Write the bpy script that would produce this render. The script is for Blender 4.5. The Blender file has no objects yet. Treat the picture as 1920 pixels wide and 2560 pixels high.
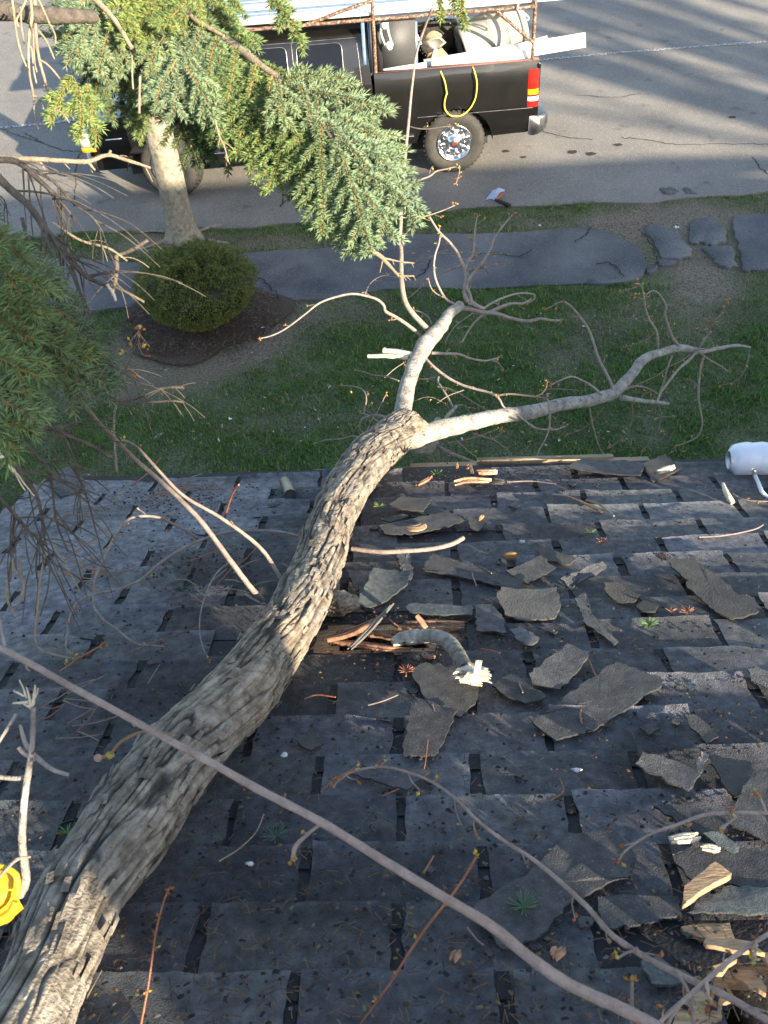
import bpy, math, random
import numpy as np
from mathutils import Vector, noise as mn
rnd = random.Random(7); rg = np.random.default_rng(7)
sc = bpy.context.scene; COL = sc.collection
A = lambda *a: np.array(a, float)
def unit(v): v = np.asarray(v, float); return v/(np.linalg.norm(v)+1e-12)
# ------------------------------------------------ camera, sky, sun, exposure
CH = 5.267; FPX = 2350.0
pit = math.radians(43.5); rol = 0.0632
FW = A(0, math.cos(pit), -math.sin(pit)); R0 = A(1, 0, 0); U0 = np.cross(R0, FW)
RT = math.cos(rol)*R0-math.sin(rol)*U0; UP = np.cross(RT, FW); CP = A(0, 0, CH)
cd = bpy.data.cameras.new('camera'); cam = bpy.data.objects.new('camera', cd); COL.objects.link(cam)
from mathutils import Matrix
cam.matrix_world = Matrix(((RT[0], UP[0], -FW[0], 0), (RT[1], UP[1], -FW[1], 0), (RT[2], UP[2], -FW[2], CH), (0, 0, 0, 1)))
cd.sensor_fit = 'VERTICAL'; cd.sensor_height = 24; cd.lens = 24*FPX/2560; cd.clip_start = .05; cd.clip_end = 600
cd.dof.use_dof = True; cd.dof.focus_distance = 4.2; cd.dof.aperture_fstop = 11
sc.camera = cam
SUN_EL = math.radians(19.8); SUN_AZ = math.radians(38.0)      # sun stands behind the camera and to its right
SV = A(math.sin(SUN_AZ)*math.cos(SUN_EL), -math.cos(SUN_AZ)*math.cos(SUN_EL), math.sin(SUN_EL))
w = bpy.data.worlds.new('World'); sc.world = w; w.use_nodes = True
sky = w.node_tree.nodes.new('ShaderNodeTexSky'); sky.sky_type = 'NISHITA'; sky.sun_disc = False
sky.sun_elevation = SUN_EL; sky.sun_rotation = math.pi-SUN_AZ
w.node_tree.links.new(sky.outputs[0], w.node_tree.nodes['Background'].inputs[0])
w.node_tree.nodes['Background'].inputs[1].default_value = 0.12
ld = bpy.data.lights.new('sun', 'SUN'); ld.energy = 5.0; ld.angle = math.radians(.5); ld.color = (1, .87, .68)
lo = bpy.data.objects.new('sun', ld); COL.objects.link(lo); lo.rotation_euler = Vector(SV).to_track_quat('Z', 'Y').to_euler(); lo.location = (8, -8, 9)
sc.view_settings.view_transform = 'Standard'; sc.view_settings.look = 'None'; sc.view_settings.gamma = 1
sc.view_settings.exposure = 1.78
# ------------------------------------------------ where a sight line meets a surface
def ray(u, v): return FW+RT*(u-960)/FPX-UP*(v-1280)/FPX
def at(u, v, d): return CP+d*ray(u, v)
def gz(u, v, z=0.): d = ray(u, v); return CP+d*((z-CH)/d[2])
def dep(P): return float((np.asarray(P)-CP)@FW)
sl = math.radians(22); az = math.radians(-3)
EX = A(math.cos(az), math.sin(az), 0); EY = A(-math.sin(az), math.cos(az), 0)
DN = EY*math.cos(sl)-A(0, 0, math.sin(sl)); NR = np.cross(EX, DN); RO = A(.0101, 2.7339, 2.8929)
def RW(s, t, h=0.): return RO+EX*s+DN*t+NR*h
def rf(u, v, h=0.): d = ray(u, v); return CP+d*(((RO-CP)@NR+h)/(d@NR))
def rloc(P): q = np.asarray(P)-RO; return q@EX, q@DN, q@NR
# ------------------------------------------------ numeric noise
def _h(ix, iy, iz):
    n = (ix*73856093) ^ (iy*19349663) ^ (iz*83492791); n = (n ^ (n >> 13))*1274126177 & 0x7fffffff
    n = (n ^ (n >> 16)) & 0xffff
    return n/32767.5-1
def vn(X):
    X = np.atleast_2d(X); I = np.floor(X).astype(np.int64); f = X-I; f = f*f*(3-2*f); o = 0
    for dx in (0, 1):
        for dy in (0, 1):
            for dz in (0, 1):
                wt = (f[:, 0] if dx else 1-f[:, 0])*(f[:, 1] if dy else 1-f[:, 1])*(f[:, 2] if dz else 1-f[:, 2])
                o = o+wt*_h(I[:, 0]+dx, I[:, 1]+dy, I[:, 2]+dz)
    return o
def fbm(X, o=4):
    X = np.atleast_2d(X); s = 0; a = 1; 
    for k in range(o): s = s+a*vn(X*2**k+17.3*k); a *= .5
    return s/1.9
# ------------------------------------------------ mesh builder
class MB:
    def __init__(s): s.V = []; s.L = []; s.S = []; s.C = []; s.M = []; s.n = 0; s.hascol = False
    def add(s, V, F, col=None, mi=0):
        V = np.asarray(V, float).reshape(-1, 3)
        s.V.append(V)
        if isinstance(F, np.ndarray):
            s.L.append((F+s.n).ravel()); s.S.append(np.full(len(F), F.shape[1])); nf = len(F)
        else:
            s.L.append(np.array([i+s.n for f in F for i in f], int)); s.S.append(np.array([len(f) for f in F], int)); nf = len(F)
        s.M.append(np.full(nf, mi))
        if col is None: c = np.ones((len(V), 3))*.5
        else:
            s.hascol = True; c = np.asarray(col, float)
            if c.ndim == 1: c = np.tile(c, (len(V), 1))
        s.C.append(c); s.n += len(V)
    def build(s, name, mats, parent=None, smooth=False, local=False):
        V = np.concatenate(s.V); L = np.concatenate(s.L); S = np.concatenate(s.S)
        if parent is None: off = A((V[:, 0].min()+V[:, 0].max())/2, (V[:, 1].min()+V[:, 1].max())/2, V[:, 2].min())
        elif local: off = A(0, 0, 0)
        else:
            q = parent
            while q.parent: q = q.parent
            off = np.array(q.location)
        me = bpy.data.meshes.new(name); V = V-off
        me.vertices.add(len(V)); me.vertices.foreach_set('co', V.astype(np.float32).ravel())
        me.loops.add(len(L)); me.loops.foreach_set('vertex_index', L.astype(np.int32))
        me.polygons.add(len(S)); st = np.concatenate([[0], np.cumsum(S)[:-1]])
        me.polygons.foreach_set('loop_start', st.astype(np.int32))
        try: me.polygons.foreach_set('loop_total', S.astype(np.int32))
        except Exception: pass
        me.polygons.foreach_set('material_index', np.concatenate(s.M).astype(np.int32))
        me.update(calc_edges=True)
        if s.hascol:
            ca = me.color_attributes.new('tint', 'FLOAT_COLOR', 'POINT'); c = np.concatenate(s.C)
            ca.data.foreach_set('color', np.hstack([c, np.ones((len(c), 1))]).astype(np.float32).ravel())
        if smooth: me.polygons.foreach_set('use_smooth', np.ones(len(S), bool))
        me.validate()
        if not isinstance(mats, (list, tuple)): mats = [mats]
        for m in mats: me.materials.append(m)
        o = bpy.data.objects.new(name, me); COL.objects.link(o)
        if parent is None: o.location = off
        else: o.parent = parent
        return o
def tag(o, label=None, cat=None, group=None, kind=None):
    if label: o['label'] = label
    if cat: o['category'] = cat
    if group: o['group'] = group
    if kind: o['kind'] = kind
    return o
def thing(name, loc, label, cat, group=None, rz=0):
    o = bpy.data.objects.new(name, None); COL.objects.link(o); o.location = tuple(float(c) for c in loc); o.rotation_euler = (0, 0, rz); o.empty_display_size = .1
    return tag(o, label, cat, group)
def struct(o): o['kind'] = 'structure'; return o
BF = [(0, 3, 2, 1), (4, 5, 6, 7), (0, 1, 5, 4), (1, 2, 6, 5), (2, 3, 7, 6), (3, 0, 4, 7)]
def box(mb, x0, x1, y0, y1, z0, z1, f=None, col=None, mi=0):
    V = np.array([(x0, y0, z0), (x1, y0, z0), (x1, y1, z0), (x0, y1, z0), (x0, y0, z1), (x1, y0, z1), (x1, y1, z1), (x0, y1, z1)], float)
    if f: V = np.array([f(*q) for q in V])
    mb.add(V, BF, col, mi)
def crs(P, n=6):
    """smooth resample of rows of P (any number of columns)"""
    P = np.asarray(P, float)
    if len(P) < 3:
        t = np.linspace(0, 1, n+1)[:, None]; return P[0]*(1-t)+P[-1]*t
    Q = np.vstack([2*P[0]-P[1], P, 2*P[-1]-P[-2]]); out = []
    for i in range(1, len(Q)-2):
        for k in range(n):
            t = k/n; a, b, c, d = Q[i-1], Q[i], Q[i+1], Q[i+2]
            out.append(.5*((2*b)+(c-a)*t+(2*a-5*b+4*c-d)*t*t+(3*b-a-3*c+d)*t**3))
    out.append(P[-1]); return np.array(out)
def frames(P):
    T = np.gradient(P, axis=0); T /= np.linalg.norm(T, axis=1)[:, None]+1e-12
    u = np.cross(T[0], A(0, 0, 1)); 
    if np.linalg.norm(u) < 1e-3: u = A(1, 0, 0)
    u = unit(u); U_ = []
    for t in T:
        u = unit(u-t*(u@t)); U_.append(u)
    U_ = np.array(U_); return T, U_, np.cross(T, U_)
def tube(mb, P, rad, seg=8, cap=True, col=None, wob=0., mi=0, sc_=(1, 1)):
    P = np.asarray(P, float); n = len(P); rad = np.full(n, rad) if np.isscalar(rad) else np.asarray(rad, float)
    T, U_, B_ = frames(P); a = np.arange(seg)*2*math.pi/seg
    V = P[:, None]+rad[:, None, None]*(sc_[0]*np.cos(a)[None, :, None]*U_[:, None]+sc_[1]*np.sin(a)[None, :, None]*B_[:, None])
    V = V.reshape(-1, 3)
    if wob: V = V+(V-np.repeat(P, seg, 0))*wob*vn(V*1.3/max(rad.max(), .004))[:, None]
    i = np.arange(n-1)[:, None]*seg; j = np.arange(seg)[None]; k = (j+1) % seg
    F = np.stack([i+j, i+k, i+seg+k, i+seg+j], -1).reshape(-1, 4)
    mb.add(V, F, col if (col is None or np.ndim(col) == 1) else np.repeat(col, seg, 0), mi)
    if cap:
        for e, o in ((0, 1), (n-1, -1)):
            ring = V[e*seg:(e+1)*seg]; mb.add(ring, [tuple(range(seg))[::-1] if o == 1 else tuple(range(seg))], None if col is None else (col if np.ndim(col) == 1 else col[e]), mi)
def PX(pts, sub=6):
    """(u, v, depth, width in px) rows -> smooth centre line and radii in metres"""
    Q = np.array([np.r_[at(u, v, d), wd*d/FPX/2] for u, v, d, wd in pts]); Q = crs(Q, sub) if sub else Q
    return Q[:, :3], np.maximum(Q[:, 3], .0006)
def PRF(pts, sub=6):
    Q = []
    for u, v, h, wd in pts:
        p = rf(u, v, h); Q.append(np.r_[p, wd*dep(p)/FPX/2])
    Q = crs(np.array(Q), sub) if sub else np.array(Q); return Q[:, :3], np.maximum(Q[:, 3], .0006)
# ------------------------------------------------ materials
def mat(name, cols, scale=8., rough=.8, bump=0., bscale=60., metal=0., coat=0., spec=None, detail=6., stretch=None, tint=0., pos=(.35, .65), bdist=.01, rough2=None, trans=0., n2=None):
    """procedural material: two or three colours mixed by noise, a fine second noise, bump"""
    m = bpy.data.materials.new(name); m.use_nodes = True; nt = m.node_tree; N = nt.nodes; Lk = nt.links; b = N['Principled BSDF']
    tc = N.new('ShaderNodeTexCoord'); src = tc.outputs['Object']
    if stretch:
        mp = N.new('ShaderNodeMapping'); mp.inputs['Scale'].default_value = stretch; Lk.new(src, mp.inputs[0]); src = mp.outputs[0]
    nz = N.new('ShaderNodeTexNoise'); nz.inputs['Scale'].default_value = scale; nz.inputs['Detail'].default_value = detail; nz.inputs['Roughness'].default_value = .65
    Lk.new(src, nz.inputs['Vector']); cr = N.new('ShaderNodeValToRGB'); Lk.new(nz.outputs[0], cr.inputs[0])
    cr.color_ramp.elements[0].position = pos[0]; cr.color_ramp.elements[1].position = pos[1]
    cr.color_ramp.elements[0].color = (*cols[0], 1); cr.color_ramp.elements[1].color = (*cols[-1], 1)
    if len(cols) == 3: e = cr.color_ramp.elements.new((pos[0]+pos[1])/2); e.color = (*cols[1], 1)
    c = cr.outputs[0]
    if n2:          # (scale, colour, threshold) specks
        z = N.new('ShaderNodeTexNoise'); z.inputs['Scale'].default_value = n2[0]; z.inputs['Detail'].default_value = 2; Lk.new(src, z.inputs['Vector'])
        r2 = N.new('ShaderNodeValToRGB'); r2.color_ramp.elements[0].position = n2[2]; r2.color_ramp.elements[1].position = n2[2]+.04; Lk.new(z.outputs[0], r2.inputs[0])
        mx = N.new('ShaderNodeMixRGB'); Lk.new(r2.outputs[0], mx.inputs[0]); Lk.new(c, mx.inputs[1]); mx.inputs[2].default_value = (*n2[1], 1); c = mx.outputs[0]
    if tint:
        at_ = N.new('ShaderNodeAttribute'); at_.attribute_name = 'tint'; mx = N.new('ShaderNodeMixRGB'); mx.blend_type = 'MULTIPLY' if tint < 1 else 'MIX'
        mx.inputs[0].default_value = min(tint, 1) if tint < 1 else .8
        Lk.new(c, mx.inputs[1]); Lk.new(at_.outputs['Color'], mx.inputs[2]); c = mx.outputs[0]
    Lk.new(c, b.inputs['Base Color'])
    b.inputs['Roughness'].default_value = rough; b.inputs['Metallic'].default_value = metal; b.inputs['Coat Weight'].default_value = coat
    if spec is not None: b.inputs['Specular IOR Level'].default_value = spec
    if rough2 is not None:
        mr = N.new('ShaderNodeMapRange'); Lk.new(nz.outputs[0], mr.inputs[0]); mr.inputs[3].default_value = rough; mr.inputs[4].default_value = rough2; Lk.new(mr.outputs[0], b.inputs['Roughness'])
    if bump:
        bz = N.new('ShaderNodeTexNoise'); bz.inputs['Scale'].default_value = bscale; bz.inputs['Detail'].default_value = 5; Lk.new(src, bz.inputs['Vector'])
        bp = N.new('ShaderNodeBump'); bp.inputs['Strength'].default_value = bump; bp.inputs['Distance'].default_value = bdist; Lk.new(bz.outputs[0], bp.inputs['Height']); Lk.new(bp.outputs[0], b.inputs['Normal'])
    if trans: b.inputs['Subsurface Weight'].default_value = 0; b.inputs['Transmission Weight'].default_value = trans
    return m
def leafmat(name, tintw=1.0, rough=.55, tr=.25, base=(.1, .16, .06)):
    m = bpy.data.materials.new(name); m.use_nodes = True; nt = m.node_tree; N = nt.nodes; Lk = nt.links; b = N['Principled BSDF']
    at_ = N.new('ShaderNodeAttribute'); at_.attribute_name = 'tint'
    nz = N.new('ShaderNodeTexNoise'); nz.inputs['Scale'].default_value = 40; tc = N.new('ShaderNodeTexCoord'); Lk.new(tc.outputs['Object'], nz.inputs['Vector'])
    mr = N.new('ShaderNodeMapRange'); Lk.new(nz.outputs[0], mr.inputs[0]); mr.inputs[3].default_value = .75; mr.inputs[4].default_value = 1.25
    mx = N.new('ShaderNodeVectorMath'); mx.operation = 'SCALE'; Lk.new(at_.outputs['Color'], mx.inputs[0]); Lk.new(mr.outputs[0], mx.inputs['Scale'])
    Lk.new(mx.outputs[0], b.inputs['Base Color']); b.inputs['Roughness'].default_value = rough; b.inputs['Specular IOR Level'].default_value = .35
    t = N.new('ShaderNodeBsdfTranslucent'); Lk.new(mx.outputs[0], t.inputs[0]); ms = N.new('ShaderNodeMixShader'); ms.inputs[0].default_value = tr
    Lk.new(b.outputs[0], ms.inputs[1]); Lk.new(t.outputs[0], ms.inputs[2]); Lk.new(ms.outputs[0], N['Material Output'].inputs[0])
    return m
M = {}
M['shingle'] = mat('shingle', [(.036, .037, .041), (.078, .078, .082), (.135, .133, .132)], 34, .92, 1, 330, tint=.9, n2=(105, (.016, .016, .017), .67), bdist=.006, detail=12, pos=(.3, .7))
M['frag'] = mat('fragment', [(.036, .036, .038), (.085, .083, .082)], 34, .92, 1, 330, tint=.9, n2=(230, (.17, .165, .15), .66), bdist=.006, detail=12)
M['frag_back'] = mat('fragment_back', [(.045, .042, .038), (.085, .078, .066)], 12, .9, .4, 200, tint=.9)
M['pale'] = mat('pale_shingle', [(.07, .08, .08), (.16, .18, .172)], 90, .9, .8, 400, tint=.9)
M['felt'] = mat('felt', [(.007, .007, .009), (.018, .018, .022)], 12, .85, .4, 150)
M['deck'] = mat('deck_wood', [(.14, .07, .035), (.36, .2, .11)], 14, .8, .5, 40, stretch=(1, 6, 6))
M['splinter'] = mat('splinter_wood', [(.17, .075, .04), (.46, .26, .15)], 30, .8, .4, 90, tint=.9)
M['plywood'] = mat('plywood', [(.26, .15, .075), (.48, .32, .18)], 26, .8, .4, 60, stretch=(1, 5, 5))
M['fascia'] = mat('fascia_wood', [(.2, .15, .09), (.34, .27, .17)], 10, .8, .4, 60, stretch=(.6, 8, 8))
M['bark'] = mat('bark', [(.11, .092, .072), (.20, .175, .145), (.30, .268, .228)], 26, .95, .9, 190, tint=.95, bdist=.006, stretch=None)
M['smoothbark'] = mat('smooth_bark', [(.20, .185, .165), (.31, .295, .27), (.42, .40, .36)], 30, .85, .8, 120, tint=.9, detail=12, n2=(48, (.11, .095, .08), .66))
M['twig'] = mat('twig_bark', [(.19, .15, .125), (.31, .26, .225)], 40, .7, .4, 250, tint=.9)
M['redtwig'] = mat('red_twig', [(.22, .07, .035), (.36, .14, .06)], 60, .5, .3, 250)
M['deadtwig'] = mat('dead_twig', [(.20, .15, .10), (.36, .28, .18)], 40, .85, .5, 220)
M['greybranch'] = mat('grey_branch', [(.055, .045, .036), (.13, .105, .08)], 40, .9, .6, 160)  # tone lowered to carry the shade over the low dead twigs
M['needle'] = leafmat('needle'); M['grassblade'] = leafmat('grass_blade', tr=.3); M['yew'] = leafmat('yew_leaf', tr=.15)
M['bud'] = leafmat('bud', tr=.2, rough=.4)
M['rawwood'] = mat('raw_wood', [(.62, .5, .33), (.8, .7, .52)], 40, .75, .6, 120)
M['mulch'] = mat('mulch', [(.05, .034, .025), (.13, .088, .06)], 60, .95, 1, 80, bdist=.03, tint=.9)
M['litter'] = leafmat('litter', tr=.1, rough=.8)
M['white'] = mat('white_panel', [(.78, .78, .76), (.84, .84, .82)], 5, .55)
M['black'] = mat('black_paint', [(.005, .0047, .0042), (.009, .008, .007)], 3, .28, coat=.7, spec=.4, n2=(130, (.03, .028, .024), .70), rough2=.30)
M['blackplastic'] = mat('black_plastic', [(.015, .015, .016), (.03, .03, .03)], 20, .6, .2, 100)
M['mesh'] = mat('black_mesh', [(.012, .012, .013), (.10, .10, .10)], 90, .5, .3, 200)
M['glass'] = mat('dark_glass', [(.002, .002, .002), (.004, .004, .004)], 2, .04, spec=.35)
M['tyre'] = mat('tyre', [(.028, .026, .022), (.05, .045, .037)], 12, .85, .3, 120)
M['tread'] = mat('tread', [(.02, .019, .017), (.06, .053, .044)], 30, .9, .9, 60, bdist=.02)
M['chrome'] = mat('chrome', [(.75, .75, .76), (.85, .85, .86)], 20, .1, metal=1, rough2=.28)
M['bumper'] = mat('bumper', [(.12, .12, .125), (.3, .3, .31)], 5, .3, metal=.9, rough2=.45)
M['rust'] = mat('rusty_pipe', [(.05, .022, .012), (.16, .085, .05), (.42, .32, .24)], 38, .7, .6, 90, n2=(60, (.02, .012, .01), .6))
M['redlens'] = mat('red_lens', [(.55, .012, .01), (.7, .02, .012)], 20, .15, coat=.5)
M['amber'] = mat('amber_lens', [(.85, .28, .01), (.95, .38, .02)], 20, .15, coat=.5)
M['clear'] = mat('clear_lens', [(.7, .66, .62), (.85, .82, .8)], 20, .12, coat=.5)
M['barrel'] = mat('grey_barrel', [(.30, .295, .27), (.42, .41, .38)], 6, .6, .2, 30)
M['shovel'] = mat('shovel_metal', [(.22, .2, .17), (.36, .33, .28)], 9, .5, .2, 60, metal=.3)
M['green'] = mat('green_cloth', [(.01, .10, .03), (.03, .2, .06)], 14, .8, .5, 40)
M['redcloth'] = mat('red_cloth', [(.35, .05, .02), (.5, .16, .04)], 20, .8, .5, 40)
M['yellow'] = mat('yellow_cord', [(.62, .45, .05), (.78, .6, .1)], 30, .5)
M['rubyellow'] = mat('yellow_shell', [(.62, .30, .008), (.82, .46, .015)], 14, .65, .4, 60, n2=(30, (.3, .13, .01), .7))
M['rope'] = mat('white_rope', [(.6, .58, .52), (.8, .78, .72)], 40, .8, .5, 200)
M['plasticwrap'] = mat('white_wrap', [(.76, .79, .84), (.86, .88, .9)], 4, .35, .3, 18, coat=.3, bdist=.02)
M['tapewhite'] = mat('white_strip', [(.66, .7, .74), (.82, .82, .82)], 30, .5, .4, 60)
M['cloth'] = mat('striped_cloth', [(.28, .36, .5), (.62, .68, .78)], 60, .9, .5, 100, stretch=(1, 5, 1))
M['maroon'] = mat('maroon_rail', [(.11, .045, .035), (.19, .09, .07)], 30, .5, .2, 80)
M['blueglass'] = mat('blue_mirror_part', [(.1, .16, .28), (.2, .3, .45)], 5, .2)
M['wall'] = mat('wall_paint', [(.5, .48, .43), (.6, .58, .53)], 3, .8, .3, 40)
M['brick'] = mat('brick', [(.22, .09, .06), (.34, .15, .1)], 12, .9, .5, 50)
M['trunkpale'] = mat('pale_tree_bark', [(.20, .165, .115), (.29, .25, .18), (.38, .34, .26)], 22, .95, .8, 110, bdist=.02, n2=(9, (.16, .15, .11), .64))
# ---- asphalt and lawn: colours by world position
def asphalt(name, c0, c1, specks, cracks=0., patch=None):
    m = bpy.data.materials.new(name); m.use_nodes = True; nt = m.node_tree; N = nt.nodes; Lk = nt.links; b = N['Principled BSDF']; tc = N.new('ShaderNodeTexCoord')
    def nz(s, d=4, r=.6):
        z = N.new('ShaderNodeTexNoise'); z.inputs['Scale'].default_value = s; z.inputs['Detail'].default_value = d; z.inputs['Roughness'].default_value = r; Lk.new(tc.outputs['Object'], z.inputs['Vector']); return z.outputs[0]
    def ramp(i, p0, p1, a, b_):
        cr = N.new('ShaderNodeValToRGB'); Lk.new(i, cr.inputs[0]); cr.color_ramp.elements[0].position = p0; cr.color_ramp.elements[1].position = p1
        cr.color_ramp.elements[0].color = (*a, 1); cr.color_ramp.elements[1].color = (*b_, 1); return cr.outputs[0]
    def mix(f, a, c, bl='MIX'):
        x = N.new('ShaderNodeMixRGB'); x.blend_type = bl
        if isinstance(f, float): x.inputs[0].default_value = f
        else: Lk.new(f, x.inputs[0])
        Lk.new(a, x.inputs[1])
        if isinstance(c, tuple): x.inputs[2].default_value = (*c, 1)
        else: Lk.new(c, x.inputs[2])
        return x.outputs[0]
    c = ramp(nz(.9, 6), .35, .65, c0, c1)
    c = mix(.8, c, ramp(nz(75, 8, .75), .3, .72, (.55, .55, .55), (1.5, 1.45, 1.36)), 'MULTIPLY')
    c = mix(ramp(nz(70, 1), .665, .70, (0, 0, 0), (1, 1, 1)), c, specks)
    c = mix(ramp(nz(2.3, 3), .64, .7, (0, 0, 0), (.55, .55, .55)), c, tuple(.45*k for k in c0))
    if cracks:
        v = N.new('ShaderNodeTexVoronoi'); v.feature = 'DISTANCE_TO_EDGE'; v.inputs['Scale'].default_value = cracks
        ad = N.new('ShaderNodeMixRGB'); ad.inputs[0].default_value = .25; Lk.new(tc.outputs['Object'], ad.inputs[1]); z = N.new('ShaderNodeTexNoise'); z.inputs['Scale'].default_value = 3; Lk.new(tc.outputs['Object'], z.inputs['Vector']); Lk.new(z.outputs[1], ad.inputs[2]); Lk.new(ad.outputs[0], v.inputs['Vector'])
        cr = ramp(v.outputs[0], .004, .012, (1, 1, 1), (0, 0, 0)); g = ramp(nz(.35, 2), .5, .6, (0, 0, 0), (1, 1, 1)); f = mix(1.0, cr, g, 'MULTIPLY'); c = mix(f, c, (.012, .011, .01))
    Lk.new(c, b.inputs['Base Color']); b.inputs['Roughness'].default_value = .85
    bp = N.new('ShaderNodeBump'); bp.inputs['Strength'].default_value = .8; bp.inputs['Distance'].default_value = .006; Lk.new(nz(70, 6, .75), bp.inputs['Height']); Lk.new(bp.outputs[0], b.inputs['Normal'])
    return m
M['road'] = asphalt('road_asphalt', (.165, .155, .140), (.225, .21, .187), (.42, .4, .36), 0)
M['walk'] = asphalt('walk_asphalt', (.062, .064, .074), (.165, .162, .160), (.26, .255, .245), 0)
M['paintline'] = mat('worn_road_paint', [(.12, .115, .105), (.55, .54, .5)], 26, .8, .3, 90, pos=(.46, .56))
def groundmat():
    m = bpy.data.materials.new('lawn_soil'); m.use_nodes = True; nt = m.node_tree; N = nt.nodes; Lk = nt.links; b = N['Principled BSDF']
    at_ = N.new('ShaderNodeAttribute'); at_.attribute_name = 'tint'; tc = N.new('ShaderNodeTexCoord')
    z = N.new('ShaderNodeTexNoise'); z.inputs['Scale'].default_value = 55; z.inputs['Detail'].default_value = 4; Lk.new(tc.outputs['Object'], z.inputs['Vector'])
    cr = N.new('ShaderNodeValToRGB'); Lk.new(z.outputs[0], cr.inputs[0]); cr.color_ramp.elements[0].position = .3; cr.color_ramp.elements[1].position = .7
    cr.color_ramp.elements[0].color = (.35, .35, .35, 1); cr.color_ramp.elements[1].color = (1.7, 1.7, 1.7, 1)
    x = N.new('ShaderNodeMixRGB'); x.blend_type = 'MULTIPLY'; x.inputs[0].default_value = 1; Lk.new(at_.outputs['Color'], x.inputs[1]); Lk.new(cr.outputs[0], x.inputs[2])
    Lk.new(x.outputs[0], b.inputs['Base Color']); b.inputs['Roughness'].default_value = .95
    bp = N.new('ShaderNodeBump'); bp.inputs['Strength'].default_value = 1; bp.inputs['Distance'].default_value = .02; Lk.new(z.outputs[0], bp.inputs['Height']); Lk.new(bp.outputs[0], b.inputs['Normal'])
    return m
M['soil'] = groundmat()
# ================================================= GROUND
def dirt(x, y):
    """share of bare soil (0..1) on the grass at (x, y)"""
    P = np.stack([x, y, np.zeros_like(x)], 1); n = fbm(P*1.6+5, 4); n2 = fbm(P*5+9, 3)
    d = .09+.66*n
    def blob(cx, cy, rx, ry, k): return k*np.exp(-(((x-cx)/rx)**2+((y-cy)/ry)**2))
    d = d+blob(3.3, 10.2, 1.6, .45, .95)+blob(.3, 10.25, 3.2, .2, .35)+blob(3.5, 9.4, .5, .8, .7)+blob(4.7, 8.3, .7, .6, .6)+blob(3.45, 8.6, .35, .5, .6)
    d = d+blob(-1.6, 10.4, 1.3, .35, .6)+blob(-1.7, 8.2, .85, .75, .9)+blob(-2.4, 10.5, .6, .4, .6)+blob(-.6, 8.5, .8, .35, .35)+blob(-2.1, 7.6, .6, .5, .5)
    return np.clip(d+.35*n2, 0, 1)
gx = np.concatenate([np.linspace(-150, -9, 12), np.arange(-8.5, 9.01, .12), np.linspace(10, 150, 12)]); gy = np.concatenate([np.linspace(-150, 1, 8), np.arange(1.5, 12.5, .12), np.linspace(13, 300, 10)])
X, Y = np.meshgrid(gx, gy); x = X.ravel(); y = Y.ravel(); n = len(gx)
inn = (abs(x) < 8.6) & (y > 1.4) & (y < 10.7); Z = np.where(inn, .03*fbm(np.stack([x, y, 0*x], 1)*1.1), 0)-.008
d = dirt(x, y); nn = fbm(np.stack([x, y, 0*x], 1)*2.2+31)[:, None]
grn = A(.06, .09, .024)*(1+.5*nn); stw = A(.24, .2, .13)*(1+.3*nn); dk = A(.12, .09, .065)
gc = grn*(1-d[:, None])+(dk*.6+stw*.4)*d[:, None]
ii = np.arange(len(gy)-1)[:, None]*n+np.arange(n-1)[None]; F = np.stack([ii, ii+1, ii+n+1, ii+n], -1).reshape(-1, 4)
mb = MB(); mb.add(np.stack([x, y, Z], 1), F, gc); struct(mb.build('lawn', M['soil'], smooth=True))
# grass blades
def blades(N_, x0, x1, y0, y1, keep, hmax, name, label):
    x = rg.uniform(x0, x1, N_); y = rg.uniform(y0, y1, N_); d = dirt(x, y); cl = fbm(np.stack([x, y, 0*x], 1)*7+3, 3)
    k = keep(x, y) & (rg.uniform(0, 1, N_) > d*1.15-.1) & (rg.uniform(-.7, .7, N_) < cl*1.3+.25); x, y, d, cl = x[k], y[k], d[k], cl[k]; n = len(x)
    h = hmax*rg.uniform(.35, 1, n)*(1+.5*cl)*(1-.45*d); a = rg.uniform(0, 2*math.pi, n); le = rg.uniform(.2, 1.1, n)*h; wd = rg.uniform(.0022, .0042, n)
    z0 = .03*fbm(np.stack([x, y, 0*x], 1)*1.1)-.012; B = np.stack([x, y, z0], 1); s = np.stack([-np.sin(a), np.cos(a), 0*a], 1)*wd[:, None]
    T = B+np.stack([np.cos(a)*le, np.sin(a)*le, h], 1); Mi = B+np.stack([np.cos(a)*le*.3, np.sin(a)*le*.3, h*.6], 1)
    V = np.stack([B-s, B+s, Mi+s*.8, Mi-s*.8, T], 1).reshape(-1, 3); i = np.arange(n)*5
    g = rg.uniform(0, 1, n)[:, None]; c = np.where(rg.uniform(0, 1, n)[:, None] < .10+.45*d[:, None], A(.34, .29, .17)*(.6+.6*g), A(.10, .20, .032)*(.45+1.0*g)+A(.03, .02, .004)*(nz_(x, y)[:, None]))
    mb = MB(); mb.add(V, np.stack([i, i+1, i+2, i+3], 1), np.repeat(c, 5, 0)); mb.add(V[:0], np.zeros((0, 3), int))
    mb.L.append(np.stack([i+3, i+2, i+4], 1).ravel()); mb.S.append(np.full(n, 3)); mb.M.append(np.zeros(n))
    tag(mb.build(name, M['grassblade']), label, 'grass', kind='stuff')
def nz_(x, y): return np.clip(fbm(np.stack([x, y, 0*x], 1)*1.3+44)+.3, 0, 1)
WALK_N = lambda x: 10.08+.10*np.sin(x*1.1+.5)+.05*np.sin(x*3.1)          # far edge of the path
WALK_S = lambda x: 8.93+.06*np.sin(x*1.7+1)+.03*np.sin(x*4.3)
ROAD_S = lambda x: 10.76+.06*np.sin(x*1.3)+.03*np.sin(x*5.1)
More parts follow.
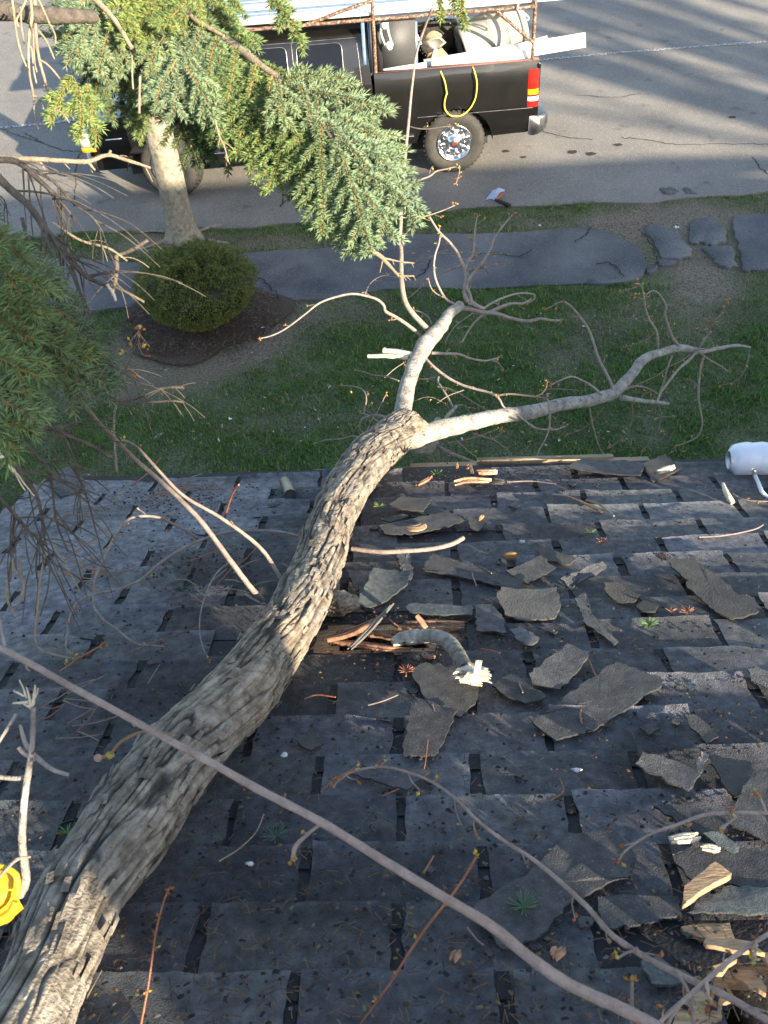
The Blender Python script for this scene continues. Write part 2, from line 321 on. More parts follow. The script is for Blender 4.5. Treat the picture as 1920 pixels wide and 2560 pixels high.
blades(330000, -5, 6, 2.6, 9.0, lambda x, y: (y < WALK_S(x)-.01) & ((x+1.75)**2/.8**2+(y-8.25)**2/.75**2 > .9), .06, 'lawn_grass', 'short patchy green lawn between the roof edge and the asphalt path')
blades(60000, -5, 7, 10.0, 10.85, lambda x, y: (y > WALK_N(x)+.02) & (y < ROAD_S(x)+.03), .05, 'verge_grass', 'thin green grass strip between the asphalt path and the road')
# road sheet with an uneven near edge
def sheet(name, xs, ya, yb, z, m, ny=6, thick=0., jz=0.):
    mb = MB(); xs = np.asarray(xs); t = np.linspace(0, 1, ny); a = ya(xs); b = yb(xs)
    P = np.array([[(xx, aa*(1-tt)+bb*tt, z) for xx, aa, bb in zip(xs, a, b)] for tt in t]).reshape(-1, 3)
    if jz: P[:, 2] += jz*fbm(P*2)
    n = len(xs); ii = np.arange(ny-1)[:, None]*n+np.arange(n-1)[None]; mb.add(P, np.stack([ii, ii+1, ii+n+1, ii+n], -1).reshape(-1, 4))
    if thick:
        for e in (0, ny-1):
            top = P[e*n:(e+1)*n]; lo_ = top-A(0, 0, thick); mb.add(np.vstack([top, lo_]), [(k, k+n, k+n+1, k+1) if e == 0 else (k, k+1, k+1+n, k+n) for k in range(n-1)])
    return struct(mb.build(name, m, smooth=False))
xs = np.concatenate([np.linspace(-150, -9, 8), np.arange(-8, 9.01, .06), np.linspace(10, 150, 8)])
jag = lambda x, s: .03*fbm(np.stack([x*6, 0*x+s, 0*x], 1), 4)
sheet('road', xs, lambda x: ROAD_S(x)+jag(x, 1), lambda x: 0*x+26., .012, M['road'], 3, .02)
sheet('path', np.concatenate([np.linspace(-60, -9, 6), np.arange(-8, 3.06, .05)]), lambda x: np.where(x > 2.4, WALK_S(x)+np.clip((x-2.8)/.25, 0, 2)**3*.3, WALK_S(x))+jag(x, 2), lambda x: np.where(x > 2.3, WALK_N(x)-np.clip((x-2.55)/.5, 0, 2)**2*.5, WALK_N(x))+jag(x, 3), .022, M['walk'], 12, .05, .012)
def slab(px, zt=.022):
    P = np.array([gz(u, v, zt) for u, v in px]); Q = []
    for i in range(len(P)):
        a, b = P[i], P[(i+1) % len(P)]; m_ = 5
        for k in range(m_): Q.append(a+(b-a)*k/m_+A(rnd.uniform(-.022, .022), rnd.uniform(-.022, .022), 0))
    Q = np.array(Q); n = len(Q); c = Q.mean(0); I1 = c+(Q-c)*.985; I1[:, 2] = zt+.001; Q2 = Q.copy(); Q2[:, 2] = zt-.003; lo_ = Q.copy(); lo_[:, 2] = -.03
    V = np.vstack([c+A(0, 0, .001), I1, Q2, lo_]); F = [tuple(range(1, n+1))]
    for r_ in (0, 1): F += [(1+r_*n+k, 1+(r_+1)*n+k, 1+(r_+1)*n+(k+1) % n, 1+r_*n+(k+1) % n) for k in range(n)]
    mb = MB(); mb.add(V, F); return mb
E8 = lambda x, y: (1440+x/3.456, 480+y/3.456)
SL = [[(620, 275), (740, 275), (860, 340), (1000, 490), (990, 555), (880, 570), (730, 565), (700, 470), (610, 330)], [(990, 260), (1120, 210), (1190, 225), (1310, 350), (1300, 420), (1170, 455), (1100, 425), (1000, 445), (975, 360)],
      [(1100, 475), (1240, 460), (1360, 475), (1390, 640), (1250, 640), (1170, 560)], [(705, 600), (760, 575), (880, 595), (860, 630), (720, 632)], [(1370, 195), (1640, 190), (2300, 170), (2300, 640), (1640, 665), (1450, 675), (1410, 430), (1360, 300)], [(630, 640), (690, 625), (705, 680), (630, 690)]]
for k, s_ in enumerate(SL): struct(slab([E8(*q) for q in s_]).build('path_slab', M['walk']))
# worn white line, two stretches, and cracks in the road
def strip(name, pts, wd, z, m, jit=.0, kind='structure'):
    P = np.array([[*q[:2], z] for q in pts]); P = crs(P, 8); P[:, :2] += rg.normal(0, jit, (len(P), 2)); T = np.gradient(P, axis=0); T /= np.linalg.norm(T, axis=1)[:, None]; Sd = np.stack([-T[:, 1], T[:, 0], 0*T[:, 0]], 1)
    ww = wd*(1+.35*rg.uniform(-1, 1, len(P)))[:, None]; V = np.vstack([P-Sd*ww/2, P+Sd*ww/2]); n = len(P); mb = MB(); mb.add(V, [(k, k+1, n+k+1, n+k) for k in range(n-1)]); o = mb.build(name, m); o['kind'] = kind; return o
M['crack'] = mat('crack', [(.014, .013, .012), (.028, .026, .022)], 20, .95)
strip('road_line', [gz(u, v)[:2] for u, v in [(-60, 334), (0, 322), (90, 314), (170, 305), (420, 270), (900, 205), (1348, 153), (1600, 130), (1920, 106), (2100, 92)]], .075, .018, M['paintline'], .004)
CR = [[(0, 322), (40, 338), (75, 350), (110, 360)], [(60, 334), (100, 356), (150, 376), (205, 380), (240, 372)], [(205, 380), (196, 400), (190, 440), (186, 520)], [(1555, 347), (1620, 352), (1680, 363), (1800, 362), (1930, 363)], [(1330, 320), (1400, 342), (1480, 352)], [(1880, 395), (1900, 420), (1925, 440)], [(720, 478), (708, 500), (704, 520)], [(1440, 240), (1530, 246), (1600, 236)]]
for c_ in CR: strip('road_crack', [gz(u, v)[:2] for u, v in c_], .014, .017, M['crack'], .012)
for c_ in [[(1440, 604), (1462, 588), (1484, 562)], [(1598, 572), (1622, 600), (1634, 625), (1640, 652)], [(1560, 690), (1540, 668), (1518, 655), (1490, 660)], [(1180, 640), (1230, 632), (1290, 640), (1330, 625)], [(1020, 700), (1060, 680), (1075, 650)], [(640, 690), (680, 720), (700, 752)]]: strip('path_crack', [gz(u, v, .04)[:2] for u, v in c_], .014, .040, M['crack'], .010)
for (u, v, rr) in [(1264, 381, .05), (1431, 383, .07), (1477, 387, .07), (1308, 396, .04), (1830, 296, .05), (1545, 365, .06)]:
    c = gz(u, v); k = 14; a = np.arange(k)*2*math.pi/k; P = np.stack([c[0]+rr*np.cos(a)*rg.uniform(.7, 1.3, k), c[1]+rr*.8*np.sin(a)*rg.uniform(.7, 1.3, k), np.full(k, .0175)], 1); mb = MB(); mb.add(P, [tuple(range(k))]); struct(mb.build('road_stain', M['crack']))
# broken road edge stones and crumbs on the verge
mb = MB()
def lump(mb, c, r, col=None, fl=.6, seed=0, nr=5, ns=8, rough=.35):
    th = np.linspace(0, math.pi, nr); ph = np.arange(ns)*2*math.pi/ns; D_ = np.array([(math.sin(t)*math.cos(p_), math.sin(t)*math.sin(p_), math.cos(t)) for t in th for p_ in ph]); r = np.atleast_1d(r)
    V = D_*(1+rough*vn(D_*1.7+seed*3.1)[:, None])*r*A(1, 1, fl)+c; F = [(i*ns+j, i*ns+(j+1) % ns, (i+1)*ns+(j+1) % ns, (i+1)*ns+j) for i in range(nr-1) for j in range(ns)]; mb.add(V, F, col)
for k in range(900):
    xx = rnd.uniform(-4, 6); yy = rnd.uniform(10.0, 10.8) if k % 3 else rnd.uniform(8.3, 10.2)
    if k % 3 == 0: xx = rnd.gauss(3.6, .5)
    g = rnd.uniform(.03, .26); lump(mb, A(xx, yy, .012), rnd.uniform(.004, .013), A(g*1.1, g, g*.85), .5, k, 3, 5)
tag(mb.build('gravel_litter', M['litter']), 'fine stones, twigs and pale crumbs strewn over the bare soil of the verge', 'gravel', kind='stuff')
mb = MB()
for k in range(14): lump(mb, gz(rnd.uniform(1660, 1745), rnd.uniform(472, 482), .015), rnd.uniform(.03, .07), None, .3, k)
struct(mb.build('road_edge_rubble', M['walk']))
# mulch bed under the bush
c = gz(505, 800); mb = MB(); a = np.linspace(0, 2*math.pi, 40, endpoint=False); V = [c+A(0, 0, .07)]
for r_ in (.30, .52, .69, .82):
    for t in a: rr = r_*(1+.16*math.sin(3*t+1)+.06*math.sin(7*t)); V.append(A(c[0]+rr*1.02*math.cos(t), c[1]+rr*.9*math.sin(t), .075*(1-(r_/.97)**2)+.004))
V = np.array(V); V[:, 2] += .012*fbm(V*9); F = [(0, 1+k, 1+(k+1) % 40) for k in range(40)]+[(1+r_*40+k, 1+(r_+1)*40+k, 1+(r_+1)*40+(k+1) % 40, 1+r_*40+(k+1) % 40) for r_ in range(3) for k in range(40)]
mb.add(V, F, A(.9, .9, .9))
for k in range(3500):
    t = rnd.uniform(0, 6.28); rr = .82*math.sqrt(rnd.random()); q = A(c[0]+rr*1.02*math.cos(t), c[1]+rr*.9*math.sin(t), .075*(1-rr*rr)+.014); L_ = rnd.uniform(.01, .035); a_ = rnd.uniform(0, 3.14); e_ = A(math.cos(a_), math.sin(a_), rnd.uniform(-.3, .3))*L_; f_ = A(-math.sin(a_), math.cos(a_), 0)*rnd.uniform(.002, .007)
    g = rnd.choice([.5, .7, 1, 1.4, 2.4]); mb.add([q-e_-f_, q+e_-f_, q+e_+f_, q-e_+f_], [(0, 1, 2, 3)], A(g, g*.95, g*.9))
tag(mb.build('mulch_bed', M['mulch']), 'dark brown mulch spread on the lawn under the clipped bush', 'mulch', kind='stuff')
# ================================================= HOUSE
house = thing('house', (1.5, -1.0, 0), 'house with a weathered dark shingle roof, torn open where the fallen trunk struck it', 'house')
def inpoly(x, y, P):
    P = np.asarray(P); r = np.zeros(len(x), bool); j = len(P)-1
    for i in range(len(P)):
        c = ((P[i, 1] > y) != (P[j, 1] > y)) & (x < (P[j, 0]-P[i, 0])*(y-P[i, 1])/(P[j, 1]-P[i, 1]+1e-12)+P[i, 0]); r ^= c; j = i
    return r
def rpoly(px): return np.array([rloc(rf(u, v))[:2] for u, v in px])
C4 = lambda x, y: (960+x/1.728, 1920+y/1.728); C2 = lambda x, y: (960+x/1.728, 1280+y/1.728); C3 = lambda x, y: (780+x/3.072, 1140+y/3.072); C1 = lambda x, y: (x/1.728, 1280+y/1.728); C7 = lambda x, y: (1500+x/3.95, 2080+y/3.95)
HOLE = [rpoly([(820, 1590), (870, 1575), (960, 1572), (1050, 1580), (1120, 1590), (1090, 1612), (1010, 1625), (900, 1630), (840, 1622)]),
        rpoly([C7(1200, 1650), C7(1190, 1900), C7(1100, 2100), C7(2400, 2100), C7(2400, 1500), C7(1650, 1330), C7(1590, 1480), C7(1500, 1300), C7(1400, 1500), C7(1330, 1640)])]
FELTHOLE = [rpoly([(780, 1580), (860, 1560), (960, 1558), (1060, 1560), (1170, 1572), (1180, 1592), (1120, 1620), (1010, 1640), (900, 1650), (800, 1640)]),
            rpoly([C7(1020, 1290), C7(1020, 1380), C7(900, 1600), C7(1000, 1900), C7(900, 2100), C7(2400, 2100), C7(2400, 1250), C7(1400, 1290)])]
TORN = [rpoly([(700, 1560), (850, 1535), (1000, 1520), (1180, 1525), (1200, 1600), (1185, 1660), (1000, 1655), (820, 1662), (680, 1660)]),
        rpoly([C7(450, 1000), C7(800, 940), C7(2400, 900), C7(2400, 2100), C7(600, 2100), C7(480, 1650), C7(420, 1300), C7(350, 1150)]),
        rpoly([(1010, 1185), (1200, 1170), (1200, 1192), (1010, 1210)]), rpoly([(930, 1330), (1060, 1300), (1150, 1330), (1100, 1372), (930, 1378)])]
S0, S1, T1 = -1.33, 5.4, -6.5
def cells(step, holes, s0, s1, t0, t1, h, th, edge, m, name):
    ns = int((s1-s0)/step); nt_ = int((t1-t0)/step); s = np.linspace(s0, s1, ns+1); t = np.linspace(t0, t1, nt_+1); Sg, Tg = np.meshgrid(s, t)
    js = Sg+.006*vn(np.stack([Sg.ravel()*60, Tg.ravel()*60, 0*Sg.ravel()], 1)).reshape(Sg.shape); jt = Tg+.006*vn(np.stack([Sg.ravel()*60, Tg.ravel()*60, 0*Sg.ravel()+9], 1)).reshape(Sg.shape)
    js[:, 0] = s0; js[:, -1] = s1; jt[0] = t0; jt[-1] = t1
    P = RO+js.ravel()[:, None]*EX+jt.ravel()[:, None]*DN+NR*h; n = ns+1
    cs = (Sg[:-1, :-1]+step/2).ravel(); ct = (Tg[:-1, :-1]+(t1-t0)/nt_/2).ravel(); k = np.ones(len(cs), bool)
    for q in holes: k &= ~inpoly(cs, ct, q)
    i = (np.arange(nt_)[:, None]*n+np.arange(ns)[None]).ravel()[k]; F = np.stack([i, i+1, i+n+1, i+n], -1)
    mb = MB(); mb.add(P, F)
    e = {}
    for f_ in F:
        for a, b in zip(f_, np.roll(f_, -1)): e[(a, b)] = 1
    bd = [(a, b) for a, b in e if (b, a) not in e]; m_ = len(bd); V = []
    for a, b in bd: V += [P[a], P[b], P[b]-NR*th, P[a]-NR*th]
    mb.add(np.array(V), [(4*k_, 4*k_+3, 4*k_+2, 4*k_+1) for k_ in range(m_)]); return mb.build(name, m, house)
cells(.025, HOLE, -1.31, 2.3, -3.9, .012, -.002, .013, 0, M['plywood'], 'roof_deck')
cells(.025, FELTHOLE, -1.32, 2.3, -3.9, .018, .0035, .002, 0, M['felt'], 'roof_felt')
# tabs
mb = MB(); EXP = .135; TW = .315
def tab(mb, s0, s1, t, k, fine, off):
    """one shingle tab whose butt edge lies at t; t grows down the slope"""
    L_ = .175; sd = hash((round(s0*100), k)) % 1000; rr = random.Random(sd+k*31)
    if not fine:
        P = np.array([RW(s0, t, .011), RW(s1, t, .011), RW(s1, t-L_, .005), RW(s0, t-L_, .005), RW(s0, t, .005), RW(s1, t, .005)]); g = rr.uniform(.8, 1.15)
        mb.add(P, [(0, 1, 2, 3), (4, 5, 1, 0)], A(g, g, g)*.9); return
    nx, ny = 18, 8; u = np.linspace(0, 1, nx); v = np.linspace(0, 1, ny); Ug, Vg = np.meshgrid(u, v); Ug = Ug.ravel(); Vg = Vg.ravel()
    e1 = rr.uniform(-.004, .004); e2 = rr.uniform(-.004, .004); cu = rr.uniform(-.1, 1)**3*.010+(rr.random() < .16)*rr.uniform(.002, .010); cl = rr.uniform(-.2, 1)**3*.008; cr_ = rr.uniform(-.2, 1)**3*.008
    s = s0+e1+(s1+e2-s0-e1)*Ug; tt = t-L_*Vg
    Q = np.stack([s*40, tt*40, 0*s+k], 1); low = np.clip(1-Vg*3, 0, 1)
    tt = tt+.0025*vn(Q)*(low > .4)+.003*vn(Q*3)*(Vg == 0); s = s+.005*vn(Q*2.5+4)*((Ug == 0) | (Ug == 1))
    if rr.random() < .3: tt = tt-(Vg == 0)*np.clip(rr.choice([Ug, 1-Ug])*3-2, 0, 1)*rr.uniform(.01, .045)
    h = .0055+.0045*(1-Vg)+cu*low**2+cl*low**2*(1-Ug)**3+cr_*low**2*Ug**3+.0008*fbm(Q*.35+7)
    P = RO+s[:, None]*EX+tt[:, None]*DN+h[:, None]*NR; i = (np.arange(ny-1)[:, None]*nx+np.arange(nx-1)[None]).ravel()
    F = np.stack([i, i+1, i+nx+1, i+nx], -1)[:, ::-1]
    g = rr.uniform(.65, 1.4); wr = fbm(np.stack([s*5, tt*5, 0*s+3], 1)); c = A(g, g*rr.uniform(.98, 1.02), g*rr.uniform(.95, 1.06))*(1+.25*wr[:, None])
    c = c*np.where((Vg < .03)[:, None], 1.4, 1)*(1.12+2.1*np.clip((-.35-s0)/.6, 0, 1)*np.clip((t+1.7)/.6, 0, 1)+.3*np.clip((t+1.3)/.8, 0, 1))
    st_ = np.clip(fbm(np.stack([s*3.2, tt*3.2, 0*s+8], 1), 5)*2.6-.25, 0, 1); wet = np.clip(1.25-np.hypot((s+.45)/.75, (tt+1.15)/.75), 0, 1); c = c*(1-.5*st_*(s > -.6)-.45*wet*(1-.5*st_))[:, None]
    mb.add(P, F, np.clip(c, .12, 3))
    sx = s0-.010; e_ = [RO+EX*(sx+x_)+DN*(t+y_)+NR*.0078 for x_, y_ in ((-.011, -.052), (.011, -.052), (.011, -.002), (-.011, -.002))]; mb.add(np.array(e_), [(0, 1, 2, 3)], A(.1, .1, .1))

    und = P[:nx]-NR*.0045; mb.add(np.vstack([P[:nx], und]), [(q, q+1, nx+q+1, nx+q)[::-1] for q in range(nx-1)], A(.45, .45, .47))
    for col_ in (0, nx-1):
        e_ = P[col_::nx]; mb.add(np.vstack([e_, e_-NR*.0045]), [(q, q+1, ny+q+1, ny+q) if col_ == 0 else (q, ny+q, ny+q+1, q+1) for q in range(ny-1)], A(.4, .4, .42))
tR = -2.217
kk = int((T1-tR)/-EXP)
for k in range(-17, kk):
    t = tR-k*EXP; ph = .0762+(TW/2 if k % 2 else 0)+.006*math.sin(k*2.3); j0 = math.floor((S0-ph)/TW); 
    if t > .045: continue
    j = j0
    while ph+j*TW < S1:
        a = ph+j*TW+.0100; b = ph+(j+1)*TW-.0100; j += 1; cs, ct = A((a+b)/2), A(t-.06)
        if b < S0: continue
        a = max(a, S0-.02+.004*math.sin(k*3)); b = min(b, S1)
        if b-a < .03: continue
        if any(inpoly(cs.ravel(), ct.ravel(), q)[0] for q in TORN): continue
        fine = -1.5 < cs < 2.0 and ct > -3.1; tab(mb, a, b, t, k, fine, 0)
mb.build('shingles', M['shingle'], house, smooth=False)
# rest of the roof plane, back slope, gable walls, fascia
mb = MB()
def quad(mb, a, b, c, d, col=None): mb.add([a, b, c, d], [(0, 1, 2, 3)], col)
quad(mb, RW(2.3, 0, .003), RW(S1, 0, .003), RW(S1, T1, .003), RW(2.3, T1, .003)); quad(mb, RW(S0, -3.9, .003), RW(2.3, -3.9, .003), RW(2.3, T1, .003), RW(S0, T1, .003))
rg0, rg1 = RW(S0, T1, .003), RW(S1, T1, .003); bk = -EY*4.5-A(0, 0, 4.5*math.tan(sl)); quad(mb, rg0, rg1, rg1+bk, rg0+bk)
mb.build('roof_sheathing', M['felt'], house)
mb = MB(); fb = lambda s, t, z: RO+EX*s+EY*t+A(0, 0, z)      # s along, t outwards, z down
for a, b, o in ((S0, -.28, 0.0), (-.27, .35, .004), (.36, .885, .02), (.89, 2.2, .0), (2.2, S1, 0)):
    box(mb, a, b-.004, .012+o, .032+o, -.15, -.016+.022*(o > .01), fb)
mb.build('fascia', M['fascia'], house)
mb = MB()       # drip board seen behind the torn edge
box(mb, .10, 1.02, -.10, .07, -.012, .002, lambda s, t, z: RW(s, t, z)); mb.build('eave_board', M['fascia'], house)
mb = MB()
wz = lambda s, t: RO+EX*s+EY*t
def wallq(p, q, zt0, zt1): quad(mb, A(p[0], p[1], -.05), A(q[0], q[1], -.05), A(q[0], q[1], zt1), A(p[0], p[1], zt0))
p0, p1, p2, p3 = wz(S0+.18, -.35), wz(S1, -.35), wz(S1, -10.), wz(S0+.18, -10.); zr = RW(0, T1)[2]-.02; pr = wz(S0+.18, T1*math.cos(sl)); ze = RO[2]+.35*math.tan(sl)-.03; zb = zr-(10+T1*math.cos(sl))*math.tan(sl)
wallq(p0, p1, ze, ze); wallq(p2, p3, zb, zb); wallq(pr, p0, zr, ze); wallq(p3, pr, zb, zr); mb.build('wall', M['wall'], house)
mb = MB(); quad(mb, wz(S0, .01)-A(0, 0, .14), wz(S0+.0, -.36)-A(0, 0, .14), wz(S1, -.36)-A(0, 0, .14), wz(S1, .01)-A(0, 0, .14)); mb.build('soffit', M['wall'], house)
mb = MB(); quad(mb, wz(S0+.19, -.36)-A(0, 0, .35), wz(S1, -.36)-A(0, 0, .35), wz(S1, -9.9)-A(0, 0, .35), wz(S0+.19, -9.9)-A(0, 0, .35)); mb.build('attic_floor', M['felt'], house)
mb = MB(); box(mb, S0-.005, S0+.018, T1, .02, -.14, -.003, lambda s, t, z: RW(s, t, z)); mb.build('rake_board', M['fascia'], house)
# unseen taller wing to the right, added only to cast shadow on lawn and road
mb = MB(); WX = 6.6; RY, RZ = -3.0, 6.85
for a, b in (((WX, 1.0), (14, 1.0)), ((14, 1.0), (14, -7)), ((14, -7), (WX, -7)), ((WX, -7), (WX, 1.0))): quad(mb, A(*a, 0), A(*b, 0), A(*b, 4.5), A(*a, 4.5))
for xx in (WX, 14): mb.add([A(xx, 1, 4.5), A(xx, -7, 4.5), A(xx, RY, RZ-.06)], [(0, 1, 2)])
mb.build('added_wing_wall', M['wall'], house)
mb = MB(); box(mb, 0, 1, 0, 1, -.06, 0, lambda s, t, z: A(WX-.1+s*9, RY+t*4.35, RZ-t*2.25+z)); box(mb, 0, 1, 0, 1, -.06, 0, lambda s, t, z: A(WX-.1+s*9, RY-t*4.35, RZ-t*2.25+z)); mb.build('added_wing_roof', M['shingle'], house)
# eave start strip, smooth ridge caps along the rake corner
mb = MB(); e_ = A(.785, .62, 0); a_ = A(.62, -.785, 0); cc_ = e_*.35+a_*3.0  # brick stack out of view, added to shade the lower trunk
box(mb, -.33, .27, -.4, .4, 3.6, 6.0, lambda x, y, z: cc_+e_*x+a_*y+A(0, 0, z)); box(mb, -.36, .30, -.43, .43, 6.003, 6.1, lambda x, y, z: cc_+e_*x+a_*y+A(0, 0, z)); mb.build('added_chimney', M['brick'], house)
mb = MB()

P = [rf(u, v, .02) for u, v in [(120, 1212), (140, 1180), (165, 1166), (182, 1168), (197, 1185), (214, 1203), (205, 1225), (150, 1240)]]
mb.add(np.array(P+[q-NR*.008 for q in P]), [tuple(range(8))[::-1], tuple(range(8, 16))]+[(i, (i+1) % 8, 8+(i+1) % 8, 8+i) for i in range(8)], A(1.5, 1.5, 1.5)); mb.build('corner_shingle', M['shingle'], house)
# ---------------------------------------------- loose shingle pieces
def frag(px, h=.016, label='', m='frag', tilt=(0, 0), curl=0., th=.0045, jag=.004, g=1., name='shingle_fragment', cat='shingle piece', group=None, sub=5, parent=None):
    P = np.array([rloc(rf(u, v))[:2] for u, v in px]); Q = []; n0 = len(P); rr = random.Random(int(P[0, 0]*1e4))
    for i in range(n0):
        a, b = P[i], P[(i+1) % n0]; d_ = np.linalg.norm(b-a); k = max(2, int(d_/.012)); nrm = A(b[1]-a[1], a[0]-b[0])/(d_+1e-9)
        for j in range(k): Q.append(a+(b-a)*j/k+nrm*(rr.uniform(-jag, jag) if j else 0))
    Q = np.array(Q); c = Q.mean(0); R_ = np.linalg.norm(Q-c, axis=1).max()
    n = len(Q); rings = [c+(Q-c)*f_ for f_ in (.45, .8, 1)]; S_ = np.vstack([c[None]]+rings)
    hh = h+tilt[0]*(S_[:, 0]-c[0])+tilt[1]*(S_[:, 1]-c[1])+curl*(((S_[:, 0]-c[0]))/R_)**2*R_+.002*fbm(np.stack([S_[:, 0]*30, S_[:, 1]*30, 0*S_[:, 0]+h], 1)); hh = np.maximum(hh, .0145)
    T_ = RO+S_[:, :1]*EX+S_[:, 1:]*DN+hh[:, None]*NR; B_ = T_-NR*th
    F = [(0, 1+k, 1+(k+1) % n) for k in range(n)]; 
    for r_ in (0, 1): F += [(1+r_*n+k, 1+(r_+1)*n+k, 1+(r_+1)*n+(k+1) % n, 1+r_*n+(k+1) % n) for k in range(n)]
    N_ = len(T_); o_ = 1+2*n; side = [(o_+k, N_+o_+k, N_+o_+(k+1) % n, o_+(k+1) % n) for k in range(n)]; bot = [tuple(N_+i for i in f_[::-1]) for f_ in F]
    area = np.sum(Q[:, 0]*np.roll(Q[:, 1], -1)-Q[:, 1]*np.roll(Q[:, 0], -1))
    if area > 0: F = [f_[::-1] for f_ in F]; bot = [f_[::-1] for f_ in bot]; side = [f_[::-1] for f_ in side]
    mb = MB(); mb.add(np.vstack([T_, B_]), F+bot, A(g, g, g)); mb.add(np.vstack([T_, B_]), side, A(g, g, g)*.45); o = mb.build(name, M[m], parent)
    if parent is None: tag(o, label, cat, group)
    return o
m2 = lambda L: [C2(*q) for q in L]; m4 = lambda L: [C4(*q) for q in L]; m3 = lambda L: [C3(*q) for q in L]
G = 'torn shingle pieces lying on the roof'
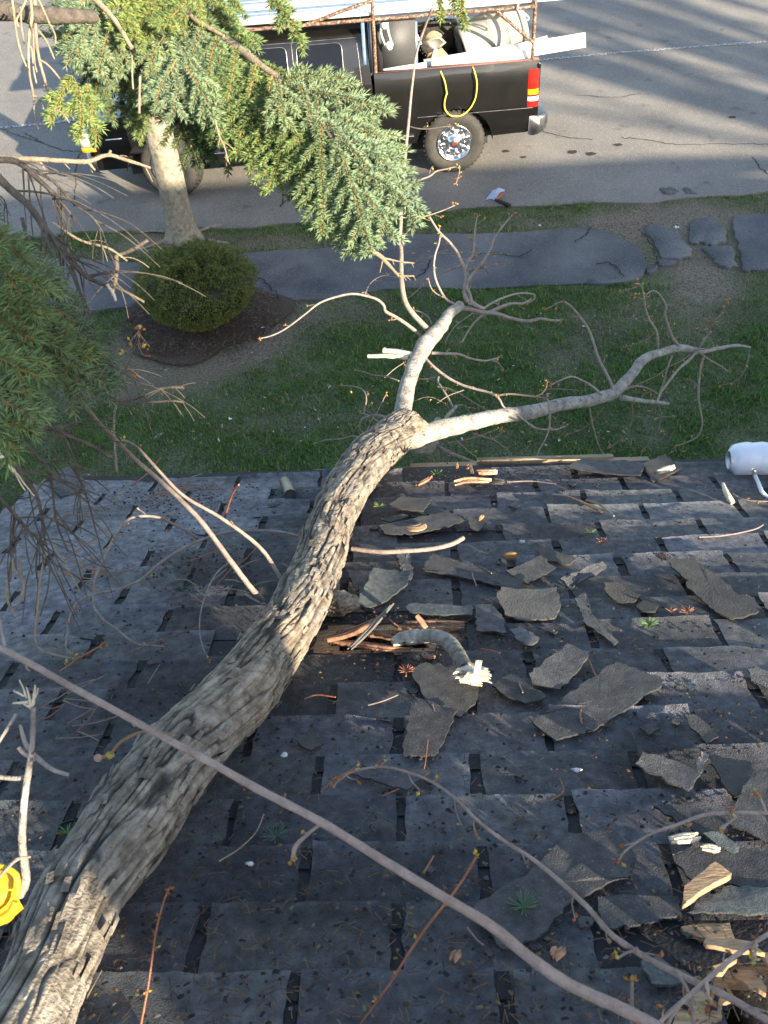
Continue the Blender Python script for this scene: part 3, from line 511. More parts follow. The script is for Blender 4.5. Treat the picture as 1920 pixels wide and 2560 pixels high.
FR = [
 (m2([(1225, 275), (1330, 262), (1470, 360), (1615, 470), (1500, 495), (1430, 470), (1360, 415), (1300, 370), (1310, 350), (1235, 300)]), .028, 'long brown shingle tab with a notched edge, lying diagonally near the right edge', 'frag_back', (0.0, .08), .08, 1.),
 (m2([(487, 410), (505, 378), (640, 385), (745, 378), (760, 450), (735, 490), (620, 500), (520, 480)]), .022, 'tan rounded shingle tab lying face down right of the splintered hole', 'frag_back', (0, .1), .05, 1.7),
 (m2([(945, 365), (1000, 360), (1105, 405), (1080, 425), (1000, 420), (955, 395)]), .025, 'small brown leaf-shaped shingle scrap curled up beside the diagonal tab', 'frag_back', (0, .2), .1, .9),
 (m2([(1085, 440), (1120, 415), (1185, 435), (1170, 465), (1110, 460)]), .016, 'small flat dark scrap next to the green needle star', 'frag_back', (0, 0), 0, .9),
 (m2([(540, 560), (590, 545), (670, 590), (640, 615), (580, 600)]), .024, 'pale speckled scrap right of the curved broken branch', 'frag', (0, .1), .06, 2.3),
 (m2([(625, 755), (690, 705), (790, 645), (880, 680), (850, 730), (760, 810), (700, 800), (640, 790)]), .03, 'jagged speckled shingle piece just above the largest torn slab', 'frag', (0.05, .12), .08, 1.6),
 (m2([(640, 950), (750, 870), (860, 790), (1000, 710), (1190, 780), (1195, 810), (1060, 890), (900, 980), (740, 1020), (690, 990)]), .022, 'largest torn shingle slab with a jagged lower edge, right of the broken curved branch', 'frag', (.02, .06), .03, 1.2),
 (m2([(465, 790), (560, 730), (700, 840), (610, 870), (520, 830)]), .018, 'dark torn piece right of the pale broken end of the curved branch', 'frag', (0, 0), .02, .9),
 (m2([(110, 735), (160, 710), (300, 700), (410, 800), (400, 850), (330, 915), (190, 860)]), .02, 'dark shingle piece lying under the pale broken end of the curved branch', 'frag', (0, .08), .04, 1.1),
 (m2([(130, 840), (320, 900), (270, 1000), (220, 1090), (80, 1090)]), .018, 'ragged shingle strip below the piece under the curved branch', 'frag', (0, .03), .02, 1.0),
 (m2([(165, 290), (210, 225), (400, 275), (600, 330), (590, 375), (450, 340), (300, 310)]), .02, 'long triangular shingle piece lifted over a dark gap, above the splintered hole', 'frag', (0, .05), .03, 1.1),
 (m2([(525, 300), (680, 245), (740, 290), (620, 340)]), .026, 'shingle scrap with a bright upturned edge, above the tan rounded tab', 'frag', (0, .15), .05, 1.1),
 (m2([(760, 330), (940, 290), (960, 300), (810, 350)]), .03, 'thin bright shingle strip standing on edge above the leaf-shaped scrap', 'frag', (0, .5), 0, 1.8),
 (m2([(660, 200), (700, 195), (830, 240), (800, 260), (670, 240)]), .022, 'brownish flat scrap above the bright-edged scrap', 'frag_back', (0, .1), .03, 1.1),
 (m2([(360, 70), (430, 50), (445, 80), (410, 110), (370, 100)]), .022, 'lumpy grey-brown scrap beside the end of the pale curved stick', 'frag_back', (0, .1), .03, 1.3),
 (m2([(820, 420), (870, 395), (880, 470), (1010, 590), (990, 605), (870, 520)]), .02, 'narrow speckled shingle sliver left of the green needle star', 'frag', (0, .05), .02, 1.5),
 (m2([(1560, 750), (1600, 740), (1659, 760), (1680, 820), (1580, 790)]), .03, 'grey scrap with a bright folded edge at the right border of the roof', 'frag', (0, .2), .05, 1.5),
 (m2([(1290, 940), (1330, 935), (1440, 1020), (1390, 1050), (1320, 990)]), .026, 'brownish wedge of shingle lying over a dark slot, lower right of the largest slab', 'frag_back', (0, .1), .05, 1.1),
 (m2([(1100, 970), (1170, 950), (1190, 975), (1140, 1005)]), .016, 'small flat scrap right below the largest torn slab', 'frag', (0, 0), 0, 1.),
 (m2([(395, 440), (470, 430), (520, 500), (525, 560), (400, 550)]), .018, 'sunlit speckled tab right of the splintered hole', 'frag', (0, 0), .02, 1.6),
 (m3([(590, 470), (700, 410), (920, 430), (860, 500), (700, 490)]), .035, 'topmost piece of the shingle pile near the eave, right of the trunk', 'frag_back', (0, .12), .05, 1.0),
 (m3([(525, 540), (700, 510), (745, 520), (600, 560)]), .02, 'thin sliver at the left of the shingle pile near the eave', 'frag', (0, .1), .02, 1.0),
 (m3([(880, 500), (900, 460), (1050, 480), (980, 520)]), .02, 'brown piece in the middle of the shingle pile near the eave', 'frag_back', (0, .05), .02, 1.0),
 (m3([(510, 600), (700, 560), (1050, 500), (1170, 560), (1030, 600), (780, 640), (560, 650)]), .02, 'long lower piece of the shingle pile near the eave', 'frag', (0, .1), .03, 1.1),
 (m3([(350, 1220), (420, 1100), (480, 1000), (620, 1010), (760, 1040), (740, 1110), (600, 1180), (450, 1235)]), .035, 'pale curled shingle folded up against the right side of the trunk', 'pale', (0, .15), .25, .8),
 (m3([(640, 770), (740, 770), (780, 960), (760, 1010), (700, 980)]), .022, 'speckled sunlit tab standing between the trunk and the long triangular piece', 'frag', (0, .03), .03, 1.7),
 (m3([(270, 950), (470, 960), (400, 1130), (360, 1130)]), .024, 'brown speckled piece pressed against the trunk by its knot', 'frag', (0, .03), .02, 1.5),
 (m3([(720, 1230), (750, 1200), (980, 1205), (1230, 1220), (1225, 1290), (980, 1285), (760, 1265)]), .02, 'pale straight strip of old shingle along the top of the splintered hole', 'pale', (0, 0), 0, 1.),
 (m4([(1080, 60), (1110, 10), (1250, 40), (1360, 100), (1310, 155), (1250, 130)]), .03, 'crumpled speckled piece above the thin twig tip on the right', 'frag', (0, .1), .08, 1.4),
 (m4([(1400, 0), (1580, 30), (1600, 90), (1510, 170), (1450, 110)]), .022, 'brownish flat piece right of the crumpled speckled one', 'frag_back', (0, .05), .03, 1.),
 (m4([(1362, -10), (1395, 5), (1365, 82), (1345, 75)]), .028, 'narrow bright strip between the crumpled and the flat brown piece', 'frag', (0, 0), 0, 2.),
 (m4([(1470, 290), (1515, 210), (1560, 130), (1700, 40), (1700, 400), (1560, 330)]), .026, 'big torn slab with a ragged lower edge at the right border', 'frag', (.02, .05), .02, 1.2),
 (m4([(1160, 210), (1300, 200), (1480, 280), (1480, 330), (1370, 340)]), .018, 'smooth dark slab under the bright budding twig', 'frag', (0, 0), 0, .8),
 (m4([(1240, 440), (1340, 380), (1500, 400), (1700, 410), (1700, 590), (1500, 550), (1390, 560), (1300, 520)]), .02, 'broad dark slab above the tan wood block', 'frag', (0, .04), .02, .9),
 (m4([(370, 670), (500, 580), (620, 520), (800, 350), (1000, 345), (1085, 450), (1050, 540), (960, 560), (800, 640), (720, 730), (650, 800), (510, 840)]), .024, 'huge torn slab with a jagged corner, crossed by the two long twigs', 'frag', (.01, .03), .02, 1.1),
 (m4([(1370, 350), (1450, 345), (1530, 400), (1500, 425), (1440, 400)]), .026, 'small pale gravelly scrap on the broad dark slab', 'pale', (0, .1), .05, 1.1),
 (m4([(1265, 340), (1310, 330), (1355, 380), (1340, 400)]), .028, 'small dark crumpled scrap left of the pale gravelly one', 'frag', (0, .2), .1, 1.),
 (m4([(1105, 890), (1180, 870), (1330, 960), (1320, 980), (1150, 990)]), .02, 'pale green-grey strip of old shingle left of the hole at the bottom right', 'pale', (0, 0), 0, .8),
 (m4([(1300, 680), (1490, 560), (1700, 570), (1700, 685)]), .02, 'pale wedge of old shingle under the tan wood block', 'pale', (0, 0), 0, 1.),
 (m4([(920, 600), (1100, 592), (1270, 600), (1280, 680), (1200, 690), (1100, 720), (930, 740)]), .014, 'worn tab with a dark oval stain left of the tan wood block', 'frag', (0, 0), 0, 1.1),
 (m4([(0, 90), (60, 50), (200, 80), (100, 145), (-160, 80), (-120, 40)]), .024, 'ragged speckled flap left of the start of the upper long twig', 'frag', (0, .1), .05, 1.3),
 ([(745, 1865), (790, 1862), (812, 1885), (780, 1898), (750, 1885)], .02, 'small brown shingle chip lying alone right of the trunk', 'frag_back', (0, .1), .02, 1.1),
 ([(1430, 1172), (1460, 1160), (1560, 1165), (1610, 1180), (1600, 1215), (1520, 1205), (1420, 1195)], .02, 'sunlit granule-covered tab curling at the eave, left of the white roll', 'frag', (0, -.08), .1, 1.5),
 ([(1600, 1180), (1660, 1160), (1700, 1190), (1630, 1216)], .02, 'brown lifted scrap under the pale board chip at the eave', 'frag_back', (0, .1), .1, 1.0),
]
for q in FR: frag(q[0], q[1]+.007, q[2], q[3], q[4], q[5], g=q[6], group=G)
GS = 'small shingle crumbs'
proto = None
for k in range(46):
    c = (rnd.uniform(700, 1900), rnd.uniform(1220, 2450))
    if k < 14: c = (rnd.uniform(880, 1500), rnd.uniform(1190, 1480))
    if c[0] < 900 and c[1] > 1500: c = (c[0]+500, c[1])
    sz = rnd.uniform(8, 24)*(.6+.4*(c[1]-1100)/1400); n_ = rnd.randint(4, 6); px = [(c[0]+sz*rnd.uniform(.6, 1.3)*math.cos(6.283*i/n_), c[1]+.6*sz*rnd.uniform(.6, 1.3)*math.sin(6.283*i/n_)) for i in range(n_)]
    frag(px, .018, 'small dark crumb of torn shingle scattered on the roof right of the trunk', rnd.choice(['frag', 'frag', 'frag_back']), (rnd.uniform(-.1, .1), rnd.uniform(-.1, .2)), .03, g=rnd.uniform(.7, 1.6), name='shingle_crumb', group=GS, jag=.002)
# pale board chip, wood block, plywood shards
def plank(P, wd, th, label, m='splinter', name='wood_splinter', cat='wood splinter', group=None, g=1., seed=0, taper=.10, parent=None):
    P = np.array(P, float); Q = crs(P, 4); n = len(Q); T, U_, B_ = frames(Q); up = np.tile(NR, (n, 1)); up = up-T*np.sum(up*T, 1)[:, None]; up /= np.linalg.norm(up, axis=1)[:, None]; S_ = np.cross(T, up)
    r_ = random.Random(seed+int(abs(P[0, 0])*999)); mb = MB(); ns = max(3, int(wd/.007)); Ls = np.linspace(0, 1, n)
    for q_ in range(ns):
        off = (q_+.5)/ns-.5; a0 = r_.uniform(0, .16)*(1 if r_.random() < .7 else 2); b0 = 1-r_.uniform(0, .16)*(1 if r_.random() < .7 else 2); t = np.linspace(a0, b0, 9); C_ = np.stack([np.interp(t, Ls, Q[:, k]) for k in range(3)], 1); Sq = np.stack([np.interp(t, Ls, S_[:, k]) for k in range(3)], 1); Uq = np.stack([np.interp(t, Ls, up[:, k]) for k in range(3)], 1)
        w_ = wd/ns*.75*np.minimum(1, np.minimum(np.arange(9), 8-np.arange(9))*.5+.12)[:, None]; hz = r_.uniform(.35, 1)*th; C_ = C_+Sq*(off*wd+r_.uniform(-.001, .001)+.0012*np.sin(t*9+q_))[:, None]; gg = g*r_.uniform(.65, 1.25)
        V = np.stack([C_-Sq*w_, C_+Sq*w_, C_+Sq*w_*.8+Uq*hz, C_-Sq*w_*.8+Uq*hz], 1).reshape(-1, 3); i_ = np.arange(8)[:, None]*4; j_ = np.arange(4)[None]; k_ = (j_+1) % 4; mb.add(V, np.stack([i_+j_, i_+k_, i_+4+k_, i_+4+j_], -1).reshape(-1, 4)[:, ::-1], A(gg, gg, gg)); mb.add(V[:4], [(0, 1, 2, 3)], A(gg, gg, gg)); mb.add(V[-4:], [(3, 2, 1, 0)], A(gg, gg, gg))
    o = mb.build(name, M[m], parent)
    if parent is None: tag(o, label, cat, group)
    return o
rl = lambda L, h: [rf(u, v, hh) for (u, v), hh in zip(L, h)]
GW = 'splinters of broken roof boards'
WP = [
 (rl(m3([(110, 1420), (330, 1350), (590, 1232)]), [.02, .05, .09]), .035, .012, 'long reddish splinter leaning out of the hole beside the trunk', 'splinter', .85),
 (rl(m3([(275, 1500), (420, 1360), (640, 1115)]), [.04, .07, .14]), .016, .008, 'weathered grey splinter crossing over the long reddish one', 'frag_back', 3.0),
 (rl(m3([(790, 1222), (880, 1340)]), [.07, .03]), .016, .008, 'short reddish stick leaning on the board in the hole', 'splinter', .9),
 (rl(m3([(650, 1330), (900, 1322), (1220, 1325)]), [.004, .006, .004]), .034, .014, 'orange-brown board edge exposed along the top of the hole', 'splinter', .8),
 (rl(m3([(150, 1430), (400, 1460), (640, 1490)]), [.01, .02, .02]), .024, .012, 'reddish splinter lying flat in front of the hole, nearest the trunk', 'splinter', .8),
 (rl(m3([(300, 1445), (500, 1480), (760, 1500)]), [.02, .03, .015]), .018, .010, 'second reddish splinter lying flat in front of the hole', 'splinter', .7),
 (rl(m3([(430, 1400), (540, 1390), (720, 1440)]), [.03, .03, .02]), .014, .012, 'dark reddish splinter in the mouth of the hole', 'splinter', .5),
 (rl(m3([(580, 1260), (660, 1330)]), [.06, .02]), .012, .008, 'small splinter standing above the hole, left of the short stick', 'splinter', .7),
 (rl(m3([(855, 1548), (960, 1550)]), [.016, .02]), .014, .006, 'bright orange splinter lying below the bend of the curved branch', 'splinter', 1.1),
 (rl(m3([(1080, 225), (1200, 195), (1380, 205)]), [.03, .035, .03]), .03, .012, 'pale orange split board lying along the eave right of the trunk', 'splinter', 1.6),
 (rl(m3([(1260, 135), (1430, 130)]), [.035, .035]), .035, .016, 'short sunlit board chip at the very edge of the eave', 'splinter', 1.7),
 (rl(m3([(1370, 195), (1480, 210)]), [.026, .026]), .035, .01, 'grey-brown board chip at the right end of the split board', 'frag_back', 1.3),
 (rl(m3([(800, 235), (860, 200), (920, 158)]), [.02, .03, .04]), .018, .008, 'reddish splinter pointing up to the right beside the trunk at the eave', 'splinter', .9),
 (rl(m3([(1113, 105), (1116, 60)]), [.03, .10]), .010, .006, 'tiny orange splinter standing upright on the eave', 'splinter', 1.5),
 (rl(m3([(1190, 110), (1200, 65)]), [.03, .09]), .012, .006, 'forked orange splinter standing right of the tiny upright one', 'splinter', 1.5),
 (rl(m3([(1215, 60), (1235, 165)]), [.09, .02]), .010, .006, 'grey splinter leaning over the eave', 'frag_back', 1.4),
 (rl(m3([(1282, 515), (1322, 440)]), [.02, .06]), .018, .008, 'tan wood sliver standing at the right end of the shingle pile', 'splinter', 1.3),
 (rl(m3([(720, 550), (800, 560), (880, 530)]), [.03, .03, .03]), .04, .006, 'flat tan wood piece inside the shingle pile near the eave', 'plywood', 1.),
 ([rf(*C7(668, 95), .035), rf(*C7(830, 75), .035), rf(*C7(990, 45), .035)], .016, .008, 'bright sunlit wood sliver on the dark slab near the right edge', 'rawwood', 1.),
 ([rf(*C4(722, 835), .024), rf(*C4(775, 762), .024)], .018, .005, 'small tan chip beside the jagged corner of the huge slab', 'splinter', 1.5),
 ([rf(*C4(292, 842), .02), rf(*C4(328, 788), .02)], .014, .005, 'small tan chip below the red twig near the bottom', 'splinter', 1.4),
 ([rf(*C7(985, 160), .036), rf(*C7(1190, 180), .036)], .012, .006, 'pale stick lying on top of the pale gravelly scrap', 'rawwood', .8),
 (rl(m4([(1550, 1030), (1615, 1080)]), [.03, .02]), .01, .005, 'narrow brown chip', 'splinter', 1.) if False else None,
 ([rf(1640, 1184, .03), rf(1688, 1168, .045)], .028, .014, 'pale sunlit board chip lying on the brown scrap at the eave', 'rawwood', .8),
 ([rf(1408, 1238, .02), rf(1480, 1268, .02), rf(1505, 1282, .02)], .010, .006, 'thin orange splinter lying near the eave left of the drain stub', 'splinter', 1.2),
]
for q in [q for q in WP if q]: plank(q[0], q[1], q[2], q[3], q[4], g=q[5], group=GW, seed=len(q[3]))
frag(m4([(1280, 670), (1290, 600), (1420, 505), (1490, 550)]), .045, 'tan wood block lying across the pale wedge of shingle, frayed at one end', 'plywood', (0, .1), 0, th=.012, jag=.0015, name='wood_block', cat='wood block')
frag(m4([(1280, 715), (1380, 700), (1490, 700), (1520, 790), (1420, 775), (1300, 750)]), .012, 'flat orange plywood shard poking out from under the pale wedge', 'plywood', (0, 0), 0, th=.006, jag=.001, name='plywood_shard', cat='plywood shard')
for k, (px, lb, h_, tl) in enumerate([
  ([C7(1015, 1290), C7(1250, 1280), C7(1480, 1340), C7(1590, 1480), C7(1400, 1440), C7(1200, 1400), C7(1020, 1370)], 'upper curled veneer of the broken plywood by the bottom right hole', .05, (0, -.2)),
  ([C7(1290, 1430), C7(1500, 1440), C7(1590, 1500), C7(1615, 1760), C7(1450, 1650), C7(1350, 1560)], 'vertical torn plywood shard hanging into the bottom right hole', .02, (.0, -.35)),
  ([C7(900, 1650), C7(1100, 1620), C7(1330, 1700), C7(1210, 1760), C7(1195, 1900), C7(1000, 2050), C7(700, 2000), C7(720, 1800)], 'broad bare plywood sheet left of the bottom right hole', .012, (0, 0)),
  ([C7(1570, 1340), C7(1750, 1350), C7(1800, 1600), C7(1640, 1480)], 'plywood shard at the right border above the bottom right hole', .03, (0, -.1)),
  ([C7(1090, 1500), C7(1230, 1430), C7(1330, 1440), C7(1190, 1560), C7(1100, 1560)], 'light wood sliver jammed between the plywood pieces', .035, (0, .1))]):
    frag(px, h_, lb, 'plywood', tl, .05, th=.008, jag=.004, name='plywood_shard', cat='plywood shard', group='broken plywood round the bottom right hole')
# ================================================= FALLEN TREE
ft = thing('fallen_tree', rf(800, 1400, 0), 'fallen tree with furrowed grey bark on the roof, its pale limbs over the lawn', 'fallen tree')
TP = [(-120, 2960, .10, 330), (0, 2700, .10, 280), (100, 2480, .10, 252), (195, 2252, .105, 245), (312, 2085, .105, 252), (400, 1950, .105, 240), (500, 1835, .10, 214), (590, 1745, .10, 194), (655, 1655, .10, 178), (722, 1565, .10, 160), (764, 1480, .095, 144), (800, 1396, .09, 126), (822, 1320, .09, 124), (868, 1225, .09, 120), (918, 1150, .10, 114)]
Q = [np.r_[rf(u, v, h), w_*dep(rf(u, v, h))/FPX/2] for u, v, h, w_ in TP]
Q += [np.r_[at(u, v, d), w_*d/FPX/2] for u, v, d, w_ in [(975, 1098, 3.80, 112), (1022, 1056, 3.94, 84)]]
Q = crs(np.array(Q), 60); P, R_ = Q[:, :3], Q[:, 3]*np.interp(np.arange(len(Q))/len(Q), [0, .5, .7, 1], [.88, .90, .97, .97])
R_ = R_*(1+.02*np.sin(np.linspace(0, 31, len(R_)))+.025*np.sin(np.linspace(2, 73, len(R_))))
L = np.concatenate([[0], np.cumsum(np.linalg.norm(np.diff(P, axis=0), axis=1))])
seg = 200; T, U_, B_ = frames(P); a = np.arange(seg)*2*math.pi/seg; tw = L*.9
ang = a[None]+tw[:, None]; dirs = np.cos(ang)[..., None]*U_[:, None]+np.sin(ang)[..., None]*B_[:, None]
RR = R_[:, None]*np.ones(seg)
cx = np.cos(a)[None]*RR*1.0; cy = np.sin(a)[None]*RR*1.0; Lz = L[:, None]*np.ones(seg)
q = np.stack([cx.ravel(), cy.ravel(), Lz.ravel()], 1)
wq = .5*np.stack([vn(q*A(14, 14, 6)), vn(q*A(14, 14, 6)+9), vn(q*A(9, 9, 9)+19)], 1)
q1 = q*A(58, 58, 5.5)+wq*.5; q2 = q*A(100, 100, 9)+wq*.7+7
r1 = np.abs(vn(q1)); r2 = np.abs(vn(q*A(30, 30, 16)+wq*.9+40)); r3 = np.abs(vn(q2))
gr = np.exp(-(r1/.12)**2)*.95+.30*np.exp(-(r2/.07)**2)+.5*np.exp(-(r3/.14)**2); plate = np.floor(3.0*vn(q*A(52, 52, 6.5)+55)+.5*wq[:, 0])
disp = -.0065*np.minimum(gr, 1.25)+.0017*plate+.0012*fbm(q*A(110, 110, 40))+.0025*fbm(q*10, 2)
fade = np.clip((RR.ravel()-.03)/.04, .3, 1)
V = (P[:, None]+dirs*RR[..., None]).reshape(-1, 3)+dirs.reshape(-1, 3)*(disp*fade)[:, None]
nn_ = len(P); i = np.arange(nn_-1)[:, None]*seg; j = np.arange(seg)[None]; k = (j+1) % seg; F = np.stack([i+j, i+k, i+seg+k, i+seg+j], -1).reshape(-1, 4)
g = np.clip(1.25-1.05*np.minimum(gr, 1)+.28*fbm(q*A(60, 60, 18))+.16*(plate > 0), .13, 1.7); warm = np.clip(fbm(q*5+3)*.8+.1, 0, 1)[:, None]
col = g[:, None]*(A(1.04, 1.0, .93)*(1-warm)+A(1.16, .99, .76)*warm)
mb = MB(); mb.add(V, F, col)
# stub knots
for u, v, h, wd, vec in []:
    p = rf(u, v, h); d_ = unit(vec); r0 = wd*dep(p)/FPX/2; tube(mb, [p-d_*.07, p-d_*.02, p, p+d_*.012], [r0*1.4, r0*1.15, r0, r0*.6], 18, True, A(1.05, 1, .9), .25)
def knot(p, r3, seed):
    th = np.linspace(0, math.pi, 30); ph = np.arange(44)*2*math.pi/44; D_ = np.array([(math.sin(t)*math.cos(k_), math.sin(t)*math.sin(k_), math.cos(t)) for t in th for k_ in ph]); rid = np.abs(vn(D_*A(5, 5, 2.5)+seed)); g_ = np.exp(-(rid/.12)**2)
    V_ = p+D_*(1+.18*vn(D_*2+seed)[:, None]-.10*g_[:, None]+.04*vn(D_*9)[:, None])*r3; mb.add(V_, [(i*44+j, i*44+(j+1) % 44, (i+1)*44+(j+1) % 44, (i+1)*44+j) for i in range(29) for j in range(44)], np.clip(1.1-.7*g_, .2, 1.5)[:, None]*A(1.1, 1.0, .86))
knot(rf(850, 1508, .045), A(.050, .034, .034), 3.)
knot(at(1022, 1068, 3.9), A(.075, .06, .055), 11.); knot(at(985, 1085, 3.88), A(.07, .06, .06), 12.)
trunk = mb.build('trunk', M['bark'], ft, smooth=False)
# peeling bark flakes
mb = MB()
for k in range(420):
    i_ = rnd.randint(120, nn_-30); jj = rnd.randint(0, seg-1); c = V[i_*seg+jj]+dirs[i_, jj]*.004
    if (CP-c)@dirs[i_, jj] < 0: continue
    t = T[i_]; s_ = unit(np.cross(t, dirs[i_, jj])); l_ = rnd.uniform(.008, .03); w_ = rnd.uniform(.003, .008); o_ = dirs[i_, jj]*rnd.uniform(.001, .008); g_ = rnd.uniform(.7, 1.4)
    mb.add([c-t*l_-s_*w_, c-t*l_*.8+s_*w_, c+t*l_+s_*w_*.5+o_, c+t*l_*.8-s_*w_+o_, c-t*l_-s_*w_-dirs[i_, jj]*.003, c+t*l_+o_*0], [(0, 1, 2, 3), (3, 2, 1, 0)], A(g_, g_*.95, g_*.88))
mb.build('bark_flakes', M['bark'], ft)['kind'] = 'stuff'
def limb(name, pts, seg=14, m='smoothbark', parent=ft, wob=.12, sub=8, ring=True, g=1., roof=False, dark=None):
    P, R_ = (PRF if roof else PX)(pts, sub); 
    L = np.concatenate([[0], np.cumsum(np.linalg.norm(np.diff(P, axis=0), axis=1))])
    R_ = R_*(.84 if not roof else 1)*(1+.022*vn(np.stack([L*25, 0*L, 0*L+len(pts)], 1))); gg = g*(1+.12*vn(np.stack([L*34, 0*L, 0*L+5], 1)))
    gg = gg*np.where(np.abs(vn(np.stack([L*55, 0*L, 0*L+15], 1))) < .045, .72, 1)
    if pts[0][2] < 4.1: gg = gg*(.62+.38*np.clip(L/.22+.5*vn(np.stack([L*40, 0*L, 0*L+25], 1)), 0, 1))
    col = gg[:, None]*A(1.02, .985, .92)
    mb = MB(); tube(mb, P, R_, seg, True, col, wob); return mb.build(name, M[m], parent, smooth=True), P, R_
BUDY = [A(.62, .42, .06), A(.55, .22, .05), A(.42, .12, .04), A(.5, .45, .12)]
def buds(mb, p, n, r, sc=1.):
    for _ in range(n):
        d_ = unit([rnd.gauss(0, 1), rnd.gauss(0, 1), rnd.gauss(0, 1)]); c = p+d_*r*rnd.random(); L_ = .0085*sc*rnd.uniform(.6, 1.5); w_ = L_*.34
        s_ = unit(np.cross(d_, A(.3, .5, .8))); t_ = np.cross(d_, s_); mb.add([c-d_*L_*.2, c+s_*w_+d_*L_*.4, c+t_*w_+d_*L_*.4, c-s_*w_+d_*L_*.4, c-t_*w_+d_*L_*.4, c+d_*L_], [(0, 2, 1), (0, 3, 2), (0, 4, 3), (0, 1, 4), (5, 1, 2), (5, 2, 3), (5, 3, 4), (5, 4, 1)], rnd.choice(BUDY)*rnd.uniform(.6, 1.1))
def spurs(mt, mbud, P, R_, step, ln, tipn=5, nodes=True, sc=1., bias=None, budn=2, colr=None):
    """short side shoots with bud clusters along a twig"""
    L = np.concatenate([[0], np.cumsum(np.linalg.norm(np.diff(P, axis=0), axis=1))]); s = step*.7; sd = 1
    while s < L[-1]-.005:
        i_ = int(np.searchsorted(L, s)); i_ = min(i_, len(P)-2); t = unit(P[i_+1]-P[i_]); o_ = unit(np.cross(t, unit([rnd.gauss(0, 1), rnd.gauss(0, 1), rnd.gauss(0, 1)])))
        if bias is not None: o_ = unit(o_+np.asarray(bias))
        l_ = ln*rnd.uniform(.25, 1.2); r_ = max(.0011, R_[i_]*.38); q = [P[i_], P[i_]+(t*.5+o_)*l_*.5, P[i_]+(t*.9+o_)*l_]
        tube(mt, crs(q, 3), np.linspace(r_, r_*.6, 4 if len(q) < 3 else 7), 5, True, colr); buds(mbud, q[-1], budn, .004*sc, sc)
        s += step*rnd.uniform(.5, 1.5); sd = -sd
    if tipn: buds(mbud, P[-1], tipn, .008*sc, sc)
F4 = lambda x, y: (900+x/3.456, 480+y/3.456); F5 = lambda x, y: (1380+x/3.072, 660+y/3.072); F6 = lambda x, y: (880+x/3.072, 840+y/3.072)
def mp(f, L, d0, d1, w0, w1):
    n = len(L); return [(*f(*q), d0+(d1-d0)*i/(n-1), w0+(w1-w0)*(i/(n-1))**.8) for i, q in enumerate(L)]
# main leader, right bough and their divisions: (points, name)
LB = []
limb('limb', [(1012, 1072, 3.90, 66), (1008, 1030, 4.02, 54), (1014, 985, 4.1, 50), (1030, 930, 4.2, 46), (1046, 890, 4.3, 46)], 20)
limb('limb', [(1046, 892, 4.3, 46), (1062, 862, 4.38, 52), (1090, 832, 4.45, 44), (1106, 812, 4.5, 38), (1124, 785, 4.58, 32), (1150, 764, 4.66, 30)], 18)
limb('limb', [(1005, 1100, 3.84, 60), (1045, 1092, 3.90, 66), (1110, 1072, 3.98, 56), (1170, 1058, 4.05, 50), (1240, 1042, 4.12, 46), (1330, 1030, 4.2, 42), (1400, 1012, 4.26, 39), (1470, 1002, 4.32, 37), (1530, 987, 4.38, 36)], 20)
limb('limb', [(1528, 990, 4.38, 36), (1550, 968, 4.42, 33), (1580, 935, 4.48, 30), (1610, 898, 4.54, 28), (1650, 882, 4.6, 24), (1700, 870, 4.66, 22), (1750, 878, 4.72, 17), (1790, 872, 4.78, 12), (1840, 864, 4.82, 9), (1876, 868, 4.86, 5)], 14)
limb('limb', mp(F5, [(530, 1025), (620, 1040), (720, 1055), (800, 1060), (895, 1075)], 4.38, 4.6, 18, 9), 12)
limb('limb', [(1000, 1085, 3.9, 50), (1030, 1112, 3.95, 46), (1075, 1118, 4.05, 36), (1090, 1085, 4.15, 26), (1095, 1050, 4.22, 24)], 14)
limb('limb', mp(F6, [(700, 680), (730, 620), (785, 560), (800, 540)], 4.15, 4.3, 14, 9), 10)
limb('limb', mp(F6, [(650, 845), (760, 900), (880, 945), (980, 985), (1040, 1000)], 4.0, 4.05, 13, 6), 10)
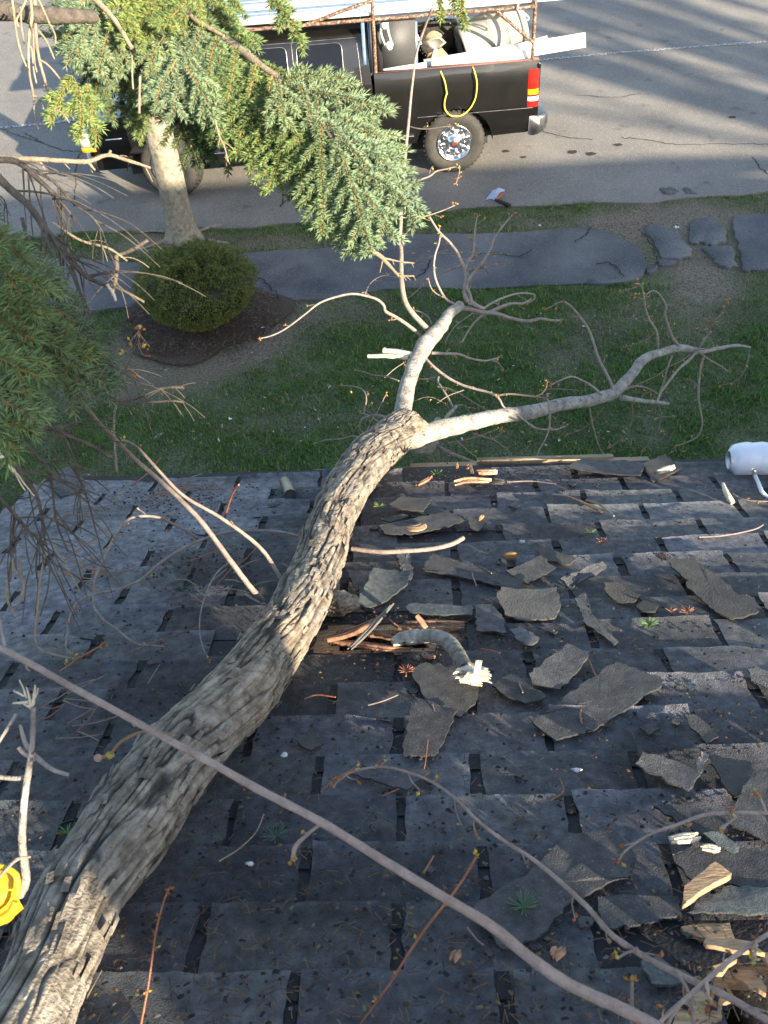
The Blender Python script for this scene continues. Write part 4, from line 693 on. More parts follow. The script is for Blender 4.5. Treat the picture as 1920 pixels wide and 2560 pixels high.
TW_ = [ # (map, points, depth0, depth1, w0, w1, spur step, spur len)
 (F4, [(600, 1200), (540, 1140), (440, 1030), (385, 930), (360, 780), (355, 640), (355, 520), (345, 440)], 4.5, 4.0, 18, 11, 0, 0),
 (lambda x, y: (x, y), [(1000, 610), (1005, 480), (1012, 400), (1022, 300), (1030, 215), (1042, 130), (1065, 60), (1080, 20)], 4.0, 3.4, 11, 5, .5, .03),
 (lambda x, y: (960+x/3.456, 220+y/3.456), [(230, 335), (290, 350), (370, 355), (450, 345), (520, 335), (640, 325)], 3.8, 3.7, 4, 2.5, .1, .02),
 (lambda x, y: (960+x/3.456, 220+y/3.456), [(320, 790), (400, 760), (450, 720), (540, 700), (600, 685), (655, 680)], 3.7, 3.7, 6, 3, .05, .03),
 (lambda x, y: (960+x/3.456, 220+y/3.456), [(655, 680), (650, 730), (640, 780), (620, 830)], 3.7, 3.7, 2.5, 2, .02, .012),
 (F4, [(450, 220), (560, 210), (660, 180), (740, 150), (820, 115)], 3.8, 3.8, 5, 2.5, .12, .02),
 (F4, [(570, 1280), (500, 1220), (400, 1140), (300, 1075), (220, 1030), (205, 980), (150, 930), (60, 900), (-60, 880), (-200, 905), (-350, 960), (-480, 1060), (-640, 1180), (-760, 1240), (-860, 1265)], 4.5, 4.1, 13, 3, .25, .03),
 (F4, [(830, 975), (750, 930), (690, 840), (650, 740), (638, 640), (650, 540), (680, 450), (695, 370)], 4.66, 4.5, 8, 4, .09, .03),
 (F4, [(720, 915), (650, 870), (610, 820), (590, 745)], 4.64, 4.6, 5, 2.5, .07, .02),
 (F4, [(930, 950), (905, 870), (918, 750), (905, 660), (870, 590), (840, 520), (770, 430), (680, 340), (600, 215)], 4.66, 4.6, 15, 5, .1, .035),
 (F4, [(960, 950), (945, 880), (918, 820), (950, 740), (1010, 670), (1070, 590), (1120, 510), (1160, 400), (1220, 310), (1290, 230), (1330, 180)], 4.66, 4.55, 14, 4, .07, .035),
 (F4, [(910, 660), (930, 600), (970, 550), (985, 470), (990, 380), (1000, 280), (1015, 200)], 4.66, 4.6, 8, 3, .055, .03),
 (F4, [(970, 550), (962, 470), (945, 400)], 4.66, 4.62, 5, 3, .05, .02),
 (F4, [(930, 690), (1000, 665), (1100, 645), (1200, 615)], 4.66, 4.6, 6, 3, .05, .03),
 (F4, [(1110, 545), (1160, 535), (1200, 535)], 4.6, 4.58, 4, 3, .03, .02),
 (F4, [(1040, 635), (1070, 645), (1095, 675)], 4.6, 4.58, 4, 2.5, .03, .015),
 (F4, [(870, 1005), (960, 1015), (1060, 1040), (1180, 1050), (1300, 1090), (1450, 1115), (1560, 1095), (1659, 1110), (1740, 1108)], 4.7, 4.8, 17, 6, .3, .03),
 (F4, [(950, 950), (1010, 985), (1070, 1010)], 4.7, 4.75, 17, 9, 0, 0),
 (F4, [(1060, 1010), (1140, 960), (1250, 910), (1380, 875), (1500, 885), (1500, 930), (1440, 965)], 4.75, 4.9, 7, 4, .1, .04),
 (F4, [(1080, 1060), (1180, 1010), (1300, 965), (1400, 965), (1480, 930)], 4.75, 4.9, 11, 6, .12, .04),
 (F4, [(1120, 1040), (1040, 1080), (980, 1140), (930, 1210), (880, 1300)], 4.8, 4.9, 9, 4, .06, .05),
 (F4, [(980, 1040), (900, 1100), (820, 1160), (760, 1250), (735, 1310)], 4.7, 4.7, 4, 2.5, .1, .03),
 (F4, [(620, 1140), (590, 1080), (530, 1040), (460, 1020)], 4.6, 4.7, 5, 3, .1, .03),
 (F4, [(415, 920), (520, 830), (620, 750), (760, 680), (870, 630), (960, 560), (1010, 550)], 5.0, 4.9, 3.5, 4, .1, .03),
 (F4, [(410, 690), (500, 590), (600, 565), (700, 530), (800, 535), (870, 530)], 5.1, 5.0, 3, 3.5, .07, .05),
 (F4, [(40, 890), (90, 790), (190, 725), (320, 740), (450, 775), (540, 800)], 5.1, 5.0, 3, 2.5, .12, .03),
 (F6, [(570, 180), (620, 230), (720, 310), (830, 370), (940, 405), (1040, 430), (1110, 460)], 4.35, 4.15, 9, 6, .07, .008),
 (F6, [(1110, 460), (1200, 445), (1320, 455), (1400, 465), (1500, 480)], 4.15, 4.05, 6, 5, .06, .008),
 (F6, [(1500, 440), (1505, 500), (1515, 560), (1520, 680), (1490, 780), (1440, 870), (1410, 940), (1345, 980)], 4.05, 4.0, 7, 3, .12, .03),
 (F6, [(1420, 460), (1460, 440), (1490, 400), (1500, 350)], 4.05, 4.0, 4, 3, .03, .012),
 (F6, [(1120, 470), (1140, 500), (1170, 550), (1260, 600), (1340, 660), (1420, 710), (1520, 720), (1580, 715), (1640, 690)], 4.15, 4.1, 7, 4, .12, .02),
 (F6, [(610, 130), (700, 135), (820, 140), (900, 170), (1010, 190), (1080, 180), (1130, 165)], 4.6, 4.8, 10, 4, .1, .04),
 (F6, [(1070, 185), (1130, 215), (1160, 260)], 4.8, 4.9, 4, 2, .06, .03),
 (F6, [(775, 545), (740, 480), (690, 400), (660, 350), (665, 315)], 4.3, 4.5, 7, 5, 0, 0),
 (F6, [(640, 320), (560, 330), (480, 330)], 4.5, 4.6, 4, 2, .06, .02),
 (F6, [(660, 390), (760, 410), (870, 470), (980, 540), (1060, 580), (1110, 610)], 4.5, 4.4, 4, 4, .04, .008),
 (F6, [(800, 540), (850, 530), (890, 560), (900, 600)], 4.35, 4.4, 6, 3, .05, .03),
 (F6, [(360, 345), (260, 310), (160, 300), (90, 275), (30, 265)], 4.3, 4.5, 5, 3, .2, .03),
 (F6, [(250, 320), (330, 250), (400, 205)], 4.4, 4.4, 3, 2, .2, .02),
 (F6, [(310, 650), (250, 620), (170, 610), (80, 640), (60, 700), (90, 760), (100, 800)], 4.0, 4.2, 9, 5, .15, .04),
 (F6, [(250, 715), (190, 650), (130, 610), (60, 590)], 4.05, 4.3, 6, 3, .08, .05),
 (F6, [(90, 600), (110, 480), (80, 410), (0, 385), (-90, 380)], 4.3, 4.5, 5, 2.5, .15, .03),
 (F6, [(100, 760), (150, 650), (200, 570), (260, 450)], 4.2, 4.4, 3, 2, .1, .05),
 (F6, [(60, 780), (0, 770), (-80, 790), (-200, 800), (-300, 830)], 4.0, 4.1, 5, 2.5, .1, .04),
 (F6, [(550, 1260), (480, 1200)], 4.3, 4.2, 2, 2, 0, 0),
 (F6, [(930, 750), (1000, 770), (1090, 800), (1160, 850), (1220, 905), (1240, 980)], 4.1, 4.2, 6, 2.5, .1, .03),
 (F6, [(1090, 790), (1140, 750), (1155, 720)], 4.15, 4.15, 3, 2, .05, .02),
 (F6, [(800, 800), (880, 870), (950, 930), (1040, 1000)], 4.0, 4.0, 3, 2, .1, .03),
 (F6, [(730, 820), (860, 800), (1000, 760), (1120, 715)], 4.0, 4.1, 3, 2, .1, .02),
 (F6, [(690, 970), (740, 930), (740, 960), (700, 1010)], 4.2, 4.2, 3, 2, .05, .03),
 (F6, [(600, 850), (600, 930), (605, 1010)], 4.1, 4.2, 8, 7, 0, 0),
 (F6, [(660, 870), (665, 940), (660, 1010)], 4.1, 4.2, 7, 6, 0, 0),
 (F6, [(480, 500), (560, 470), (640, 480), (740, 540)], 4.4, 4.3, 3, 3, .1, .03),
 (F5, [(470, 1000), (455, 920), (400, 810), (355, 720), (320, 610), (280, 500), (210, 400), (150, 330), (90, 285)], 4.38, 4.3, 11, 5, .2, .03),
 (F5, [(90, 285), (40, 300), (0, 325), (-50, 345)], 4.3, 4.3, 3, 2, .05, .02),
 (F5, [(385, 1010), (310, 940), (220, 890), (150, 865), (60, 895), (-10, 930)], 4.32, 4.3, 8, 3, .1, .03),
 (F5, [(210, 975), (120, 965), (0, 960), (-90, 975)], 4.4, 4.5, 4, 2, .15, .03),
 (F5, [(815, 660), (812, 590), (800, 510), (750, 430), (715, 330), (705, 250), (685, 165), (640, 150)], 4.62, 4.2, 7, 4, .06, .02),
 (F5, [(685, 165), (620, 185), (530, 210)], 4.2, 4.2, 3, 2, .03, .015),
 (F5, [(710, 275), (670, 260), (635, 250)], 4.25, 4.22, 3, 2, .03, .015),
 (F5, [(790, 530), (740, 575), (660, 610), (565, 640)], 4.66, 4.8, 3, 2, .05, .02),
 (F5, [(975, 630), (930, 570), (895, 480), (870, 390), (875, 320), (830, 240), (780, 205), (720, 235)], 4.64, 4.4, 9, 3, .15, .03),
 (F5, [(1120, 665), (1165, 590), (1215, 530), (1205, 515)], 4.68, 4.5, 7, 5, 0, 0),
 (F5, [(1205, 515), (1240, 450), (1300, 390), (1330, 330), (1355, 290)], 4.5, 4.3, 5, 3, .04, .02),
 (F5, [(1205, 515), (1200, 470), (1190, 435)], 4.5, 4.45, 3, 2, .03, .015),
 (F5, [(1220, 540), (1170, 510), (1120, 490)], 4.5, 4.5, 3, 2, .03, .015),
 (F5, [(1130, 660), (1190, 650), (1240, 640), (1225, 590), (1180, 570)], 4.7, 4.7, 4, 2, .1, .02),
 (F5, [(1110, 670), (1050, 740), (970, 810), (900, 900), (840, 980), (810, 1050)], 4.68, 4.62, 9, 6, .2, .02),
 (F5, [(1120, 675), (1200, 730), (1290, 780), (1360, 830)], 4.7, 4.8, 5, 3, .12, .03),
 (F5, [(1170, 700), (1145, 780), (1130, 900), (1125, 1020), (1140, 1120), (1155, 1220), (1130, 1310), (1060, 1360), (950, 1400)], 4.7, 4.9, 8, 3, .12, .03),
 (F5, [(1120, 940), (1090, 910), (1055, 885)], 4.8, 4.8, 3, 2, .1, .02),
 (F5, [(1520, 640), (1500, 760), (1460, 850), (1390, 910), (1290, 930)], 4.86, 5.0, 3, 2, .05, .03),
 (F5, [(925, 700), (890, 790), (860, 900), (830, 980)], 4.7, 4.7, 5, 4, .12, .03),
 (F5, [(1080, 680), (1000, 740), (900, 790), (800, 860), (690, 910), (630, 940)], 4.75, 4.9, 3, 2, .07, .02),
 (F5, [(555, 970), (620, 940), (700, 945), (770, 970), (810, 1000)], 4.45, 4.6, 6, 4, .1, .02),
 (F5, [(690, 1025), (710, 995), (750, 985)], 4.6, 4.6, 3, 2, .1, .02),
 (F5, [(605, 1050), (620, 1130), (605, 1240), (560, 1320), (500, 1370), (450, 1410)], 4.45, 4.8, 4, 2, .08, .03),
 (F5, [(820, 1070), (835, 1180), (810, 1290), (760, 1360), (700, 1430)], 4.6, 4.9, 4, 2, .08, .03),
 (F5, [(830, 1175), (920, 1172)], 4.8, 4.8, 2, 1.5, .1, .02),
 (F5, [(290, 1105), (305, 1210), (335, 1320), (370, 1420), (430, 1500)], 4.3, 4.5, 6, 3, .12, .03),
 (F5, [(395, 1100), (330, 1190), (250, 1260), (120, 1310)], 4.3, 4.6, 3, 2, .06, .02),
 (F5, [(250, 950), (270, 1000), (310, 1020)], 4.35, 4.4, 3, 2, .1, .02),
 (lambda x, y: (x, y), [(1160, 975), (1120, 990), (1090, 1010)], 4.3, 4.3, 3, 2, 0, 0),
]
mbud = MB(); cnt = 0
for f_, L_, d0, d1, w0, w1, st, ln in TW_:
    w1b = max(w1, 2.2); P, R_ = PX(mp(f_, L_, d0, d1, max(w0*.85, 2.6), w1b), 5); mt = MB(); g = rnd.uniform(.8, 1.15); c_ = A(1.25, 1.22, 1.2)*g if w0 > 6 else A(1, .95, .9)*g
    tube(mt, P, R_, 8 if w0 > 6 else 6, True, c_, .08)
    if st: spurs(mt, mbud, P, R_, st, ln, 4, colr=c_, sc=1.2)
    o = mt.build('twig', M['twig'], ft, smooth=True)
    if mbud.n: mbud.build('buds', M['bud'], o)['kind'] = 'stuff'
    mbud = MB()
# torn pale stub on the leader
for L_, w0, w1 in (([(1030, 886), (990, 880), (960, 876)], 12, 16), ([(1022, 894), (975, 890), (920, 891)], 14, 9)):
    P, R_ = PX([(u, v, 4.28+.03*i, w0+(w1-w0)*i/2) for i, (u, v) in enumerate(L_)], 4); mb = MB(); tube(mb, P, R_, 7, True, None, .4); mb.build('torn_stub', M['rawwood'], ft)
# ---------------------------------------------- limbs lying on the left part of the roof (still joined to the trunk)
C5 = lambda x, y: (x/3.456, 1140+y/3.456)
def btwig(name, f_, L_, h0, h1, w0, w1, st=0, ln=.03, m='twig', parent=ft, g=1.1, bn=2, tipn=5, sc=1., hs=None, budpart=None):
    n = len(L_); pts = [(*f_(*q), (hs[i] if hs else h0+(h1-h0)*i/(n-1)), w0+(w1-w0)*i/(n-1)) for i, q in enumerate(L_)]; P, R_ = PRF(pts, 6); R_ = R_*.82; mt = MB(); c_ = A(1, .93, .88)*g*.85
    tube(mt, P, R_, 10, True, c_, .1); bm = MB() 
    if st: spurs(mt, bm, P, R_, st, ln, tipn, colr=c_, budn=bn, sc=sc)
    o = mt.build(name, M[m], parent, smooth=True)
    if bm.n: bm.build('buds', M['bud'], o)['kind'] = 'stuff'
    return o
ID = lambda x, y: (x, y)
btwig('limb', ID, [(655, 1500), (620, 1460), (560, 1380), (500, 1300), (420, 1220), (340, 1150), (290, 1100), (250, 1060), (215, 1018)], .12, .75, 18, 11, .0, g=1.15)
btwig('limb', ID, [(705, 1450), (660, 1380), (610, 1335), (545, 1290), (460, 1240), (400, 1180), (345, 1120), (310, 1100)], .12, .60, 13, 8, .3, g=1.15)
btwig('limb', ID, [(292, 1180), (285, 1060), (296, 990), (312, 930), (335, 870), (345, 845), (350, 820)], .55, .95, 6, 8, .12, .03, g=1.0)
btwig('limb', ID, [(748, 1340), (700, 1330), (640, 1327), (560, 1332), (480, 1360), (410, 1400), (350, 1450), (290, 1475), (240, 1485), (195, 1505), (175, 1540), (168, 1590), (165, 1620), (185, 1640)], .10, .05, 9, 5, .12, .025)
btwig('limb', C5, [(1700, 710), (1600, 640), (1500, 590), (1400, 540), (1290, 520), (1150, 530), (1060, 590), (990, 690), (930, 820), (860, 960), (815, 1080), (805, 1200), (815, 1310), (900, 1420), (1000, 1490), (1110, 1580), (1200, 1630), (1300, 1640), (1430, 1650)], .06, .05, 9, 6, .1, .03, hs=[.05, .08, .10, .13, .16, .18, .2, .2, .19, .17, .15, .12, .10, .08, .06, .05, .04, .03, .03])
btwig('limb', C1, [(1000, 210), (940, 260), (900, 330), (870, 420), (862, 500), (875, 580), (905, 640)], .12, .04, 6, 4, .3)
btwig('limb', C1, [(1060, 355), (1100, 380), (1150, 400)], .1, .1, 7, 7)
btwig('limb', ID, [(880, 1372), (950, 1380), (1010, 1378), (1080, 1372), (1130, 1360), (1158, 1345)], .06, .07, 14, 14, g=1.3)
btwig('twig', ID, [(560, 1300), (572, 1260), (585, 1225), (597, 1212)], .1, .35, 7, 6, g=1.1, m='redtwig')
# ---------------------------------------------- loose limbs crossing the foreground
def loose(name, pts, label, st, ln, m='twig', g=1., cat='branch', sc=1., extra=(), seg=12, bn=2, tipn=6):
    P, R_ = PX(pts, 10); R_ = R_*.66; L = np.concatenate([[0], np.cumsum(np.linalg.norm(np.diff(P, axis=0), axis=1))]); base = P[0]
    t = thing(name, base, label, cat); mt = MB(); bm = MB(); c_ = A(1.02, .90, .84)*g; gg = 1+.12*vn(np.stack([L*60, 0*L, 0*L], 1)); col = gg[:, None]*c_
    R_ = R_*(1+.10*np.exp(-(vn(np.stack([L*26, 0*L, 0*L+3], 1))/.10)**2)+.04*vn(np.stack([L*60, 0*L, 0*L+13], 1))); P = P+.0016*np.stack([vn(np.stack([L*13, 0*L, 0*L+k_], 1)) for k_ in (31, 32, 33)], 1); tube(mt, P, R_, seg, True, col, .06)
    if st: spurs(mt, bm, P, R_, st, ln, tipn, colr=c_, sc=sc*.62, budn=bn)
    mt.build('stem', M[m], t, smooth=True)
    for ex in extra:
        P2, R2 = PX(ex[0], 6); m3_ = MB(); tube(m3_, P2, R2, 8, True, c_, .08)
        if ex[1]: spurs(m3_, bm, P2, R2, ex[1], ex[2], 6, colr=c_, sc=sc*.62)
        m3_.build('side_twig', M[m], t, smooth=True)
    if bm.n: bm.build('buds', M['bud'], t)['kind'] = 'stuff'
    return t
loose('bare_branch', [(-60, 1600, 1.02, 22), (0, 1622, 1.0, 24), (110, 1680, .98, 25), (240, 1750, .96, 25), (400, 1840, .94, 27), (600, 1950, .92, 29), (780, 2045, .90, 31), (950, 2150, .89, 34), (1090, 2235, .88, 36), (1220, 2310, .88, 40), (1320, 2390, .88, 44), (1430, 2465, .88, 46), (1560, 2530, .88, 48), (1680, 2590, .88, 50)], 'long smooth purplish grey branch crossing the foreground from the left edge to the bottom', .10, .006, g=1.2, sc=.7, bn=1, tipn=0,
      extra=[([(12, 1615, 1.0, 8), (4, 1580, 1.02, 6), (0, 1550, 1.04, 5), (-8, 1520, 1.06, 4)], 0, 0), ([(800, 2060, .9, 9), (770, 2085, .9, 9), (740, 2115, .9, 12), (730, 2150, .9, 8)], .02, .008)])
loose('budding_branch', [(830, 1965, 1.25, 5), (880, 1930, 1.22, 7), (960, 1918, 1.2, 9), (1060, 1945, 1.18, 10), (1130, 1990, 1.15, 12), (1190, 2050, 1.13, 13), (1260, 2105, 1.12, 15), (1330, 2150, 1.1, 16), (1400, 2205, 1.08, 18), (1470, 2270, 1.06, 20), (1530, 2340, 1.04, 22), (1620, 2400, 1.03, 24), (1730, 2455, 1.02, 26), (1830, 2500, 1.01, 28), (1950, 2570, 1.0, 32)], 'budding twig running from the middle of the roof down to the bottom right corner', .05, .022, g=1.05, sc=1.1, bn=2,
      extra=[([(1690, 2425, 1.02, 10), (1720, 2480, 1.02, 10), (1735, 2560, 1.02, 10)], .02, .008), ([(1580, 2560, 1.02, 11), (1580, 2500, 1.03, 9), (1580, 2455, 1.04, 8)], .02, .006), ([(1595, 2370, 1.03, 8), (1560, 2385, 1.03, 7), (1543, 2397, 1.03, 7)], .02, .005)])
loose('budding_branch', [(2020, 2030, 1.02, 14), (1920, 2033, 1.02, 14), (1830, 2032, 1.02, 13), (1760, 2038, 1.03, 13), (1700, 2060, 1.04, 12), (1640, 2080, 1.05, 10), (1600, 2100, 1.06, 9), (1560, 2128, 1.07, 8), (1545, 2150, 1.08, 6)], 'sunlit twig tip with swollen yellow buds entering from the right edge', .045, .012, g=1.25, sc=.95, bn=3,
      extra=[([(1842, 2040, 1.02, 8), (1820, 2058, 1.02, 7), (1800, 2072, 1.02, 9)], .03, .003), ([(1915, 2030, 1.02, 7), (1905, 2005, 1.02, 7), (1890, 1980, 1.02, 9)], .03, .003)])
loose('budding_branch', [(1600, 2640, .98, 18), (1650, 2555, .99, 16), (1720, 2490, 1.0, 18), (1790, 2430, 1.0, 18), (1860, 2375, 1.0, 18), (1905, 2345, 1.0, 16), (1990, 2290, 1.0, 15)], 'thick pale twig crossing the bottom right corner over the broken plywood', .06, .01, g=1.45, sc=1.1,
      extra=[([(1764, 2450, 1.0, 10), (1772, 2490, .99, 9), (1778, 2508, .99, 10)], .012, .004), ([(1890, 2350, 1.0, 10), (1888, 2375, .99, 9), (1885, 2400, .99, 9)], .015, .004), ([(1700, 2510, 1.0, 10), (1675, 2550, 1.0, 9), (1660, 2600, 1.0, 8)], .02, .006)])
loose('red_twig', [(900, 2560, 1.1, 6), (965, 2470, 1.08, 8), (1010, 2400, 1.07, 9), (1060, 2330, 1.06, 10), (1110, 2262, 1.05, 10), (1150, 2205, 1.05, 9), (1190, 2140, 1.05, 8)], 'orange red shoot rising behind the long grey branch near the bottom centre', .05, .006, m='redtwig', sc=.9)
loose('red_twig', [(335, 2640, 1.1, 7), (352, 2550, 1.1, 7), (370, 2450, 1.1, 7), (392, 2330, 1.1, 7), (408, 2260, 1.1, 7), (420, 2225, 1.1, 6)], 'thin dark red shoot standing alone right of the trunk near the bottom left', .035, .004, m='redtwig', sc=.8)
loose('red_twig', [(800, 1980, 1.3, 5), (840, 1945, 1.28, 6), (890, 1925, 1.26, 7), (940, 1918, 1.25, 7)], 'red budded twig tip at the start of the upper long twig', .02, .02, m='redtwig', sc=1.)
loose('snapped_branch', [(48, 2240, 1.20, 30), (62, 2200, 1.19, 31), (52, 2110, 1.17, 29), (58, 2040, 1.16, 27), (70, 1940, 1.15, 25), (78, 1860, 1.14, 20), (82, 1770, 1.14, 19)], 'pale barked branch standing up at the left edge with a shredded white top end', 0, 0, g=.9, seg=14, m='smoothbark',
      extra=[([(66, 1944, 1.16, 12), (30, 1946, 1.16, 12), (-30, 1938, 1.16, 12)], 0, 0), ([(-20, 1880, 1.2, 9), (10, 1835, 1.2, 8), (40, 1785, 1.2, 8)], 0, 0)])
sb = [o for o in bpy.data.objects if o.name == 'snapped_branch'][0]; mb = MB()
for (a, b, w_) in [((80, 1765), (88, 1712), 10), ((76, 1765), (66, 1718), 8), ((70, 1755), (32, 1758), 9), ((60, 1740), (34, 1728), 7), ((84, 1750), (96, 1720), 6), ((78, 1770), (60, 1762), 8), ((66, 1745), (48, 1700), 5)]:
    P, R_ = PX([(*a, 1.14, w_), ((a[0]+b[0])/2+2, (a[1]+b[1])/2, 1.14, w_*.8), (*b, 1.13, w_*.4)], 3); tube(mb, P, R_, 5, True, None, .5)
mb.build('torn_end', M['rawwood'], sb)
loose('split_stick', [(48, 1812, 1.3, 12), (62, 1860, 1.3, 18), (90, 1895, 1.3, 18), (130, 1925, 1.3, 17), (170, 1938, 1.3, 14)], 'peeled white stick with a bent body lying behind the pale snapped branch', 0, 0, g=1.0, m='smoothbark', extra=[([(46, 1868, 1.3, 10), (62, 1884, 1.3, 12), (90, 1900, 1.3, 12)], 0, 0)])
# curved broken branch on the roof
P, R_ = PRF([(980, 1606, .05, 22), (1010, 1596, .055, 36), (1060, 1590, .065, 36), (1100, 1594, .075, 36), (1130, 1615, .08, 38), (1150, 1645, .085, 38), (1165, 1675, .09, 44)], 10)
cb = thing('broken_branch', P[0], 'smooth curved branch piece with a bright torn end, lying beside the splintered hole', 'branch'); L = np.linspace(0, 1, len(P)); mb = MB(); tube(mb, P, R_, 22, True, np.clip(1.45-1.1*L+.3*vn(np.stack([L*40, 0*L, 0*L], 1)), .3, 2)[:, None]*A(1, .95, .85), .12); mb.build('stem', M['smoothbark'], cb, smooth=True)
mb = MB(); e = P[-1]; 
for k in range(60):
    b = rf(1150+rnd.uniform(-8, 34), 1672+rnd.uniform(-6, 26), .07+rnd.uniform(-.035, .03)); t_ = b+unit(EX*rnd.uniform(.6, 1.)-DN*rnd.uniform(.35, .7)+NR*rnd.uniform(-.12, .2))*rnd.uniform(.012, .055); tube(mb, crs([b, (b+t_)/2, t_], 2), np.linspace(.012, .0015, 5), 5, True, None, .5, sc_=(1, .35))
for k in range(9): b = rf(1186+rnd.uniform(-6, 8), 1690, .09); tube(mb, [b, b-DN*.02+NR*.05+EX*rnd.uniform(-.01, .01)], [.010, .002], 5, True, None, .5, sc_=(1, .4))
mb.build('torn_end', M['rawwood'], cb)
# small brown pine-cone-like chunk, buds leaf, pale pebble bits
mb = MB(); lump(mb, rf(1275, 1388, .03), A(.024, .012, .010), A(.30, .17, .07), 1, 3, 8, 10, .4); tag(mb.build('rotten_wood_chunk', M['litter']), 'rotten orange brown wood chunk on the roof right of the pale curved stick', 'wood chunk')
for k, (u, v, s_, lb) in enumerate([(1305, 1354, .010, 'tiny white chip lying above the orange brown wood chunk'), (1443, 1925, .010, 'small pale crumpled chip on the roof below the largest torn slab'), (625, 2160, .008, 'tiny pale grey pebble on the roof right of the trunk, near the green sprig'), (710, 1886, .009, 'small white splinter on the roof right of the trunk')]):
    mb = MB(); lump(mb, rf(u, v, .018), A(s_, s_*.6, s_*.5), A(.6, .62, .62), 1, k, 5, 7, .6); tag(mb.build('pale_chip', M['litter']), lb, 'chip')
for k, (u, v, d, lb) in enumerate([(246, 1895, 1.25, 'round cut pale twig end at the left above the trunk'), (275, 1888, 1.25, 'round yellow green leaf bud beside the pale cut twig end')]):
    mb = MB(); lump(mb, at(u, v, d), A(.006, .005, .006), [A(.36, .27, .2), A(.32, .27, .06)][k], 1, k, 7, 9, .2); P_, R_ = PX([(u, v, d, 8), (u+30, v-35, d-.02, 8), (u+90, v-60, d-.05, 9), (u+160, v-50, d-.1, 8)], 4) if k else PX([(u, v, d, 10), (u+14, v-4, d, 9), (u+30, v-6, d, 8)], 3); tube(mb, P_, R_, 6, True, A(.25, .16, .08)); tag(mb.build('bud_twig', M['litter']), lb, 'bud')
# ================================================= SPRUCE (its stem stands left of the frame)
sp = thing('spruce_tree', (-4.6, 4.2, 0), 'blue green spruce whose drooping needled boughs hang into the view from the upper left', 'tree')
mb = MB(); Pz = crs([(-4.6, 4.2, -.1), (-4.6, 4.2, 3), (-4.55, 4.2, 7), (-4.6, 4.2, 11), (-4.6, 4.2, 14)], 8); tube(mb, Pz, np.linspace(.26, .03, len(Pz)), 14, True, None, .15); mb.build('trunk', M['greybranch'], sp)
mix = lambda a, b, t: a*(1-t)+b*t
BLUE = A(.26, .35, .23); GRN = A(.20, .285, .09); YEL = A(.28, .345, .085); DKG = A(.075, .13, .05)
def needles(mb, P, per_m, ln, base, w_=.0011, tipb=1., up=.15):
    """needles all round a shoot; P is its centre line"""
    L = np.concatenate([[0], np.cumsum(np.linalg.norm(np.diff(P, axis=0), axis=1))]); n = max(6, int(per_m*L[-1])); s = np.sort(rg.uniform(0, L[-1], n)); s[-5:] = L[-1]
    C_ = np.stack([np.interp(s, L, P[:, i]) for i in range(3)], 1); Tn, Un, Bn = frames(P); t = np.stack([np.interp(s, L, Tn[:, i]) for i in range(3)], 1); t /= np.linalg.norm(t, axis=1)[:, None]
    u_ = np.stack([np.interp(s, L, Un[:, i]) for i in range(3)], 1); b_ = np.cross(t, u_); a = rg.uniform(0, 2*math.pi, n); be = np.radians(rg.uniform(42, 68, n)); be = np.where(s > L[-1]*.97, np.radians(rg.uniform(5, 45, n)), be)
    rd = np.cos(a)[:, None]*u_+np.sin(a)[:, None]*b_; d_ = t*np.cos(be)[:, None]+rd*np.sin(be)[:, None]+A(0, 0, up); d_ /= np.linalg.norm(d_, axis=1)[:, None]
    l_ = ln*rg.uniform(.7, 1.15, n)*np.where(d_[:, 2] > -.3, 1, .8); cam_ = CP-C_; sd = np.cross(d_, cam_); sd /= np.linalg.norm(sd, axis=1)[:, None]+1e-9; o_ = np.cross(sd, d_); m_ = C_+d_*(l_*.55)[:, None]+t*(.06*l_)[:, None]*0+A(0, 0, .0006)
    tp = C_+d_*l_[:, None]+t*(.12*l_)[:, None]
    rnd_a = rg.uniform(0, 6.28, n)[:, None]; s1 = sd*np.cos(rnd_a)*1.0+o_*np.sin(rnd_a)
    s1 = sd*.85+s1*.3; s1 /= np.linalg.norm(s1, axis=1)[:, None]; s2 = np.cross(d_, s1)
    V = np.stack([C_-s1*w_*.7, C_+s1*w_*.7, C_+s2*w_*.9, m_-s1*w_, m_+s1*w_, m_+s2*w_*1.0, tp], 1).reshape(-1, 3); i = (np.arange(n)*7)[:, None]
    F = np.concatenate([i+A(0, 1, 4).astype(int), i+A(0, 4, 3).astype(int), i+A(1, 2, 5).astype(int), i+A(1, 5, 4).astype(int), i+A(2, 0, 3).astype(int), i+A(2, 3, 5).astype(int), i+A(3, 4, 6).astype(int), i+A(4, 5, 6).astype(int), i+A(5, 3, 6).astype(int)])
    c = base*(rg.uniform(.7, 1.3, n)[:, None])*np.where(rg.uniform(0, 1, n) < .04, .6, 1)[:, None]; c = np.clip(c, 0, 1); mb.add(V, F, np.repeat(c, 7, 0))
TWC = A(.30, .16, .06)
